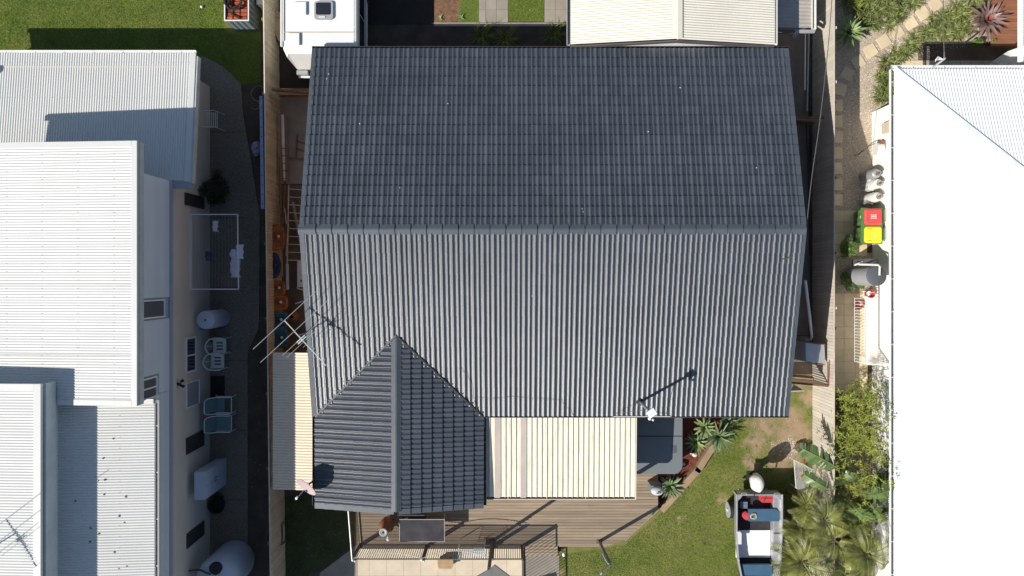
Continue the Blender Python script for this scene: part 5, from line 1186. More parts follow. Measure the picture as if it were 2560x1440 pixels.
# spa
z = DZ+0.55; t = thing('spa_cover', 'grey rounded-corner spa cover half under the patio roof', 'spa', (4.5, -5.3, DZ)); sx1, sy0, sx0, sy1 = WX(1706, z), WY(1185, z), 3.45, -3.95
part('cabinet', MB().prism(rrect(sx0+0.05, sx1-0.05, sy0+0.05, sy1, 0.22), DZ if False else 0.02, z-0.09), m_deck, t); part('lid', MB().prism(rrect(sx0, sx1, sy0, sy1, 0.28, 8), z-0.09, z), m_greyp, t)
part('fold_seam', MB().box(sx0+0.2, sx1-0.01, (sy0+sy1)/2-0.02, (sy0+sy1)/2+0.02, z-0.01, z+0.006), M('spa_seam', (0.06, 0.065, 0.07), 0.7), t)
part('wet_patch', MB().prism(rrect(WX(1679,z), WX(1692,z), WY(1133,z), WY(1113,z), 0.05), z+0.001, z+0.005), m_tanklid, t)
# kitchen bin / motor cover on deck edge
c = W(1633, 1210, DZ); t = thing('motor_cowling', 'white plastic barbecue hood with a black handle on the right edge of the deck', 'barbecue', c)
part('stand', MB().box(c.x-0.2, c.x+0.18, c.y-0.1, c.y+0.12, DZ, DZ+0.62), m_greyp, t); i = MB().blob((c.x+0.0, c.y-0.03, DZ+0.68), 0.215, 0.15, 0.13, 16, 8); part('hood', i, M('faded_grey_hood', (0.50, 0.50, 0.49), 0.5, 0.1, 5), t, smooth=True)
part('handle', MB().bar((c.x-0.06, c.y-0.06, DZ+0.86), (c.x+0.09, c.y-0.03, DZ+0.86), 0.025), m_black, t)
# timber edging
t = thing('garden_edging', 'thick timber sleepers edging the red mulch garden bed', 'edging', W(1710, 1200, 0))
for a, b in (((1652,1275),(1746,1170)), ((1741,1178),(1783,1112))): part('sleeper', MB().bar(W(*a, 0.12), W(*b, 0.12), 0.21, 0.22), m_timber, t)
mb = MB()
for k in range(1500):
    px = random.uniform(1640, 1790); py = random.uniform(1085, 1280)
    if (px-1640)*(1112-1275)/(1783-1640)+1275 - 10 < py: continue
    p = W(px, py, random.uniform(0.01, 0.03)); a = random.uniform(0, 3.14); l = random.uniform(0.015, 0.035); d = Vector((math.cos(a), math.sin(a), random.uniform(-0.3, 0.3)))*l; s = Vector((-math.sin(a), math.cos(a), 0))*0.008
    mb.add([p-d-s, p+d-s, p+d+s+Vector((0,0,0.006)), p-d+s+Vector((0,0,0.006))], [(0,1,2,3)])
single('mulch_chips', mb, m_mulch, kind='stuff')
for px, py, r, lb in ((1737,1136,0.10,'largest pale rock at the foot of the agaves'),(1709,1160,0.06,'small pale rock beside the spa cover'),(1646,1257,0.045,'small pale stone by the deck corner'),(1728,1132,0.06,'pale rock touching the largest rock')):
    single('rock', MB().blob(W(px, py, r*0.6), r, r*0.9, r*0.7, 9, 6, 0.2), m_rock, lb, 'rock', smooth='all')

# ------------------------------------------------------------------ leaves
def ribbon(mb, pts, ws, side, fold=0.0):
    vs = []; side = Vector(side)
    for p, w in zip(pts, ws): p = Vector(p); vs += [p - side*w, p - Vector((0,0,fold*w)), p + side*w]
    fs = []
    for i in range(len(pts)-1): fs += [(3*i, 3*i+1, 3*i+4, 3*i+3), (3*i+1, 3*i+2, 3*i+5, 3*i+4)]
    mb.add(vs, fs)
def arc_pts(L_, a0, a1, n, az=0.0, base=(0,0,0)):
    p = Vector(base); out = [p.copy()]
    for i in range(n):
        a = a0 + (a1-a0)*(i+0.5)/n; p = p + Vector((math.cos(a)*math.cos(az), math.cos(a)*math.sin(az), math.sin(a)))*(L_/n); out.append(p.copy())
    return out
def leaf_mesh(name, L_, wd, a0, a1, mt, n=6, fold=0.35, shape=0.45):
    mb = MB(); ws = [wd*(math.sin(math.pi*min(1, (i/n)**shape*0.97))**0.7 if i < n else 0.02) for i in range(n+1)]; ws[0] = wd*0.35
    ribbon(mb, arc_pts(L_, a0, a1, n), ws, (0,1,0), fold); return mb.mesh(name, mt, smooth='all')
def rosette(name, label, cat, loc, leaves, mt, L_, wd, tiers, group=None, leafname='leaf', tilt=(0,0), stem=None):
    t = thing(name, label, cat, loc, group); base = ORG[t.name]; g = 0; tot = sum(tiers_n for tiers_n, *_ in tiers)
    T = Matrix.Rotation(tilt[0], 4, 'X') @ Matrix.Rotation(tilt[1], 4, 'Y')
    for n, a0, a1, sc in tiers:
        me = leaf_mesh(leafname, L_*sc, wd, a0, a1, mt)
        for k in range(n):
            g += 2.39996; s = random.uniform(0.85, 1.1)
            inst(leafname, me, t, Matrix.Translation(base + Vector((0,0,stem or 0.05))) @ T @ Matrix.Rotation(g + random.uniform(-0.15,0.15), 4, 'Z') @ Matrix.Rotation(random.uniform(-0.12,0.12), 4, 'X') @ Matrix.Scale(s, 4))
    if stem: part('stem', MB().tube([base, base + Vector((0,0,stem))], [0.06, 0.05], 8), m_stem, t)
    return t
AG = [(12, R(15), R(-15), 1.0), (12, R(35), R(5), 1.0), (9, R(55), R(35), 0.85), (5, R(75), R(65), 0.6)]
rosette('agave_plant', 'largest agave, bluish green, at the right end of the bed by the house', 'agave', W(1787, 1085, 0.0), 0, m_agave_dk, 0.60, 0.036, [(18, R(15), R(-20), 1.0), (18, R(35), R(0), 1.0), (14, R(55), R(35), 0.8), (6, R(75), R(60), 0.5)], stem=0.35)
rosette('agave_plant', 'bright yellow-green agave against the gutter of the tiled house', 'agave', W(1752, 1062, 0.0), 0, m_agave, 0.38, 0.042, AG, stem=0.4)
rosette('agave_plant', 'green agave directly above the pale rocks', 'agave', W(1737, 1104, 0.0), 0, m_agave, 0.46, 0.042, AG, stem=0.15)
rosette('agave_plant', 'agave in the shade between the spa cover and the barbecue', 'agave', W(1672, 1212, 0.0), 0, m_agave_dk, 0.50, 0.045, AG, stem=0.15)
rosette('agave_plant', 'small agave tucked in the shadow right of the largest one', 'agave', W(1818, 1052, 0.0), 0, m_agave_dk, 0.36, 0.04, AG, stem=0.1)
rosette('agave_plant', 'large pale green agave beside the right fence', 'agave', W(2108, 90, YR), 0, m_agave, 0.62, 0.06, [(13, R(20), R(-10), 1.0), (13, R(40), R(10), 1.0), (9, R(60), R(40), 0.8), (4, R(78), R(70), 0.5)], stem=0.3)
br = rosette('bromeliad_plant', 'large purple-brown bromeliad with a red centre beside the red-brown deck', 'bromeliad', W(2452, 58, YR), 0, m_brom, 0.72, 0.075, [(13, R(18), R(-8), 1.0), (13, R(35), R(12), 0.95), (9, R(52), R(35), 0.75), (5, R(70), R(60), 0.5)], stem=0.25)
c = ORG[br.name] + Vector((0,0,0.3)); me = leaf_mesh('leaf', 0.22, 0.035, R(60), R(75), m_bromred)
for k in range(7): inst('leaf', me, br, Matrix.Translation(c) @ Matrix.Rotation(k*0.9, 4, 'Z'), 'red centre leaf')
def strap_mesh(n, L_, wd, mt, droop=1.0):
    mb = MB()
    for k in range(n):
        az = random.uniform(0, 6.283); a0 = R(random.uniform(25, 85)); l = L_*random.uniform(0.6, 1.15); m = 4
        pts = arc_pts(l, a0, a0 - R(random.uniform(50, 110))*droop, m, az, (random.gauss(0, 0.04), random.gauss(0, 0.04), 0))
        ribbon(mb, pts, [wd*q for q in (0.6, 1.0, 0.95, 0.7, 0.08)], (-math.sin(az), math.cos(az), 0), 0.3)
    return mb.mesh('leaves', mt)
clumps = [strap_mesh(46, 0.36, 0.011, m_strap) for _ in range(4)]; clumps2 = [strap_mesh(60, 0.42, 0.008, m_strap2) for _ in range(2)]
def inpoly(x, y, P):
    c = False; j = len(P)-1
    for i in range(len(P)):
        if (P[i][1] > y) != (P[j][1] > y) and x < (P[j][0]-P[i][0])*(y-P[i][1])/(P[j][1]-P[i][1])+P[i][0]: c = not c
        j = i
    return c
def border(P, group, label, meshes, sp=19):
    ys = [p[1] for p in P]; xs = [p[0] for p in P]; y = min(ys)
    while y < max(ys):
        x = min(xs)
        while x < max(xs):
            px, py = x + random.uniform(-7, 7), y + random.uniform(-7, 7)
            if inpoly(px, py, P):
                t = thing('strappy_plant', label, 'plant', W(px, py, YR), group)
                inst('leaves', random.choice(meshes), t, Matrix.Translation(ORG[t.name]) @ Matrix.Rotation(random.uniform(0, 6.28), 4, 'Z') @ Matrix.Scale(random.uniform(0.8, 1.2), 4))
            x += sp
        y += sp
border([(2150,-30),(2320,-30),(2285,18),(2232,62),(2175,85),(2140,55)], 'strappy green plants above the stepping stones', 'strappy green tussock in the border above the diagonal stepping stones', clumps)
border([(2195,262),(2192,215),(2200,165),(2215,128),(2290,85),(2330,42),(2400,8),(2470,-20),(2470,25),(2425,60),(2410,95),(2350,105),(2290,110),(2285,145),(2232,170),(2228,245)], 'strappy green plants below the stepping stones', 'strappy green tussock in the border below the diagonal stepping stones', clumps)
for px, py, lb in ((2110, 10, 'olive spiky grass tuft against the right fence at the top edge'), (2135, 25, 'second olive grass tuft right of the one on the fence')):
    t = thing('grass_tuft', lb, 'plant', W(px, py, YR)); inst('leaves', clumps2[px % 2], t, Matrix.Translation(ORG[t.name] + Vector((0,0,0.1))) @ Matrix.Scale(1.35, 4))
for px, py, lb in ((1205, 92, 'spiky plant in deep shade behind the house roof, left of the pair'), (1385, 88, 'spiky plant in deep shade behind the house roof, near the carport'), (1265, 100, 'wide spiky plant in deep shade along the roof gutter')):
    t = thing('grass_tuft', lb, 'plant', W(px, py, 0)); inst('leaves', clumps2[0], t, Matrix.Translation(ORG[t.name]) @ Matrix.Scale(1.5, 4))
for px, py, lb in ((1100, 47, 'small pale weed in the lower left corner of the brown mulch'), (1153, 45, 'small weed on the edge between mulch and green strip')):
    rosette('weed', lb, 'weed', W(px, py, 0), 0, m_agave, 0.14, 0.02, [(6, R(30), R(5), 1.0)])
def shrub(name, label, cx_, cy_, rx, ry, rz, z0, n, s, mt, stemh=0.3):
    t = thing(name, label, 'shrub', W(cx_, cy_, z0)); c = ORG[t.name]; mb = MB(); nb = max(3, int(n/220))
    for _ in range(nb):
        a = random.uniform(0, 6.28); q = random.random()**0.5
        leafball((c.x+rx*0.7*q*math.cos(a), c.y+ry*0.7*q*math.sin(a), c.z+rz*(1+0.6*random.uniform(-1,1))), rx*0.42, ry*0.42, rz*0.5, n//nb, s, mb)
    part('foliage', mb, mt, t)
    for k in range(3): a = random.uniform(0, 6.28); part('stem', MB().tube([c, (c.x+rx*0.4*math.cos(a), c.y+ry*0.4*math.sin(a), c.z+rz)], 0.012, 5), m_stem, t)
shrub('hedge_shrub', 'low yellow-green shrub beside the bromeliad at the shade edge', 2430, 113, 0.35, 0.13, 0.2, YR, 900, 0.03, m_vine)
shrub('hedge_shrub', 'low green shrub at the lower corner of the red-brown deck', 2478, 108, 0.18, 0.10, 0.2, YR, 400, 0.03, m_vine)
shrub('vine', 'bright green climber at the foot of the right fence beside the bins', 2100, 625, 0.20, 0.55, 0.5, YR, 1600, 0.035, m_vine)
shrub('vine', 'bright green bush beside the grey water tank', 2117, 702, 0.33, 0.38, 0.4, YR, 1800, 0.035, m_vine)
shrub('vine', 'sparse pale green twigs right of the bright green bush', 2147, 716, 0.15, 0.12, 0.2, YR, 260, 0.03, m_vine)

# ------------------------------------------------------------------ right yard
structure('gravel', MB().prism(poly([(2060,-200),(2700,-200),(2700,180),(2240,180),(2240,520),(2186,526),(2060,526)], YR), 0.1, YR+0.006), m_gravel)
structure('gravel', MB().prism(poly([(2060,632),(2180,632),(2180,740),(2060,740)], YR), 0.1, YR+0.006), m_gravel)
structure('gravel', MB().prism(poly([(2060,1130),(2190,1130),(2190,1240),(2060,1240)], YR), 0.1, YR+0.006), m_gravel)
GP = [[(2086,-20),(2560,-20),(2440,110),(2240,170),(2235,262),(2184,290),(2184,524),(2086,524)], [(2086,634),(2178,634),(2178,738),(2086,738)], [(2086,1130),(2178,1130),(2178,1240),(2086,1240)]]
n = 15000; xs_ = rng.uniform(2086, 2560, n*3); ys_ = rng.uniform(-20, 1440, n*3)
pts = [(x, y) for x, y in zip(xs_, ys_) if any(inpoly(x, y, P) for P in GP)][:n]
base = np.array([(1,0,0),(0.3,0.95,0),(-0.9,0.5,0),(-0.6,-0.8,0),(0.5,-0.85,0),(0.0,0.0,0.75)]); fcs = np.array([(0,1,5),(1,2,5),(2,3,5),(3,4,5),(4,0,5)])
k_ = (CAM_H-YR)/FPX; N_ = len(pts); P_ = np.array(pts); C_ = np.c_[(P_[:,0]-NX)*k_, (NY-P_[:,1])*k_, np.full(N_, YR+0.004)]
ang = rng.uniform(0, 6.28, N_); s_ = rng.uniform(0.011, 0.026, N_); ca, sa = np.cos(ang), np.sin(ang)
Vx = base[None,:,0]*ca[:,None] - base[None,:,1]*sa[:,None]*0.7; Vy = base[None,:,0]*sa[:,None] + base[None,:,1]*ca[:,None]*0.7
VV = np.stack([Vx*s_[:,None]+C_[:,0:1], Vy*s_[:,None]+C_[:,1:2], base[None,:,2]*s_[:,None]+C_[:,2:3]], 2).reshape(-1,3)
FFx = (fcs[None]+np.arange(N_)[:,None,None]*6).reshape(-1,3)
def raw(name, V_, F_, mt, kind='stuff'):
    me = bpy.data.meshes.new(name); nv = len(V_); nf_ = len(F_)
    me.vertices.add(nv); me.vertices.foreach_set('co', np.ascontiguousarray(V_, dtype=np.float32).ravel())
    me.loops.add(nf_*3); me.loops.foreach_set('vertex_index', np.ascontiguousarray(F_, dtype=np.int32).ravel())
    me.polygons.add(nf_); me.polygons.foreach_set('loop_start', np.arange(0, nf_*3, 3, dtype=np.int32)); me.polygons.foreach_set('loop_total', np.full(nf_, 3, dtype=np.int32))
    me.materials.append(mt); me.update(calc_edges=True); me.validate()
    o = bpy.data.objects.new(name, me); COL.objects.link(o); o['kind'] = kind; return o
raw('gravel_pebbles', VV, FFx, m_pebble)
def slab_stone(px, py, rz, where, s=0.39):
    c = W(px, py, YR+0.03); i = MB().box(c.x-s/2, c.x+s/2, c.y-s/2, c.y+s/2, YR, YR+0.035); i.rot(0, c, rz); single('stepping_stone', i, m_paver, where, 'stepping stone')
ords = ['first', 'second', 'third', 'fourth', 'fifth', 'sixth', 'seventh', 'eighth', 'ninth']
for k, (px, py) in enumerate([(2339,10),(2308,33),(2277,57),(2243,80),(2210,103),(2177,127),(2146,155)]): slab_stone(px, py, R(33), f'{ords[k]} sandstone slab of the diagonal row, counted from the top edge')
slab_stone(2119, 184, R(-30), 'tilted sandstone slab in the shade where the diagonal row ends'); slab_stone(2101, 223, R(-15), 'slightly turned sandstone slab beside the fence light')
for k, y in enumerate((263, 303, 342, 382, 421, 461, 500)): slab_stone(2092, y, 0, f'{ords[k]} square sandstone slab along the right fence, counted downwards')
# paved strips
def pavers(label, xs, ys):
    t = thing('paved_strip', label, 'paving', W(sum(xs)/len(xs), sum(ys)/len(ys), YR))
    for i in range(len(xs)-1):
        for j in range(len(ys)-1):
            part('paver', MB().box(WX(xs[i],YR)+0.004, WX(xs[i+1],YR)-0.004, WY(ys[j+1],YR)+0.004, WY(ys[j],YR)-0.004, YR-0.02, YR+0.03), m_paver, t)
    part('bedding', MB().box(WX(xs[0],YR), WX(xs[-1],YR), WY(ys[-1],YR), WY(ys[0],YR), YR-0.03, YR+0.02), m_rail, t)
pavers('sandstone pavers under the two wheelie bins', [2070, 2110, 2138, 2167], [526, 555, 583, 611, 640])
pavers('long strip of sandstone pavers between the right fence and the railing', [2055, 2081, 2109, 2138, 2168], [733, 760, 788, 817, 846, 875, 904, 932, 960, 990])
t = thing('red_brown_deck', 'red-brown timber deck in the top right corner', 'deck', W(2520, 40, YR)); y = WY(112, 0.4)
while y < 10.2: part('deck_board', MB().box(WX(2478, 0.4)+0.25*max(0, (y-9.2)) , 19.5, y, y+0.092, 0.36, 0.40), m_reddeck, t); y += 0.098
part('fascia_board', MB().box(WX(2478,0.4), 19.5, WY(112,0.4)-0.03, WY(112,0.4)-0.004, YR, 0.395), m_reddeck, t)
t = thing('brick_path', 'strip of brown paving between the shaded hedge and the white hip roof', 'paving', W(2400, 160, YR)); x = WX(2255, YR)
while x < 17.2: part('paver', MB().box(x+0.004, x+0.38, WY(182,YR), WY(152,YR), YR, YR+0.035), m_paver if x < 14.0 else m_greypav, t); x += 0.39
structure('soil_bed', MB().prism(poly([(2295,110),(2560,108),(2560,152),(2295,152)], YR), 0.1, YR+0.012), m_soil)
# wheelie bins
def wheelie(label, py, lid_m, group, square):
    H_ = 1.02; z1 = YR + H_; xr = WX(2207, z1); yc = WY(py, z1); t = thing('wheelie_bin', label, 'bin', (xr-0.35, yc, YR), group)
    x0, x1 = xr-0.62, xr-0.02; w = 0.285
    lo = [(x0+0.13, yc-w+0.07, YR+0.06), (x1-0.04, yc-w+0.07, YR+0.06), (x1-0.04, yc+w-0.07, YR+0.06), (x0+0.13, yc+w-0.07, YR+0.06)]; hi = [(x0+0.0, yc-w+0.01, z1-0.06), (x1, yc-w+0.01, z1-0.06), (x1, yc+w-0.01, z1-0.06), (x0+0.0, yc+w-0.01, z1-0.06)]
    part('bin_body', MB().hexa(lo, hi), m_bin, t); part('rim', MB().box(x0-0.07, x1+0.02, yc-w-0.005, yc+w+0.005, z1-0.06, z1-0.02), m_bin, t)
    lid = MB(); rr = rrect(x0+0.02, x1-0.02, yc-w+0.02, yc+w-0.02, 0.09); r2 = rrect(x0+0.07, x1-0.07, yc-w+0.07, yc+w-0.07, 0.08); n = len(rr)
    vs = [(x, y, z1-0.018) for x, y in rr] + [(x, y, z1+0.02) for x, y in rr] + [(x, y, z1+0.045) for x, y in r2]
    fs = [(i, (i+1)%n, n+(i+1)%n, n+i) for i in range(n)] + [(n+i, n+(i+1)%n, 2*n+(i+1)%n, 2*n+i) for i in range(n)] + [tuple(range(2*n, 3*n))]
    l = part('lid', lid.add(vs, fs), lid_m, t)
    for s in (-1, 1): part('lid_groove', MB().bar((x0+0.12, yc+s*0.19, z1+0.046), (x0+0.24, yc+s*0.185, z1+0.046), 0.012, 0.004), m_bin, l)
    mk = MB(); xm = (x0+x1)/2 + (0.0 if square else 0.02); pale = M('faded_lid_print', (0.85, 0.62, 0.55) if square else (0.92, 0.85, 0.35), 0.6)
    if square:
        for k in range(3): mk.box(xm-0.08, xm+0.08, yc-0.06+k*0.05, yc-0.035+k*0.05, z1+0.047, z1+0.049)
        mk.box(xm-0.09, xm-0.082, yc-0.08, yc+0.09, z1+0.047, z1+0.049).box(xm+0.082, xm+0.09, yc-0.08, yc+0.09, z1+0.047, z1+0.049)
    else:
        for s in (-1, 1): mk.box(xm-0.05, xm+0.04, yc+s*0.05-0.03, yc+s*0.05-0.012, z1+0.047, z1+0.049).box(xm-0.05, xm-0.03, yc+s*0.05-0.03, yc+s*0.05+0.03, z1+0.047, z1+0.049).box(xm-0.01, xm+0.005, yc+s*0.05-0.02, yc+s*0.05+0.025, z1+0.047, z1+0.049)
    part('lid_marking', mk, pale, l)
    part('handle', MB().tube([(x1+0.02, yc-0.2, z1-0.02), (x1+0.06, yc-0.2, z1), (x1+0.06, yc+0.2, z1), (x1+0.02, yc+0.2, z1-0.02)], 0.014, 6), m_bin, t)
    for s in (-1, 1): part('wheel', MB().tube([(x1-0.03, yc+s*0.2, YR+0.1), (x1-0.03, yc+s*0.26, YR+0.1)], 0.1, 14), m_black, t)
    # dark painted digits on the front
    def F(u, v): a = Vector((x0+0.125, yc, YR+0.1)); b = Vector((x0-0.005, yc, z1-0.1)); q = a.lerp(b, v); return Vector((q.x-0.006, yc+u, q.z))
    for cc in (-0.09, 0.09):
        part('painted_digit', MB().tube([F(cc+0.06*math.sin(a)*(1-0.3*k%2), 0.22+0.16*math.cos(a*1.0)+0.03*k) for k, a in enumerate(np.linspace(0.4, 6.9, 14))], 0.008, 4), m_bindk, t)
    if square: part('latch', MB().box(x0-0.012, x0+0.02, yc-0.03, yc+0.05, z1-0.22, z1-0.14), m_capwhite, t)
    return t
wheelie('green wheelie bin with a red lid', 542, m_redlid, 'wheelie bins', True)
wheelie('green wheelie bin with a yellow lid', 587, m_yellow, 'wheelie bins', False)
# gas bottles, meters
for i, (px, py, r, lb) in enumerate(((2168, 441, 0.16, 'gas cylinder with a dull greenish shoulder, topmost of the three by the white wall'), (2172, 465, 0.16, 'gas cylinder standing in the middle behind a white meter box'), (2171, 497, 0.16, 'gas cylinder with a white ring, the lowest of the three by the white wall'))):
    c = W(px-9, py+2, YR); c.x = min(c.x, XRW-0.18); t = thing('gas_cylinder', lb, 'gas cylinder', c, 'gas cylinders by the white wall')
    part('cylinder_body', MB().lathe(c, [(0.15, 0), (0.17, 0.03), (0.17, 0.75), (0.14, 0.86), (0.06, 0.91)], 20), m_galv if i == 0 else m_offwhite, t, smooth=True)
    part('collar', MB().tube(ring((c.x, c.y, c.z+0.95), 0.09, 0, 16, 0.85), 0.016, 6), m_galv, t); part('valve', MB().lathe(c+Vector((0,0,0.9)), [(0.03,0),(0.03,0.09),(0.05,0.10),(0.0,0.11)], 10), m_rust, t)
for py, lb, mt in ((467, 'white slatted meter box beside the middle gas cylinder', m_offwhite), (500, 'grey slatted meter box beside the lowest gas cylinder', m_galv)):
    c = W(2154, py, YR); t = thing('meter_box', lb, 'box', c); i = MB().box(c.x-0.03, c.x+0.16, c.y-0.17, c.y+0.17, YR, YR+0.55); i.rot(0, c, R(-8 if py < 480 else -18)); part('case', i, mt, t)
    for k in range(5): i = MB().box(c.x-0.045, c.x-0.031, c.y-0.12, c.y+0.12, YR+0.1+k*0.09, YR+0.14+k*0.09); i.rot(0, c, R(-8 if py < 480 else -18)); part('louvre', i, m_tankgrey, t)
c = Vector((XRW-0.05, WY(315, 1.5), 1.2)); t = thing('wall_meter_cabinet', 'cream meter cabinet high on the white wall', 'meter cabinet', c); part('case', MB().box(XRW-0.14, XRW-0.003, c.y-0.16, c.y+0.16, 1.05, 1.6), m_cream_pav, t)
c = Vector((XRW-0.15, WY(371, 1.0), 0.9)); t = thing('hose_reel', 'white hose reel with a dark bracket on the white wall', 'hose reel', c)
part('drum', MB().tube([(c.x-0.12, c.y, 0.9), (c.x+0.1, c.y, 0.9)], 0.2, 22), m_offwhite, t); part('bracket', MB().box(c.x-0.02, XRW-0.004, c.y+0.05, c.y+0.24, 0.95, 1.05), m_terra, t)
part('hose', MB().tube(curved([(c.x-0.1, c.y+0.2, 0.9), (c.x-0.25, c.y+0.1, 0.6), (c.x-0.32, c.y-0.05, YR+0.03), (c.x-0.45, c.y-0.08, YR+0.03)], 5), 0.014, 6), m_wire, t)
# grey tank by the wall
z1 = 1.72; c = W(2150, 692, YR); c = Vector((WX(2190, z1)+0.02, WY(690, z1), YR)); c.x = min(c.x, XRW-0.30)
t = thing('grey_water_tank', 'grey cylindrical water tank with a charcoal lid and white pipe against the white wall', 'water tank', c)
part('tank_body', MB().lathe(c, [(0.31, 0), (0.31, z1-YR-0.03)], 32), m_tankgrey, t, smooth=True); part('lid', MB().lathe(c+Vector((0,0,z1-YR-0.03)), [(0.315, 0), (0.315, 0.03), (0.29, 0.045), (0.0, 0.05)], 32), m_tanklid, t, smooth=True)
part('inlet_pipe', MB().tube([(c.x-0.3, c.y+0.38, 1.2), (c.x+0.0, c.y+0.35, z1+0.1), (c.x+0.05, c.y+0.3, z1+0.1), (c.x+0.05, c.y+0.02, z1+0.08)], 0.035, 8), m_offwhite, t)
part('pump_box', MB().box(c.x-0.2, c.x+0.25, c.y+0.34, c.y+0.55, 0.5, 1.35), m_tanklid, t); part('pump_pipe', MB().tube([(c.x-0.35, c.y+0.36, 1.0), (c.x-0.1, c.y+0.5, 1.3)], 0.03, 6), m_offwhite, t)
# ramp, rail, buckets
t = thing('entry_ramp', 'pale raised landing against the white wall, behind a white railing', 'landing', W(2200, 830, YR)); part('slab', MB().box(WX(2169,YR), XRW+0.0, WY(910,YR), WY(735,YR), YR, 0.55) if False else MB().box(WX(2170, 0.5), XRW-0.002, WY(912,0.5), WY(728,0.5), YR-0.02, 0.40), m_render2, t)
t = thing('white_railing', 'white metal railing with thin bars around the landing by the white wall', 'railing', W(2168, 830, YR)); rx = WX(2168, 1.35); ry0, ry1 = WY(911, 1.35), WY(746, 1.35)
part('top_rail', MB().bar((rx, ry0-0.02, 1.35), (rx, ry1, 1.35), 0.05), m_white, t); part('top_rail', MB().bar((rx+0.03, ry0, 1.35), (XRW-0.02, ry0, 1.35), 0.04), m_white, t)
part('bottom_rail', MB().bar((rx, ry0-0.02, 0.48), (rx, ry1, 0.48), 0.03), m_white, t)
me = MB().box(-0.008, 0.008, -0.008, 0.008, 0.40, 1.33).mesh('bar', m_white); k = 0
while ry0 + 0.1*k < ry1: inst('bar', me, t, Matrix.Translation((rx, ry0+0.1*k, 0))); k += 1
k = 1
while rx + 0.1*k < XRW-0.03: inst('bar', me, t, Matrix.Translation((rx+0.1*k, ry0, 0))); k += 1
def bucket(px, py, lb, tip, z=YR):
    c = W(px, py, z); t = thing('bucket', lb, 'bucket', c); i = MB().lathe(c, [(0.10, 0), (0.135, 0.26), (0.145, 0.27), (0.125, 0.26), (0.09, 0.03)], 20)
    if tip: i.rot(0, c, R(-50), 'Y')
    part('bucket_body', i, m_redp, t, smooth=True); j = MB().tube([c + Vector((0.14*math.cos(a), 0.14*math.sin(a)*0.3, 0.26+0.1*math.sin(a))) for a in np.linspace(0, 3.14, 10)], 0.006, 5)
    if tip: j.rot(0, c, R(-50), 'Y')
    part('handle', j, m_offwhite, t)
bucket(2156, 762, 'red bucket tipped over on the sandstone pavers', True); bucket(2168, 734, 'red bucket with something white inside, at the end of the railing', False, 0.3)
c = W(2171, 733, 0.6); single('cloth', MB().blob(c, 0.07, 0.07, 0.04, 8, 5, 0.3), m_white, 'white crumpled cloth in the upper red bucket', 'cloth')

# ------------------------------------------------------------------ strip right of the tiled house
for i, (a, b, z, r, mt, lb) in enumerate([((2013,85),(2012,225),0.9,0.022,m_offwhite,'thin white pipe highest on the right side passage'),((2022,85),(2018,278),0.5,0.03,m_galv,'long grey steel pipe beside the thin white pipe'),
        ((2027,90),(2026,280),0.3,0.035,m_dkmetal,'dark pipe close to the right fence'),((2016,300),(2024,560),0.3,0.03,m_dkmetal,'dark pipe continuing below the side gate'),((2022,640),(2021,740),0.3,0.03,m_tanklid,'dark pipe length beside the white downpipe')]):
    single('pipe', MB().tube([W(*a, z), W(*b, z)], r, 8), mt, lb, 'pipe', smooth=True)
single('downpipe', MB().tube([W(2013, 702, 2.0), W(2024, 790, 1.3), W(2029, 842, 0.95), W(2025, 850, 0.8), W(2014, 850, 0.7)], 0.045, 10), m_offwhite, 'slanting white downpipe between the tiled house and the metal box', 'pipe', smooth=True)
t = thing('electrical_cabinet', 'pale grey metal cabinet with a sloping top against the right fence', 'cabinet', W(2035, 885, 0)); z = 1.25
q = [W(2014,904,z), W(2062,909,z), W(2060,861,z+0.05), W(2013,857,z+0.05)]; part('case', MB().hexa([(p.x*0.96+0.2, p.y+0.02, 0.1) for p in q], q), m_tankgrey, t); q2 = [p + Vector((0,0,0.001)) for p in q]
part('lid', MB().hexa([p + Vector((0,0,0.002)) for p in q], [p + Vector((0,0,0.025)) for p in q]), m_alu, t); part('hinge_bar', MB().bar(W(2012,855,z+0.08), W(2062,862,z+0.08), 0.03), m_rust, t)
part('front_edge', MB().bar(W(2014,906,z), W(2063,912,z), 0.03), m_rust, t)
t = thing('slatted_gate', 'brown slatted gate between the tiled house and the right fence beside the metal cabinet', 'gate', (9.2, WY(945,0), 0)); gz = 1.3
ga = Vector((8.1, WY(950, gz), gz)); gb = Vector((10.25, WY(965, gz), gz)); part('top_rail', MB().bar(ga, gb, 0.06, 0.05), m_rust, t); part('bottom_rail', MB().bar(ga*1 - Vector((0,0,1.15)), gb - Vector((0,0,1.15)), 0.05), m_rust, t)
for k in range(21): p = ga.lerp(gb, k/20); part('slat', MB().box(p.x-0.014, p.x+0.014, p.y-0.01, p.y+0.01, 0.1, gz-0.02), m_rail, t)
part('brace', MB().bar(gb, (10.2, WY(905, 1.4), 1.4), 0.03), m_rust, t)
t = thing('wire_screen', 'leaning wire-framed screen below the eave corner of the tiled house', 'screen', W(1985, 975, 0)); P = [W(1975,978,0.4), W(2010,977,0.4), W(1985,960,0.1)]
part('frame', MB().tube([P[0], P[1], P[2], P[0]], 0.012, 5), m_offwhite, t); part('mesh', MB().add([P[0], P[1], P[2]], [(0,1,2)]), m_tankgrey, t)
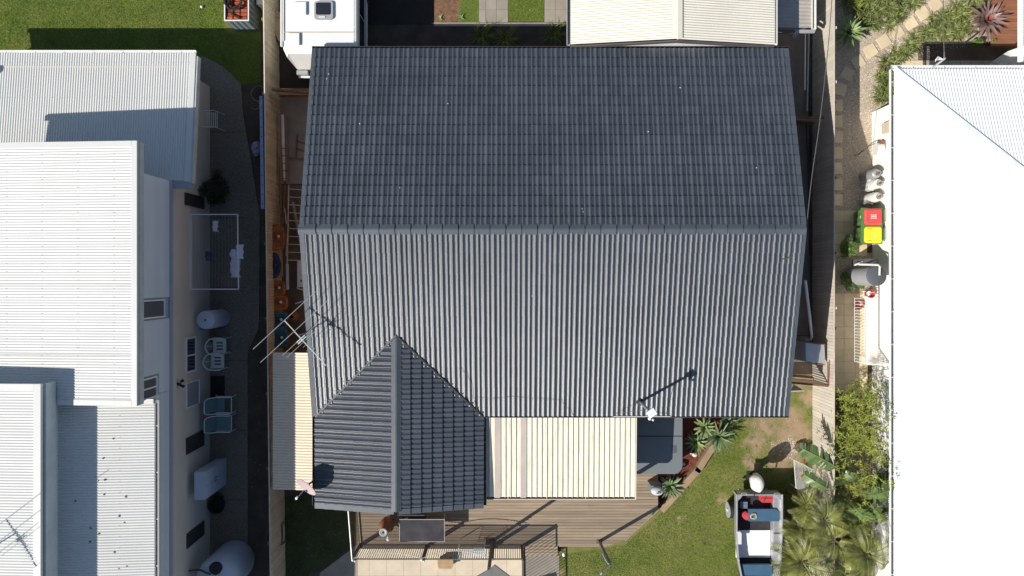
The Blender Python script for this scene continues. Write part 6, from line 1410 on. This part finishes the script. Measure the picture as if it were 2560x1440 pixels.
# overhead cable
single('overhead_cable', MB().tube(curved([W(2084,-60,4.6), W(2070,120,4.4), W(2050,300,4.1), W(2030,440,3.85), W(2017,560,3.75)], 6), 0.012, 5), m_wire, 'thin overhead cable sagging across the right fence to the roof ridge', 'cable')
single('overhead_cable', MB().tube(curved([W(2358,-60,4.6), W(2358,60,3.8), W(2361,145,3.2)], 6), 0.012, 5), m_wire, 'thin overhead cable running to the bracket on the white hip roof', 'cable')
t = thing('cable_bracket', 'pale metal bracket with frayed wires at the gutter of the white hip roof', 'bracket', W(2340, 168, 2.6)); part('arm', MB().bar(W(2333, 168, 2.65), W(2363, 145, 3.1), 0.05), m_galv, t)
for k in range(6): part('wire_end', MB().tube([W(2358,148,3.05), W(2345-k, 141+k*2, 3.0), W(2338, 150+k, 2.95)], 0.006, 4), m_offwhite, t)
part('insulator', MB().tube([W(2361,130,3.2), W(2361,146,3.2)], 0.02, 6), m_galv, t)
# ------------------------------------------------------------------ boat on its trailer
GZ_ = 0.98
def bx_(px, z): return WX(px, z)
bt = thing('dinghy', 'open aluminium dinghy with blue seats and a covered outboard on the front lawn', 'boat', W(1900, 1400, 0))
Lx, Rx = WX(1841, GZ_), WX(1957, GZ_); ys = WY(1236, GZ_)
st = [(ys, 0.0, 0.0), (ys-0.6, 0.0, 0.0), (ys-1.4, -0.01, 0.01), (ys-2.2, 0.06, 0.05), (ys-3.0, 0.22, 0.20), (ys-3.6, 0.46, 0.44), (ys-3.95, 0.74, 0.74)]
mb = MB(); vs = []; fs = []
for y, il, ir in st:
    l = Lx+il; r = Rx-ir; cx_ = (l+r)/2
    vs += [(l, y, GZ_), (l+0.035, y, GZ_), (l+0.10, y, 0.55), (cx_, y, 0.50), (r-0.10, y, 0.55), (r-0.035, y, GZ_), (r, y, GZ_), (r-0.07, y, 0.55), (cx_, y, 0.36), (l+0.07, y, 0.55)]
n = 10
for i in range(len(st)-1):
    for k in range(n): fs.append((i*n+k, (i+1)*n+k, (i+1)*n+(k+1)%n, i*n+(k+1)%n))
fs.append(tuple(range(n))); fs.append(tuple((len(st)-1)*n+k for k in range(n)))
part('hull', mb.add(vs, fs), m_boat, bt)
for idx in (0, 1):
    pts = [((Lx+il+0.018) if idx == 0 else (Rx-ir-0.018), y, GZ_+0.012) for y, il, ir in st]; part('gunwale', MB().tube(pts, 0.026, 6), m_alu, bt)
part('transom', MB().box(Lx+0.02, Rx-0.02, ys-0.04, ys, 0.5, GZ_), m_alu, bt)
# side deck with ribs on the right
fz = 0.60
part('side_deck', MB().box(Rx-0.27, Rx-0.05, ys-3.2, ys-0.05, fz, GZ_-0.12), m_boat, bt)
for k in range(7): part('side_rib', MB().bar((Rx-0.24+k*0.03, ys-1.95, GZ_-0.112), (Rx-0.24+k*0.03, ys-0.2, GZ_-0.112), 0.012, 0.014), m_alu, bt)
for y in (ys-1.35, ys-1.9, ys-2.4): part('side_bracket', MB().box(Rx-0.27, Rx-0.04, y, y+0.04, GZ_-0.11, GZ_-0.07), m_galv, bt)
part('floor', MB().box(Lx+0.10, Rx-0.28, ys-2.2, ys-1.30, fz-0.02, fz+0.02), m_boatfloor, bt); part('floor', MB().box(Lx+0.10, Rx-0.28, ys-1.28, ys-0.06, fz-0.03, fz), m_carpet, bt, label='dark carpeted rear floor')
part('floor', MB().box(Lx+0.2, Rx-0.28, ys-3.0, ys-2.22, fz-0.03, fz), m_carpet, bt, label='dark front floor')
part('seat', MB().prism([(Lx+0.12, ys-0.62), (Rx-0.12, ys-0.62), (Rx-0.06, ys-0.56) if False else (Rx-0.12, ys-0.60), (Rx-0.22, ys-0.48), (Lx+0.45, ys-0.48), (Lx+0.45, ys-0.9), (Rx-0.08, ys-0.9), (Rx-0.08, ys-0.62)][:0] or [(Lx+0.42, ys-0.90), (Rx-0.10, ys-0.90), (Rx-0.10, ys-0.62), (Rx-0.20, ys-0.50), (Lx+0.42, ys-0.50)], fz+0.24, fz+0.32), m_blueseat, bt, label='blue rear seat')
part('seat', MB().box(Lx+0.22, Rx-0.32, ys-2.68, ys-2.32, fz+0.22, fz+0.32), m_blueseat, bt, label='blue front seat')
for s, x in ((1, Lx), (-1, Rx)): part('corner_plate', MB().add([(x, ys, GZ_+0.016), (x+s*0.22, ys, GZ_+0.016), (x+s*0.12, ys-0.14, GZ_+0.016), (x, ys-0.24, GZ_+0.016)], [(0,1,2,3)]).lathe((x+s*0.08, ys-0.07, GZ_+0.018), [(0.03,0),(0.0,0.006)], 10), m_alu, bt)
for x in (Lx+0.25, Rx-0.2): part('grab_handle', MB().tube([(x-0.09, ys, GZ_), (x-0.07, ys+0.05, GZ_+0.02), (x+0.07, ys+0.05, GZ_+0.02), (x+0.09, ys, GZ_)], 0.012, 6), m_alu, bt)
part('rowlock_block', MB().box(Lx-0.0, Lx+0.16, ys-1.62, ys-1.25, GZ_+0.0, GZ_+0.03).box(Lx+0.0, Lx+0.12, ys-1.24, ys-1.2, GZ_+0.03, GZ_+0.05), m_offwhite, bt)
part('rod_holder', MB().tube([(Lx+0.06, ys-2.1, GZ_-0.1), (Lx+0.05, ys-2.12, GZ_+0.07)], 0.022, 8), m_offwhite, bt)
# outboard
ob = thing('outboard_motor', 'outboard motor under a white cloth cover on the stern of the dinghy', 'outboard motor', (WX(1897,1.3), ys+0.15, 0.3)); c = Vector((WX(1898, 1.35), WY(1211, 1.35), 1.28)); i = MB()
vs = []; fs = []; n = 18; levels = [(0.17, 0.25, -0.34), (0.195, 0.285, -0.18), (0.185, 0.27, 0.0), (0.15, 0.22, 0.10), (0.08, 0.12, 0.15)]
for j, (rx_, ry_, z) in enumerate(levels):
    for k in range(n):
        a = 2*math.pi*k/n; q = 1 + (0.10*math.sin(a*5+j*0.8) + 0.06*math.sin(a*9)) * (0.9 if j < 2 else 0.4); vs.append((c.x+rx_*q*math.cos(a) - 0.02*(z < -0.2), c.y+ry_*q*math.sin(a)*(1.0 if math.sin(a) > 0 else 1.05), c.z+z))
for j in range(len(levels)-1):
    for k in range(n): fs.append((j*n+k, j*n+(k+1)%n, (j+1)*n+(k+1)%n, (j+1)*n+k))
fs.append(tuple((len(levels)-1)*n+k for k in range(n))); fs.append(tuple(range(n-1,-1,-1)))
part('cloth_cover', i.add(vs, fs), m_cowl, ob, smooth='all'); part('leg', MB().box(c.x-0.06, c.x+0.06, c.y-0.1, c.y+0.1, 0.35, 0.96), m_black, ob); part('anti_cavitation_plate', MB().box(c.x-0.12, c.x+0.12, c.y-0.12, c.y+0.2, 0.45, 0.47), m_black, ob)
part('tiller', MB().tube([(c.x-0.02, c.y-0.2, 1.1), (c.x-0.10, c.y-0.5, 1.12)], 0.02, 6), m_black, ob)
# things lying in the boat
c = W(1864, 1288, 0.85); t = thing('red_tub', 'round red tub in the back left of the dinghy', 'tub', c - Vector((0,0,0.2))); part('tub_body', MB().lathe(c - Vector((0,0,0.2)), [(0.10,0),(0.115,0.2),(0.12,0.21),(0.0,0.22)], 20), m_redp, t, smooth=True)
i = MB().lathe(c + Vector((0.03,-0.03,-0.2)), [(0.11,0),(0.12,0.24),(0.0,0.25)], 20)
single('tub_lid', i, m_redp, 'red lid resting askew on the round red tub in the dinghy', 'lid', smooth=True)
t = thing('fuel_tank', 'rectangular red fuel tank behind the blue seat of the dinghy', 'fuel tank', W(1917, 1246, 0.6)); x, y = WX(1917, 0.82), WY(1247, 0.82)
part('tank_body', MB().prism(rrect(x-0.19, x+0.19, y-0.12, y+0.12, 0.04), 0.60, 0.84), m_redp, t); part('strap', MB().box(x-0.20, x+0.20, y+0.02, y+0.04, 0.841, 0.85).bar((x-0.1, y-0.1, 0.846), (x-0.02, y+0.1, 0.846), 0.02, 0.006), m_black, t)
t = thing('battery_crate', 'blue-grey crate on the dark rear floor of the dinghy', 'crate', W(1858, 1263, 0.6)); x, y = WX(1860, 0.75), WY(1263, 0.75)
part('case', MB().box(x-0.12, x+0.12, y-0.11, y+0.11, 0.60, 0.74), m_blueseat, t)
for k in range(5): part('slat', MB().box(x-0.12, x+0.12, y-0.1+k*0.045, y-0.085+k*0.045, 0.741, 0.75), m_tankgrey, t)
mb = MB(); x, y = WX(1884, 0.95), WY(1291, 0.95)
for k in range(14):
    a = random.uniform(0, 6.28); pts = [(x+0.11*math.cos(a+q*1.1)*random.uniform(0.3,1.2), y+0.10*math.sin(a+q*1.1)*random.uniform(0.3,1.2), 0.93+random.uniform(0,0.03)) for q in range(5)]; mb.tube(curved(pts, 3), 0.006, 4)
single('rope_tangle', mb, M('straw_rope', (0.5, 0.44, 0.28), 0.9), 'tangle of straw-coloured rope on the blue rear seat of the dinghy', 'rope')
# trailer
tr = thing('boat_trailer', 'boat trailer under the aluminium dinghy', 'trailer', W(1900, 1350, 0)); cyw = WY(1275, 0.3)
part('axle', MB().bar((WX(1822,0.3), cyw, 0.3), (Rx+0.25, cyw, 0.3), 0.05), m_galv, tr)
for x in (Lx+0.3, Rx-0.3): part('chassis_rail', MB().bar((x, ys, 0.30), ((Lx+Rx)/2 + (x-(Lx+Rx)/2)*0.3, ys-4.4, 0.34), 0.06), m_galv, tr)
for x in (WX(1826, 0.3), Rx+0.16):
    w_ = part('wheel', MB().tube([(x-0.09, cyw, 0.28), (x+0.07, cyw, 0.28)], 0.26, 24), m_tankgrey, tr); part('tyre', MB().tube([(x-0.07, cyw, 0.28), (x+0.05, cyw, 0.28)], 0.275, 24), m_black, w_)
    part('hub', MB().tube([(x-0.12, cyw, 0.28), (x+0.09, cyw, 0.28)], 0.05, 12), m_offwhite, w_)
part('stub', MB().bar((WX(1832,0.4), cyw, 0.32), (WX(1842,0.4), cyw, 0.32), 0.09), m_offwhite, tr)
# wire pen
t = thing('wire_cage', 'pale wire mesh cage holding red things beside the dinghy', 'cage', W(2000, 1185, 0)); P = [W(1985,1150,0.8), W(2030,1173,0.8), W(2016,1233,0.5), W(1990,1220,0.5)]
part('frame', MB().tube(P + [P[0]], 0.014, 6), m_offwhite, t)
for k in range(1, 18): a = P[0].lerp(P[3], k/18); b = P[1].lerp(P[2], k/18); part('wire', MB().tube([a, b], 0.0045, 4), m_offwhite, t)
for k in range(1, 12): a = P[0].lerp(P[1], k/12); b = P[3].lerp(P[2], k/12); part('wire', MB().tube([a, b], 0.0045, 4), m_offwhite, t)
for p in P: part('leg', MB().tube([p, (p.x, p.y, 0)], 0.010, 5), m_offwhite, t)
for px, py, r, lb, mt in ((2000,1185,0.2,'crumpled red tarpaulin under the wire cage', M('faded_red_fabric', (0.35,0.09,0.08),0.8,0.35,8)), (2014,1152,0.08,'small red bundle above the wire cage', m_redp), (2008,1118,0.26,'patch of brown leaf litter against the fence above the cage', m_stem), (2022,1138,0.2,'pale grey stone slab above the wire cage', m_tankgrey), (2025, 1330, 0.14, 'orange-red pot between the palms', m_terra)):
    single('ground_clutter' if 'litter' in lb else 'bundle', MB().blob(W(px, py, 0.08), r, r*0.8, 0.08, 12, 6, 0.25), mt, lb, 'bundle', smooth='all')
single('cut_log', MB().tube([W(1992,1108,0.1), W(2022,1130,0.1)], 0.03, 7), m_stem, 'thin brown branch lying by the foot of the fence', 'branch')
mb = MB()
for k in range(520):
    p = W(1985+random.gauss(0,22), 1117+random.gauss(0,11), 0.012); r = random.uniform(0.008, 0.022); mb.add([(p.x-r,p.y-r,0.01),(p.x+r,p.y-r*0.6,0.01),(p.x+r*0.7,p.y+r,0.01),(p.x-r*0.6,p.y+r*0.8,0.01),(p.x,p.y,0.01+r)], [(0,1,4),(1,2,4),(2,3,4),(3,0,4)])
for k in range(160):
    p = W(random.uniform(1870,2020), random.uniform(1030,1180), 0.012); r = random.uniform(0.006, 0.014); mb.add([(p.x-r,p.y-r,0.01),(p.x+r,p.y-r*0.6,0.01),(p.x+r*0.7,p.y+r,0.01),(p.x-r*0.6,p.y+r*0.8,0.01),(p.x,p.y,0.01+r)], [(0,1,4),(1,2,4),(2,3,4),(3,0,4)])
single('pale_pebbles', mb, m_rock, kind='stuff')

# ------------------------------------------------------------------ bamboo
t = thing('bamboo_plant', 'tall yellow-green bamboo clump leaning over the right fence', 'bamboo', (11.2, -5.2, YR)); mb = MB(); cm = []
for k in range(66):
    by = random.uniform(-7.9, -3.7); bx = 10.9 + random.uniform(-0.35, 0.5); H_ = random.uniform(1.5, 3.0)
    tx = bx + random.gauss(0.0, 0.28); ty = by + random.gauss(0, 0.3)
    if k < 14: part('cane', MB().tube([(bx, by, YR), (bx*0.5+tx*0.5, by*0.5+ty*0.5, H_*0.6), (tx, ty, H_)], [0.016, 0.012, 0.006], 5), m_cane, t)
    for q in range(9):
        f = random.uniform(0.35, 1.0); cx_ = min(bx+(tx-bx)*f+random.gauss(0, 0.13), 11.55); cy_ = by+(ty-by)*f+random.gauss(0, 0.15); cz_ = H_*f
        for j in range(2):
            ox, oy, oz = random.gauss(0,0.09), random.gauss(0,0.09), random.gauss(0,0.07)
            for l_ in range(7):
                az = random.uniform(0, 6.28); L_ = random.uniform(0.08, 0.17); el = random.uniform(-0.5, 0.35); p = Vector((cx_+ox, cy_+oy, cz_+oz)); d = Vector((math.cos(az)*math.cos(el), math.sin(az)*math.cos(el), math.sin(el))); s = Vector((-math.sin(az), math.cos(az), random.uniform(-0.3,0.3)))*0.011
                mb.add([p, p+d*L_*0.35+s, p+d*L_, p+d*L_*0.35-s], [(0,1,2,3)])
part('foliage', mb, m_bamboo, t)

# ------------------------------------------------------------------ broad torn leaves (bird of paradise) and palms
def torn_leaf(L_, wd, n=13, droop=0.5):
    mb = MB(); pts = arc_pts(L_, R(22), R(22)-droop*1.6, n)
    for i in range(n-1):
        f0, f1 = i/n, (i+1)/n; w0 = wd*math.sin(math.pi*(0.12+0.86*f0))**0.6; w1 = wd*math.sin(math.pi*(0.12+0.86*f1))**0.6
        for s in (-1, 1):
            gap = random.random() < 0.45; g0 = 0.0; g1 = random.uniform(0.5, 1.0) if gap else 0.06; dz = random.uniform(-0.05, 0.03)*(2.0 if gap else 1)
            a, b = pts[i+1], pts[i+2] if i+2 <= n else pts[-1]; fw = Vector((0.35*w0, 0, 0))
            b2 = b
            mb.add([a, b2, b2+Vector((0.45*w1-g1*L_/n*0.75, s*w1*random.uniform(0.86, 1.05), -0.22*w1+dz)), a+Vector((0.45*w0, s*w0*random.uniform(0.9, 1.03), -0.22*w0+dz))], [(0,1,2,3) if s < 0 else (0,3,2,1)])
    return mb, pts
leafv = []
for k in range(4):
    mb, pts = torn_leaf(0.9, 0.20); leafv.append((mb.mesh('leaf_blade', m_banana), MB().tube(pts, [0.014]+[0.010]*(len(pts)-2)+[0.003], 5).mesh('midrib', m_cane)))
def placed(name, me, parent, base, az, el, roll, sc):
    M_ = Matrix.Translation(base) @ Matrix.Rotation(az, 4, 'Z') @ Matrix.Rotation(-el, 4, 'Y') @ Matrix.Rotation(roll, 4, 'X') @ Matrix.Scale(sc, 4)
    o = inst(name, me, parent, M_); return o, M_
def broad(label, px, py, leaves):
    t = thing('bird_of_paradise_plant', label, 'plant', W(px, py, YR)); root = ORG[t.name]
    for (bpx, bpy_, tpx, tpy, z, sc) in leaves:
        b = W(bpx, bpy_, z); e = W(tpx, tpy, z-0.05); d = e-b; az = math.atan2(d.y, d.x); s = d.length/0.86
        me, rib = random.choice(leafv); o, M_ = placed('leaf', me, t, b, az, random.uniform(-0.25, 0.0), random.uniform(-0.35, 0.35), s)
        r = bpy.data.objects.new('midrib', rib); COL.objects.link(r); r.parent = o; ORG[r.name] = ORG[o.name]
        part('leaf_stalk', MB().tube([root+Vector((random.uniform(-0.1,0.1), random.uniform(-0.1,0.1), 0)), root.lerp(b, 0.6)+Vector((0,0,0.2)), b], [0.03, 0.02, 0.012], 6), m_banana, t)
broad('bird-of-paradise plant whose longest torn leaf points up to the left over the fence', 2090, 1235, [(2098,1172,2005,1122,2.1,1), (2075,1226,2012,1188,1.9,1), (2060,1262,2118,1254,1.8,1), (2085,1215,2140,1180,1.7,1), (2100,1150,2075,1225,1.2,1)])
broad('bird-of-paradise plant with broad leaves touching the white gutter', 2170, 1260, [(2165,1240,2252,1212,2.5,1), (2160,1210,2115,1183,2.0,1), (2150,1235,2235,1235,2.2,1), (2170,1262,2112,1290,2.0,1), (2175,1258,2218,1308,2.2,1), (2135,1268,2190,1310,2.3,1), (2165,1215,2235,1185,1.9,1), (2195,1290,2235,1262,2.0,1), (2120,1290,2180,1335,1.5,1), (2190,1225,2200,1185,2.0,1)])
def frond_mb(L_, wd, n=20, droop=1.0):
    mb = MB(); pts = arc_pts(L_, R(38), R(38)-droop*R(85), n)
    for i in range(3, n):
        f = i/n; ll = wd*(math.sin(math.pi*(0.10+0.84*f))**0.7); p = pts[i]; t_ = (pts[min(i+1, n)]-pts[i-1]).normalized()
        for s in (-1, 1):
            fw = 0.35+0.55*f; d = (t_*fw + Vector((0, s*1.0, 0.12))).normalized(); q1 = p+d*ll*0.5+Vector((0,0,0.01)); q2 = p+d*ll+Vector((0,0,-ll*0.30)) + Vector((random.gauss(0,0.01), random.gauss(0,0.01), random.gauss(0,0.015)))
            sd = t_*0.018; mb.add([p-sd*0.6, p+sd*0.6, q1+sd, q2, q1-sd], [(0,1,2,4), (4,2,3)])
    return mb, pts
fronds = []
for k in range(4):
    mb, pts = frond_mb(1.05, 0.33, droop=0.8+0.15*k); fronds.append((mb.mesh('frond', m_palm), MB().tube(pts, [0.014]*14+[0.008]*13, 4).mesh('frond_rib', m_cane)))
def palm(label, px, py, z, n, lo=0.85, hi=1.15, dirs=None, trunks=1):
    t = thing('palm_tree', label, 'palm', W(px, py, YR if px > 2040 else 0)); top = W(px, py, z); root = ORG[t.name].copy(); root.x = top.x+random.uniform(-0.1, 0.1); root.y = top.y
    if px > 2040: root.x = max(root.x, 10.6)
    part('trunk', MB().tube([root, root.lerp(top, 0.5)+Vector((0.03,0,0)), top], [0.06, 0.05, 0.045], 8), m_stem, t)
    for k in range(n):
        az = (2*math.pi*k/n + random.uniform(-0.25, 0.25)) if dirs is None else dirs[k]; me, rib = random.choice(fronds); s = random.uniform(lo, hi)
        o, M_ = placed('frond', me, t, top + Vector((0.03*math.cos(az), 0.03*math.sin(az), random.uniform(-0.08, 0.08))), az, random.uniform(-0.15, 0.35), random.uniform(-0.5, 0.5), s)
        r = bpy.data.objects.new('frond_rib', rib); COL.objects.link(r); r.parent = o; ORG[r.name] = ORG[o.name]
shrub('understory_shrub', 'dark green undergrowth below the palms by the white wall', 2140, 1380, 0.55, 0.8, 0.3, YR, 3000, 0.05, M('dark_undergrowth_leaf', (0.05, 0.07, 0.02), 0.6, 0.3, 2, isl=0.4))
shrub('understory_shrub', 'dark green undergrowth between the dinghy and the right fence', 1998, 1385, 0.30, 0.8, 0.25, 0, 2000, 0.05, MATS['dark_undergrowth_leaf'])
palm('small palm right beside the red fuel tank end of the dinghy', 2015, 1262, 1.5, 9, 0.5, 0.7)
palm('palm whose fronds hang over the bow of the dinghy', 2005, 1405, 1.9, 15, 0.9, 1.2)
palm('low palm squeezed between the dinghy side and the fence', 2005, 1325, 1.5, 10, 0.55, 0.8)
palm('palm leaning over the right fence beside the blue rear seat of the dinghy', 2062, 1300, 2.1, 12, 0.65, 0.9)
palm('young palm between the bamboo and the white wall', 2150, 1300, 1.9, 10, 0.5, 0.75)
palm('palm in the middle of the group at the bottom edge', 2085, 1350, 2.0, 11, 0.7, 0.95)
palm('palm beside the white wall at the bottom right', 2165, 1385, 2.2, 12, 0.75, 1.0)
palm('palm half cut off by the bottom edge between the dinghy and the wall', 2110, 1440, 1.8, 11, 0.8, 1.05)

# ------------------------------------------------------------------ grass blades over every lawn
def blades(name, P, dens, z, hgt, dirt=False, keep=None):
    xs_ = [p[0] for p in P]; ys_ = [p[1] for p in P]; k = CAM_H/FPX
    area = (max(xs_)-min(xs_))*(max(ys_)-min(ys_))*k*k; n = int(area*dens)
    X = rng.uniform(min(xs_), max(xs_), n); Y = rng.uniform(min(ys_), max(ys_), n)
    pa = np.array(P); ins = np.zeros(n, bool); j = len(pa)-1
    for i in range(len(pa)):
        c = ((pa[i,1] > Y) != (pa[j,1] > Y)) & (X < (pa[j,0]-pa[i,0])*(Y-pa[i,1])/(pa[j,1]-pa[i,1]+1e-9)+pa[i,0]); ins ^= c; j = i
    X, Y = (X[ins]-NX)*k, (NY-Y[ins])*k
    if dirt:
        dm = np.zeros(len(X))
        for c, r in DIRT: dm = np.maximum(dm, np.clip((1.5*r-np.hypot(X-c.x, Y-c.y))/(1.3*r), 0, 1))
        kp = rng.random(len(X)) > np.clip(dm*2.4, 0, 0.97); X, Y = X[kp], Y[kp]
    n = len(X); a = rng.uniform(0, 6.283, n); w = rng.uniform(0.004, 0.008, n); h = hgt*rng.uniform(0.5, 1.2, n); lx = rng.normal(0, 0.55, n)*h; ly = rng.normal(0, 0.55, n)*h
    V = np.stack([np.stack([X-np.cos(a)*w, Y-np.sin(a)*w, np.full(n, z)], 1), np.stack([X+np.cos(a)*w, Y+np.sin(a)*w, np.full(n, z)], 1), np.stack([X+lx, Y+ly, z+h*0.8], 1)], 1).reshape(-1, 3)
    return raw(name, V, np.arange(3*n).reshape(-1, 3), m_blade)
blades('grass', [(-20,-10),(560,-10),(560,75),(600,90),(652,100),(652,205),(600,210),(560,165),(500,140),(488,125),(-20,125)], 2600, 0.004, 0.05)
blades('grass', [(1397,1388),(1500,1372),(1562,1362),(1650,1285),(1790,1125),(1850,1045),(1985,1045),(1985,960),(2027,960),(2030,1450),(1397,1450)], 2600, 0.004, 0.045, True)
blades('grass', [(1272,-10),(1359,-10),(1359,52),(1272,52)], 3000, 0.01, 0.04)
blades('grass', [(1157,-10),(1196,-10),(1196,56),(1150,56)], 2000, 0.014, 0.03)
blades('grass', [(720,1240),(895,1240),(895,1350),(800,1425),(770,1440),(720,1440)], 350, 0.004, 0.05)
blades('grass', [(1092,-10),(1157,-10),(1150,56),(1092,56)], 350, 0.010, 0.03)

# small wear and litter
def on_roof(px, py, up=0.03):
    z = 3.0
    for _ in range(6): y = WY(py, z); z = main_z(y)
    return Vector((WX(px, z), y, z + up))
a = on_roof(1950, 650, 0.06); b = on_roof(1978, 641, 0.05); tw = MB().tube([a, b], 0.010, 4).tube([a.lerp(b, 0.4), on_roof(1963, 656, 0.05)], 0.006, 4).tube([a.lerp(b, 0.6), on_roof(1976, 650, 0.05)], 0.006, 4)
single('roof_twig', tw, m_stem, 'small forked twig lying on the front slope of the tiled roof near its right edge', 'twig')
mb = MB()
for px, py in [(818,198),(823,186),(1455,522),(1458,530),(1120,260),(1620,330),(1500,880),(1330,740),(1790,840),(1000,470),(900,310),(1700,220),(1890,420)]:
    p = on_roof(px, py, 0.05); mb.blob(p, random.uniform(0.012, 0.022), random.uniform(0.010, 0.02), 0.006, 6, 4, 0.3)
single('bird_droppings', mb, m_offwhite, kind='stuff')
single('roof_cable', MB().tube([on_roof(px, py, 0.065) for px, py in [(1148,920),(1168,935),(1178,960),(1182,990),(1196,1030)]], 0.006, 4), m_wire, 'thin dark cable trailing down the tiled roof beside the right valley', 'cable')
single('roof_cable', MB().tube([on_roof(px, py, 0.065) for px, py in [(1196,992),(1240,996),(1280,990)] + [(1400,1000),(1418,1018),(1432,1036)]], 0.005, 4), m_wire, 'faint thin cable running right across the lowest tiles above the patio roof', 'cable')
for py in (330, 545, 718, 902, 1075, 1250): single('path_joint', MB().box(WX(528,0.03), WX(618,0.03), WY(py,0.03)-0.008, WY(py,0.03)+0.008, 0.025, 0.032), m_black, kind='structure')
mb = MB()
for k in range(420):
    px = random.choice((random.uniform(530, 655), random.uniform(625, 655), random.uniform(2000, 2030))); py = random.uniform(150, 1440); p = W(px, py, 0.035); a = random.uniform(0, 6.28); r = random.uniform(0.012, 0.03); d = Vector((math.cos(a), math.sin(a), 0))*r; s = Vector((-math.sin(a), math.cos(a), 0.3))*r*0.4
    mb.add([p-d, p+s, p+d, p-s], [(0,1,2,3)])
single('fallen_leaves', mb, M('dry_leaf', (0.28, 0.19, 0.09), 0.8, 0.3, 3, isl=0.5), kind='stuff')
mb = MB()
for k in range(240):
    px = random.uniform(1400, 2020); py = random.uniform(1060, 1440)
    if py < 1300 and px < 1800: continue
    leafball(tuple(W(px, py, 0.03)), random.uniform(0.03, 0.09), random.uniform(0.03, 0.09), 0.02, 14, 0.016, mb)
for k in range(160): leafball(tuple(W(random.uniform(0, 640), random.uniform(-5, 110), 0.03)), random.uniform(0.03, 0.08), random.uniform(0.03, 0.08), 0.02, 14, 0.016, mb)
single('lawn_weeds', mb, m_vine, kind='stuff')
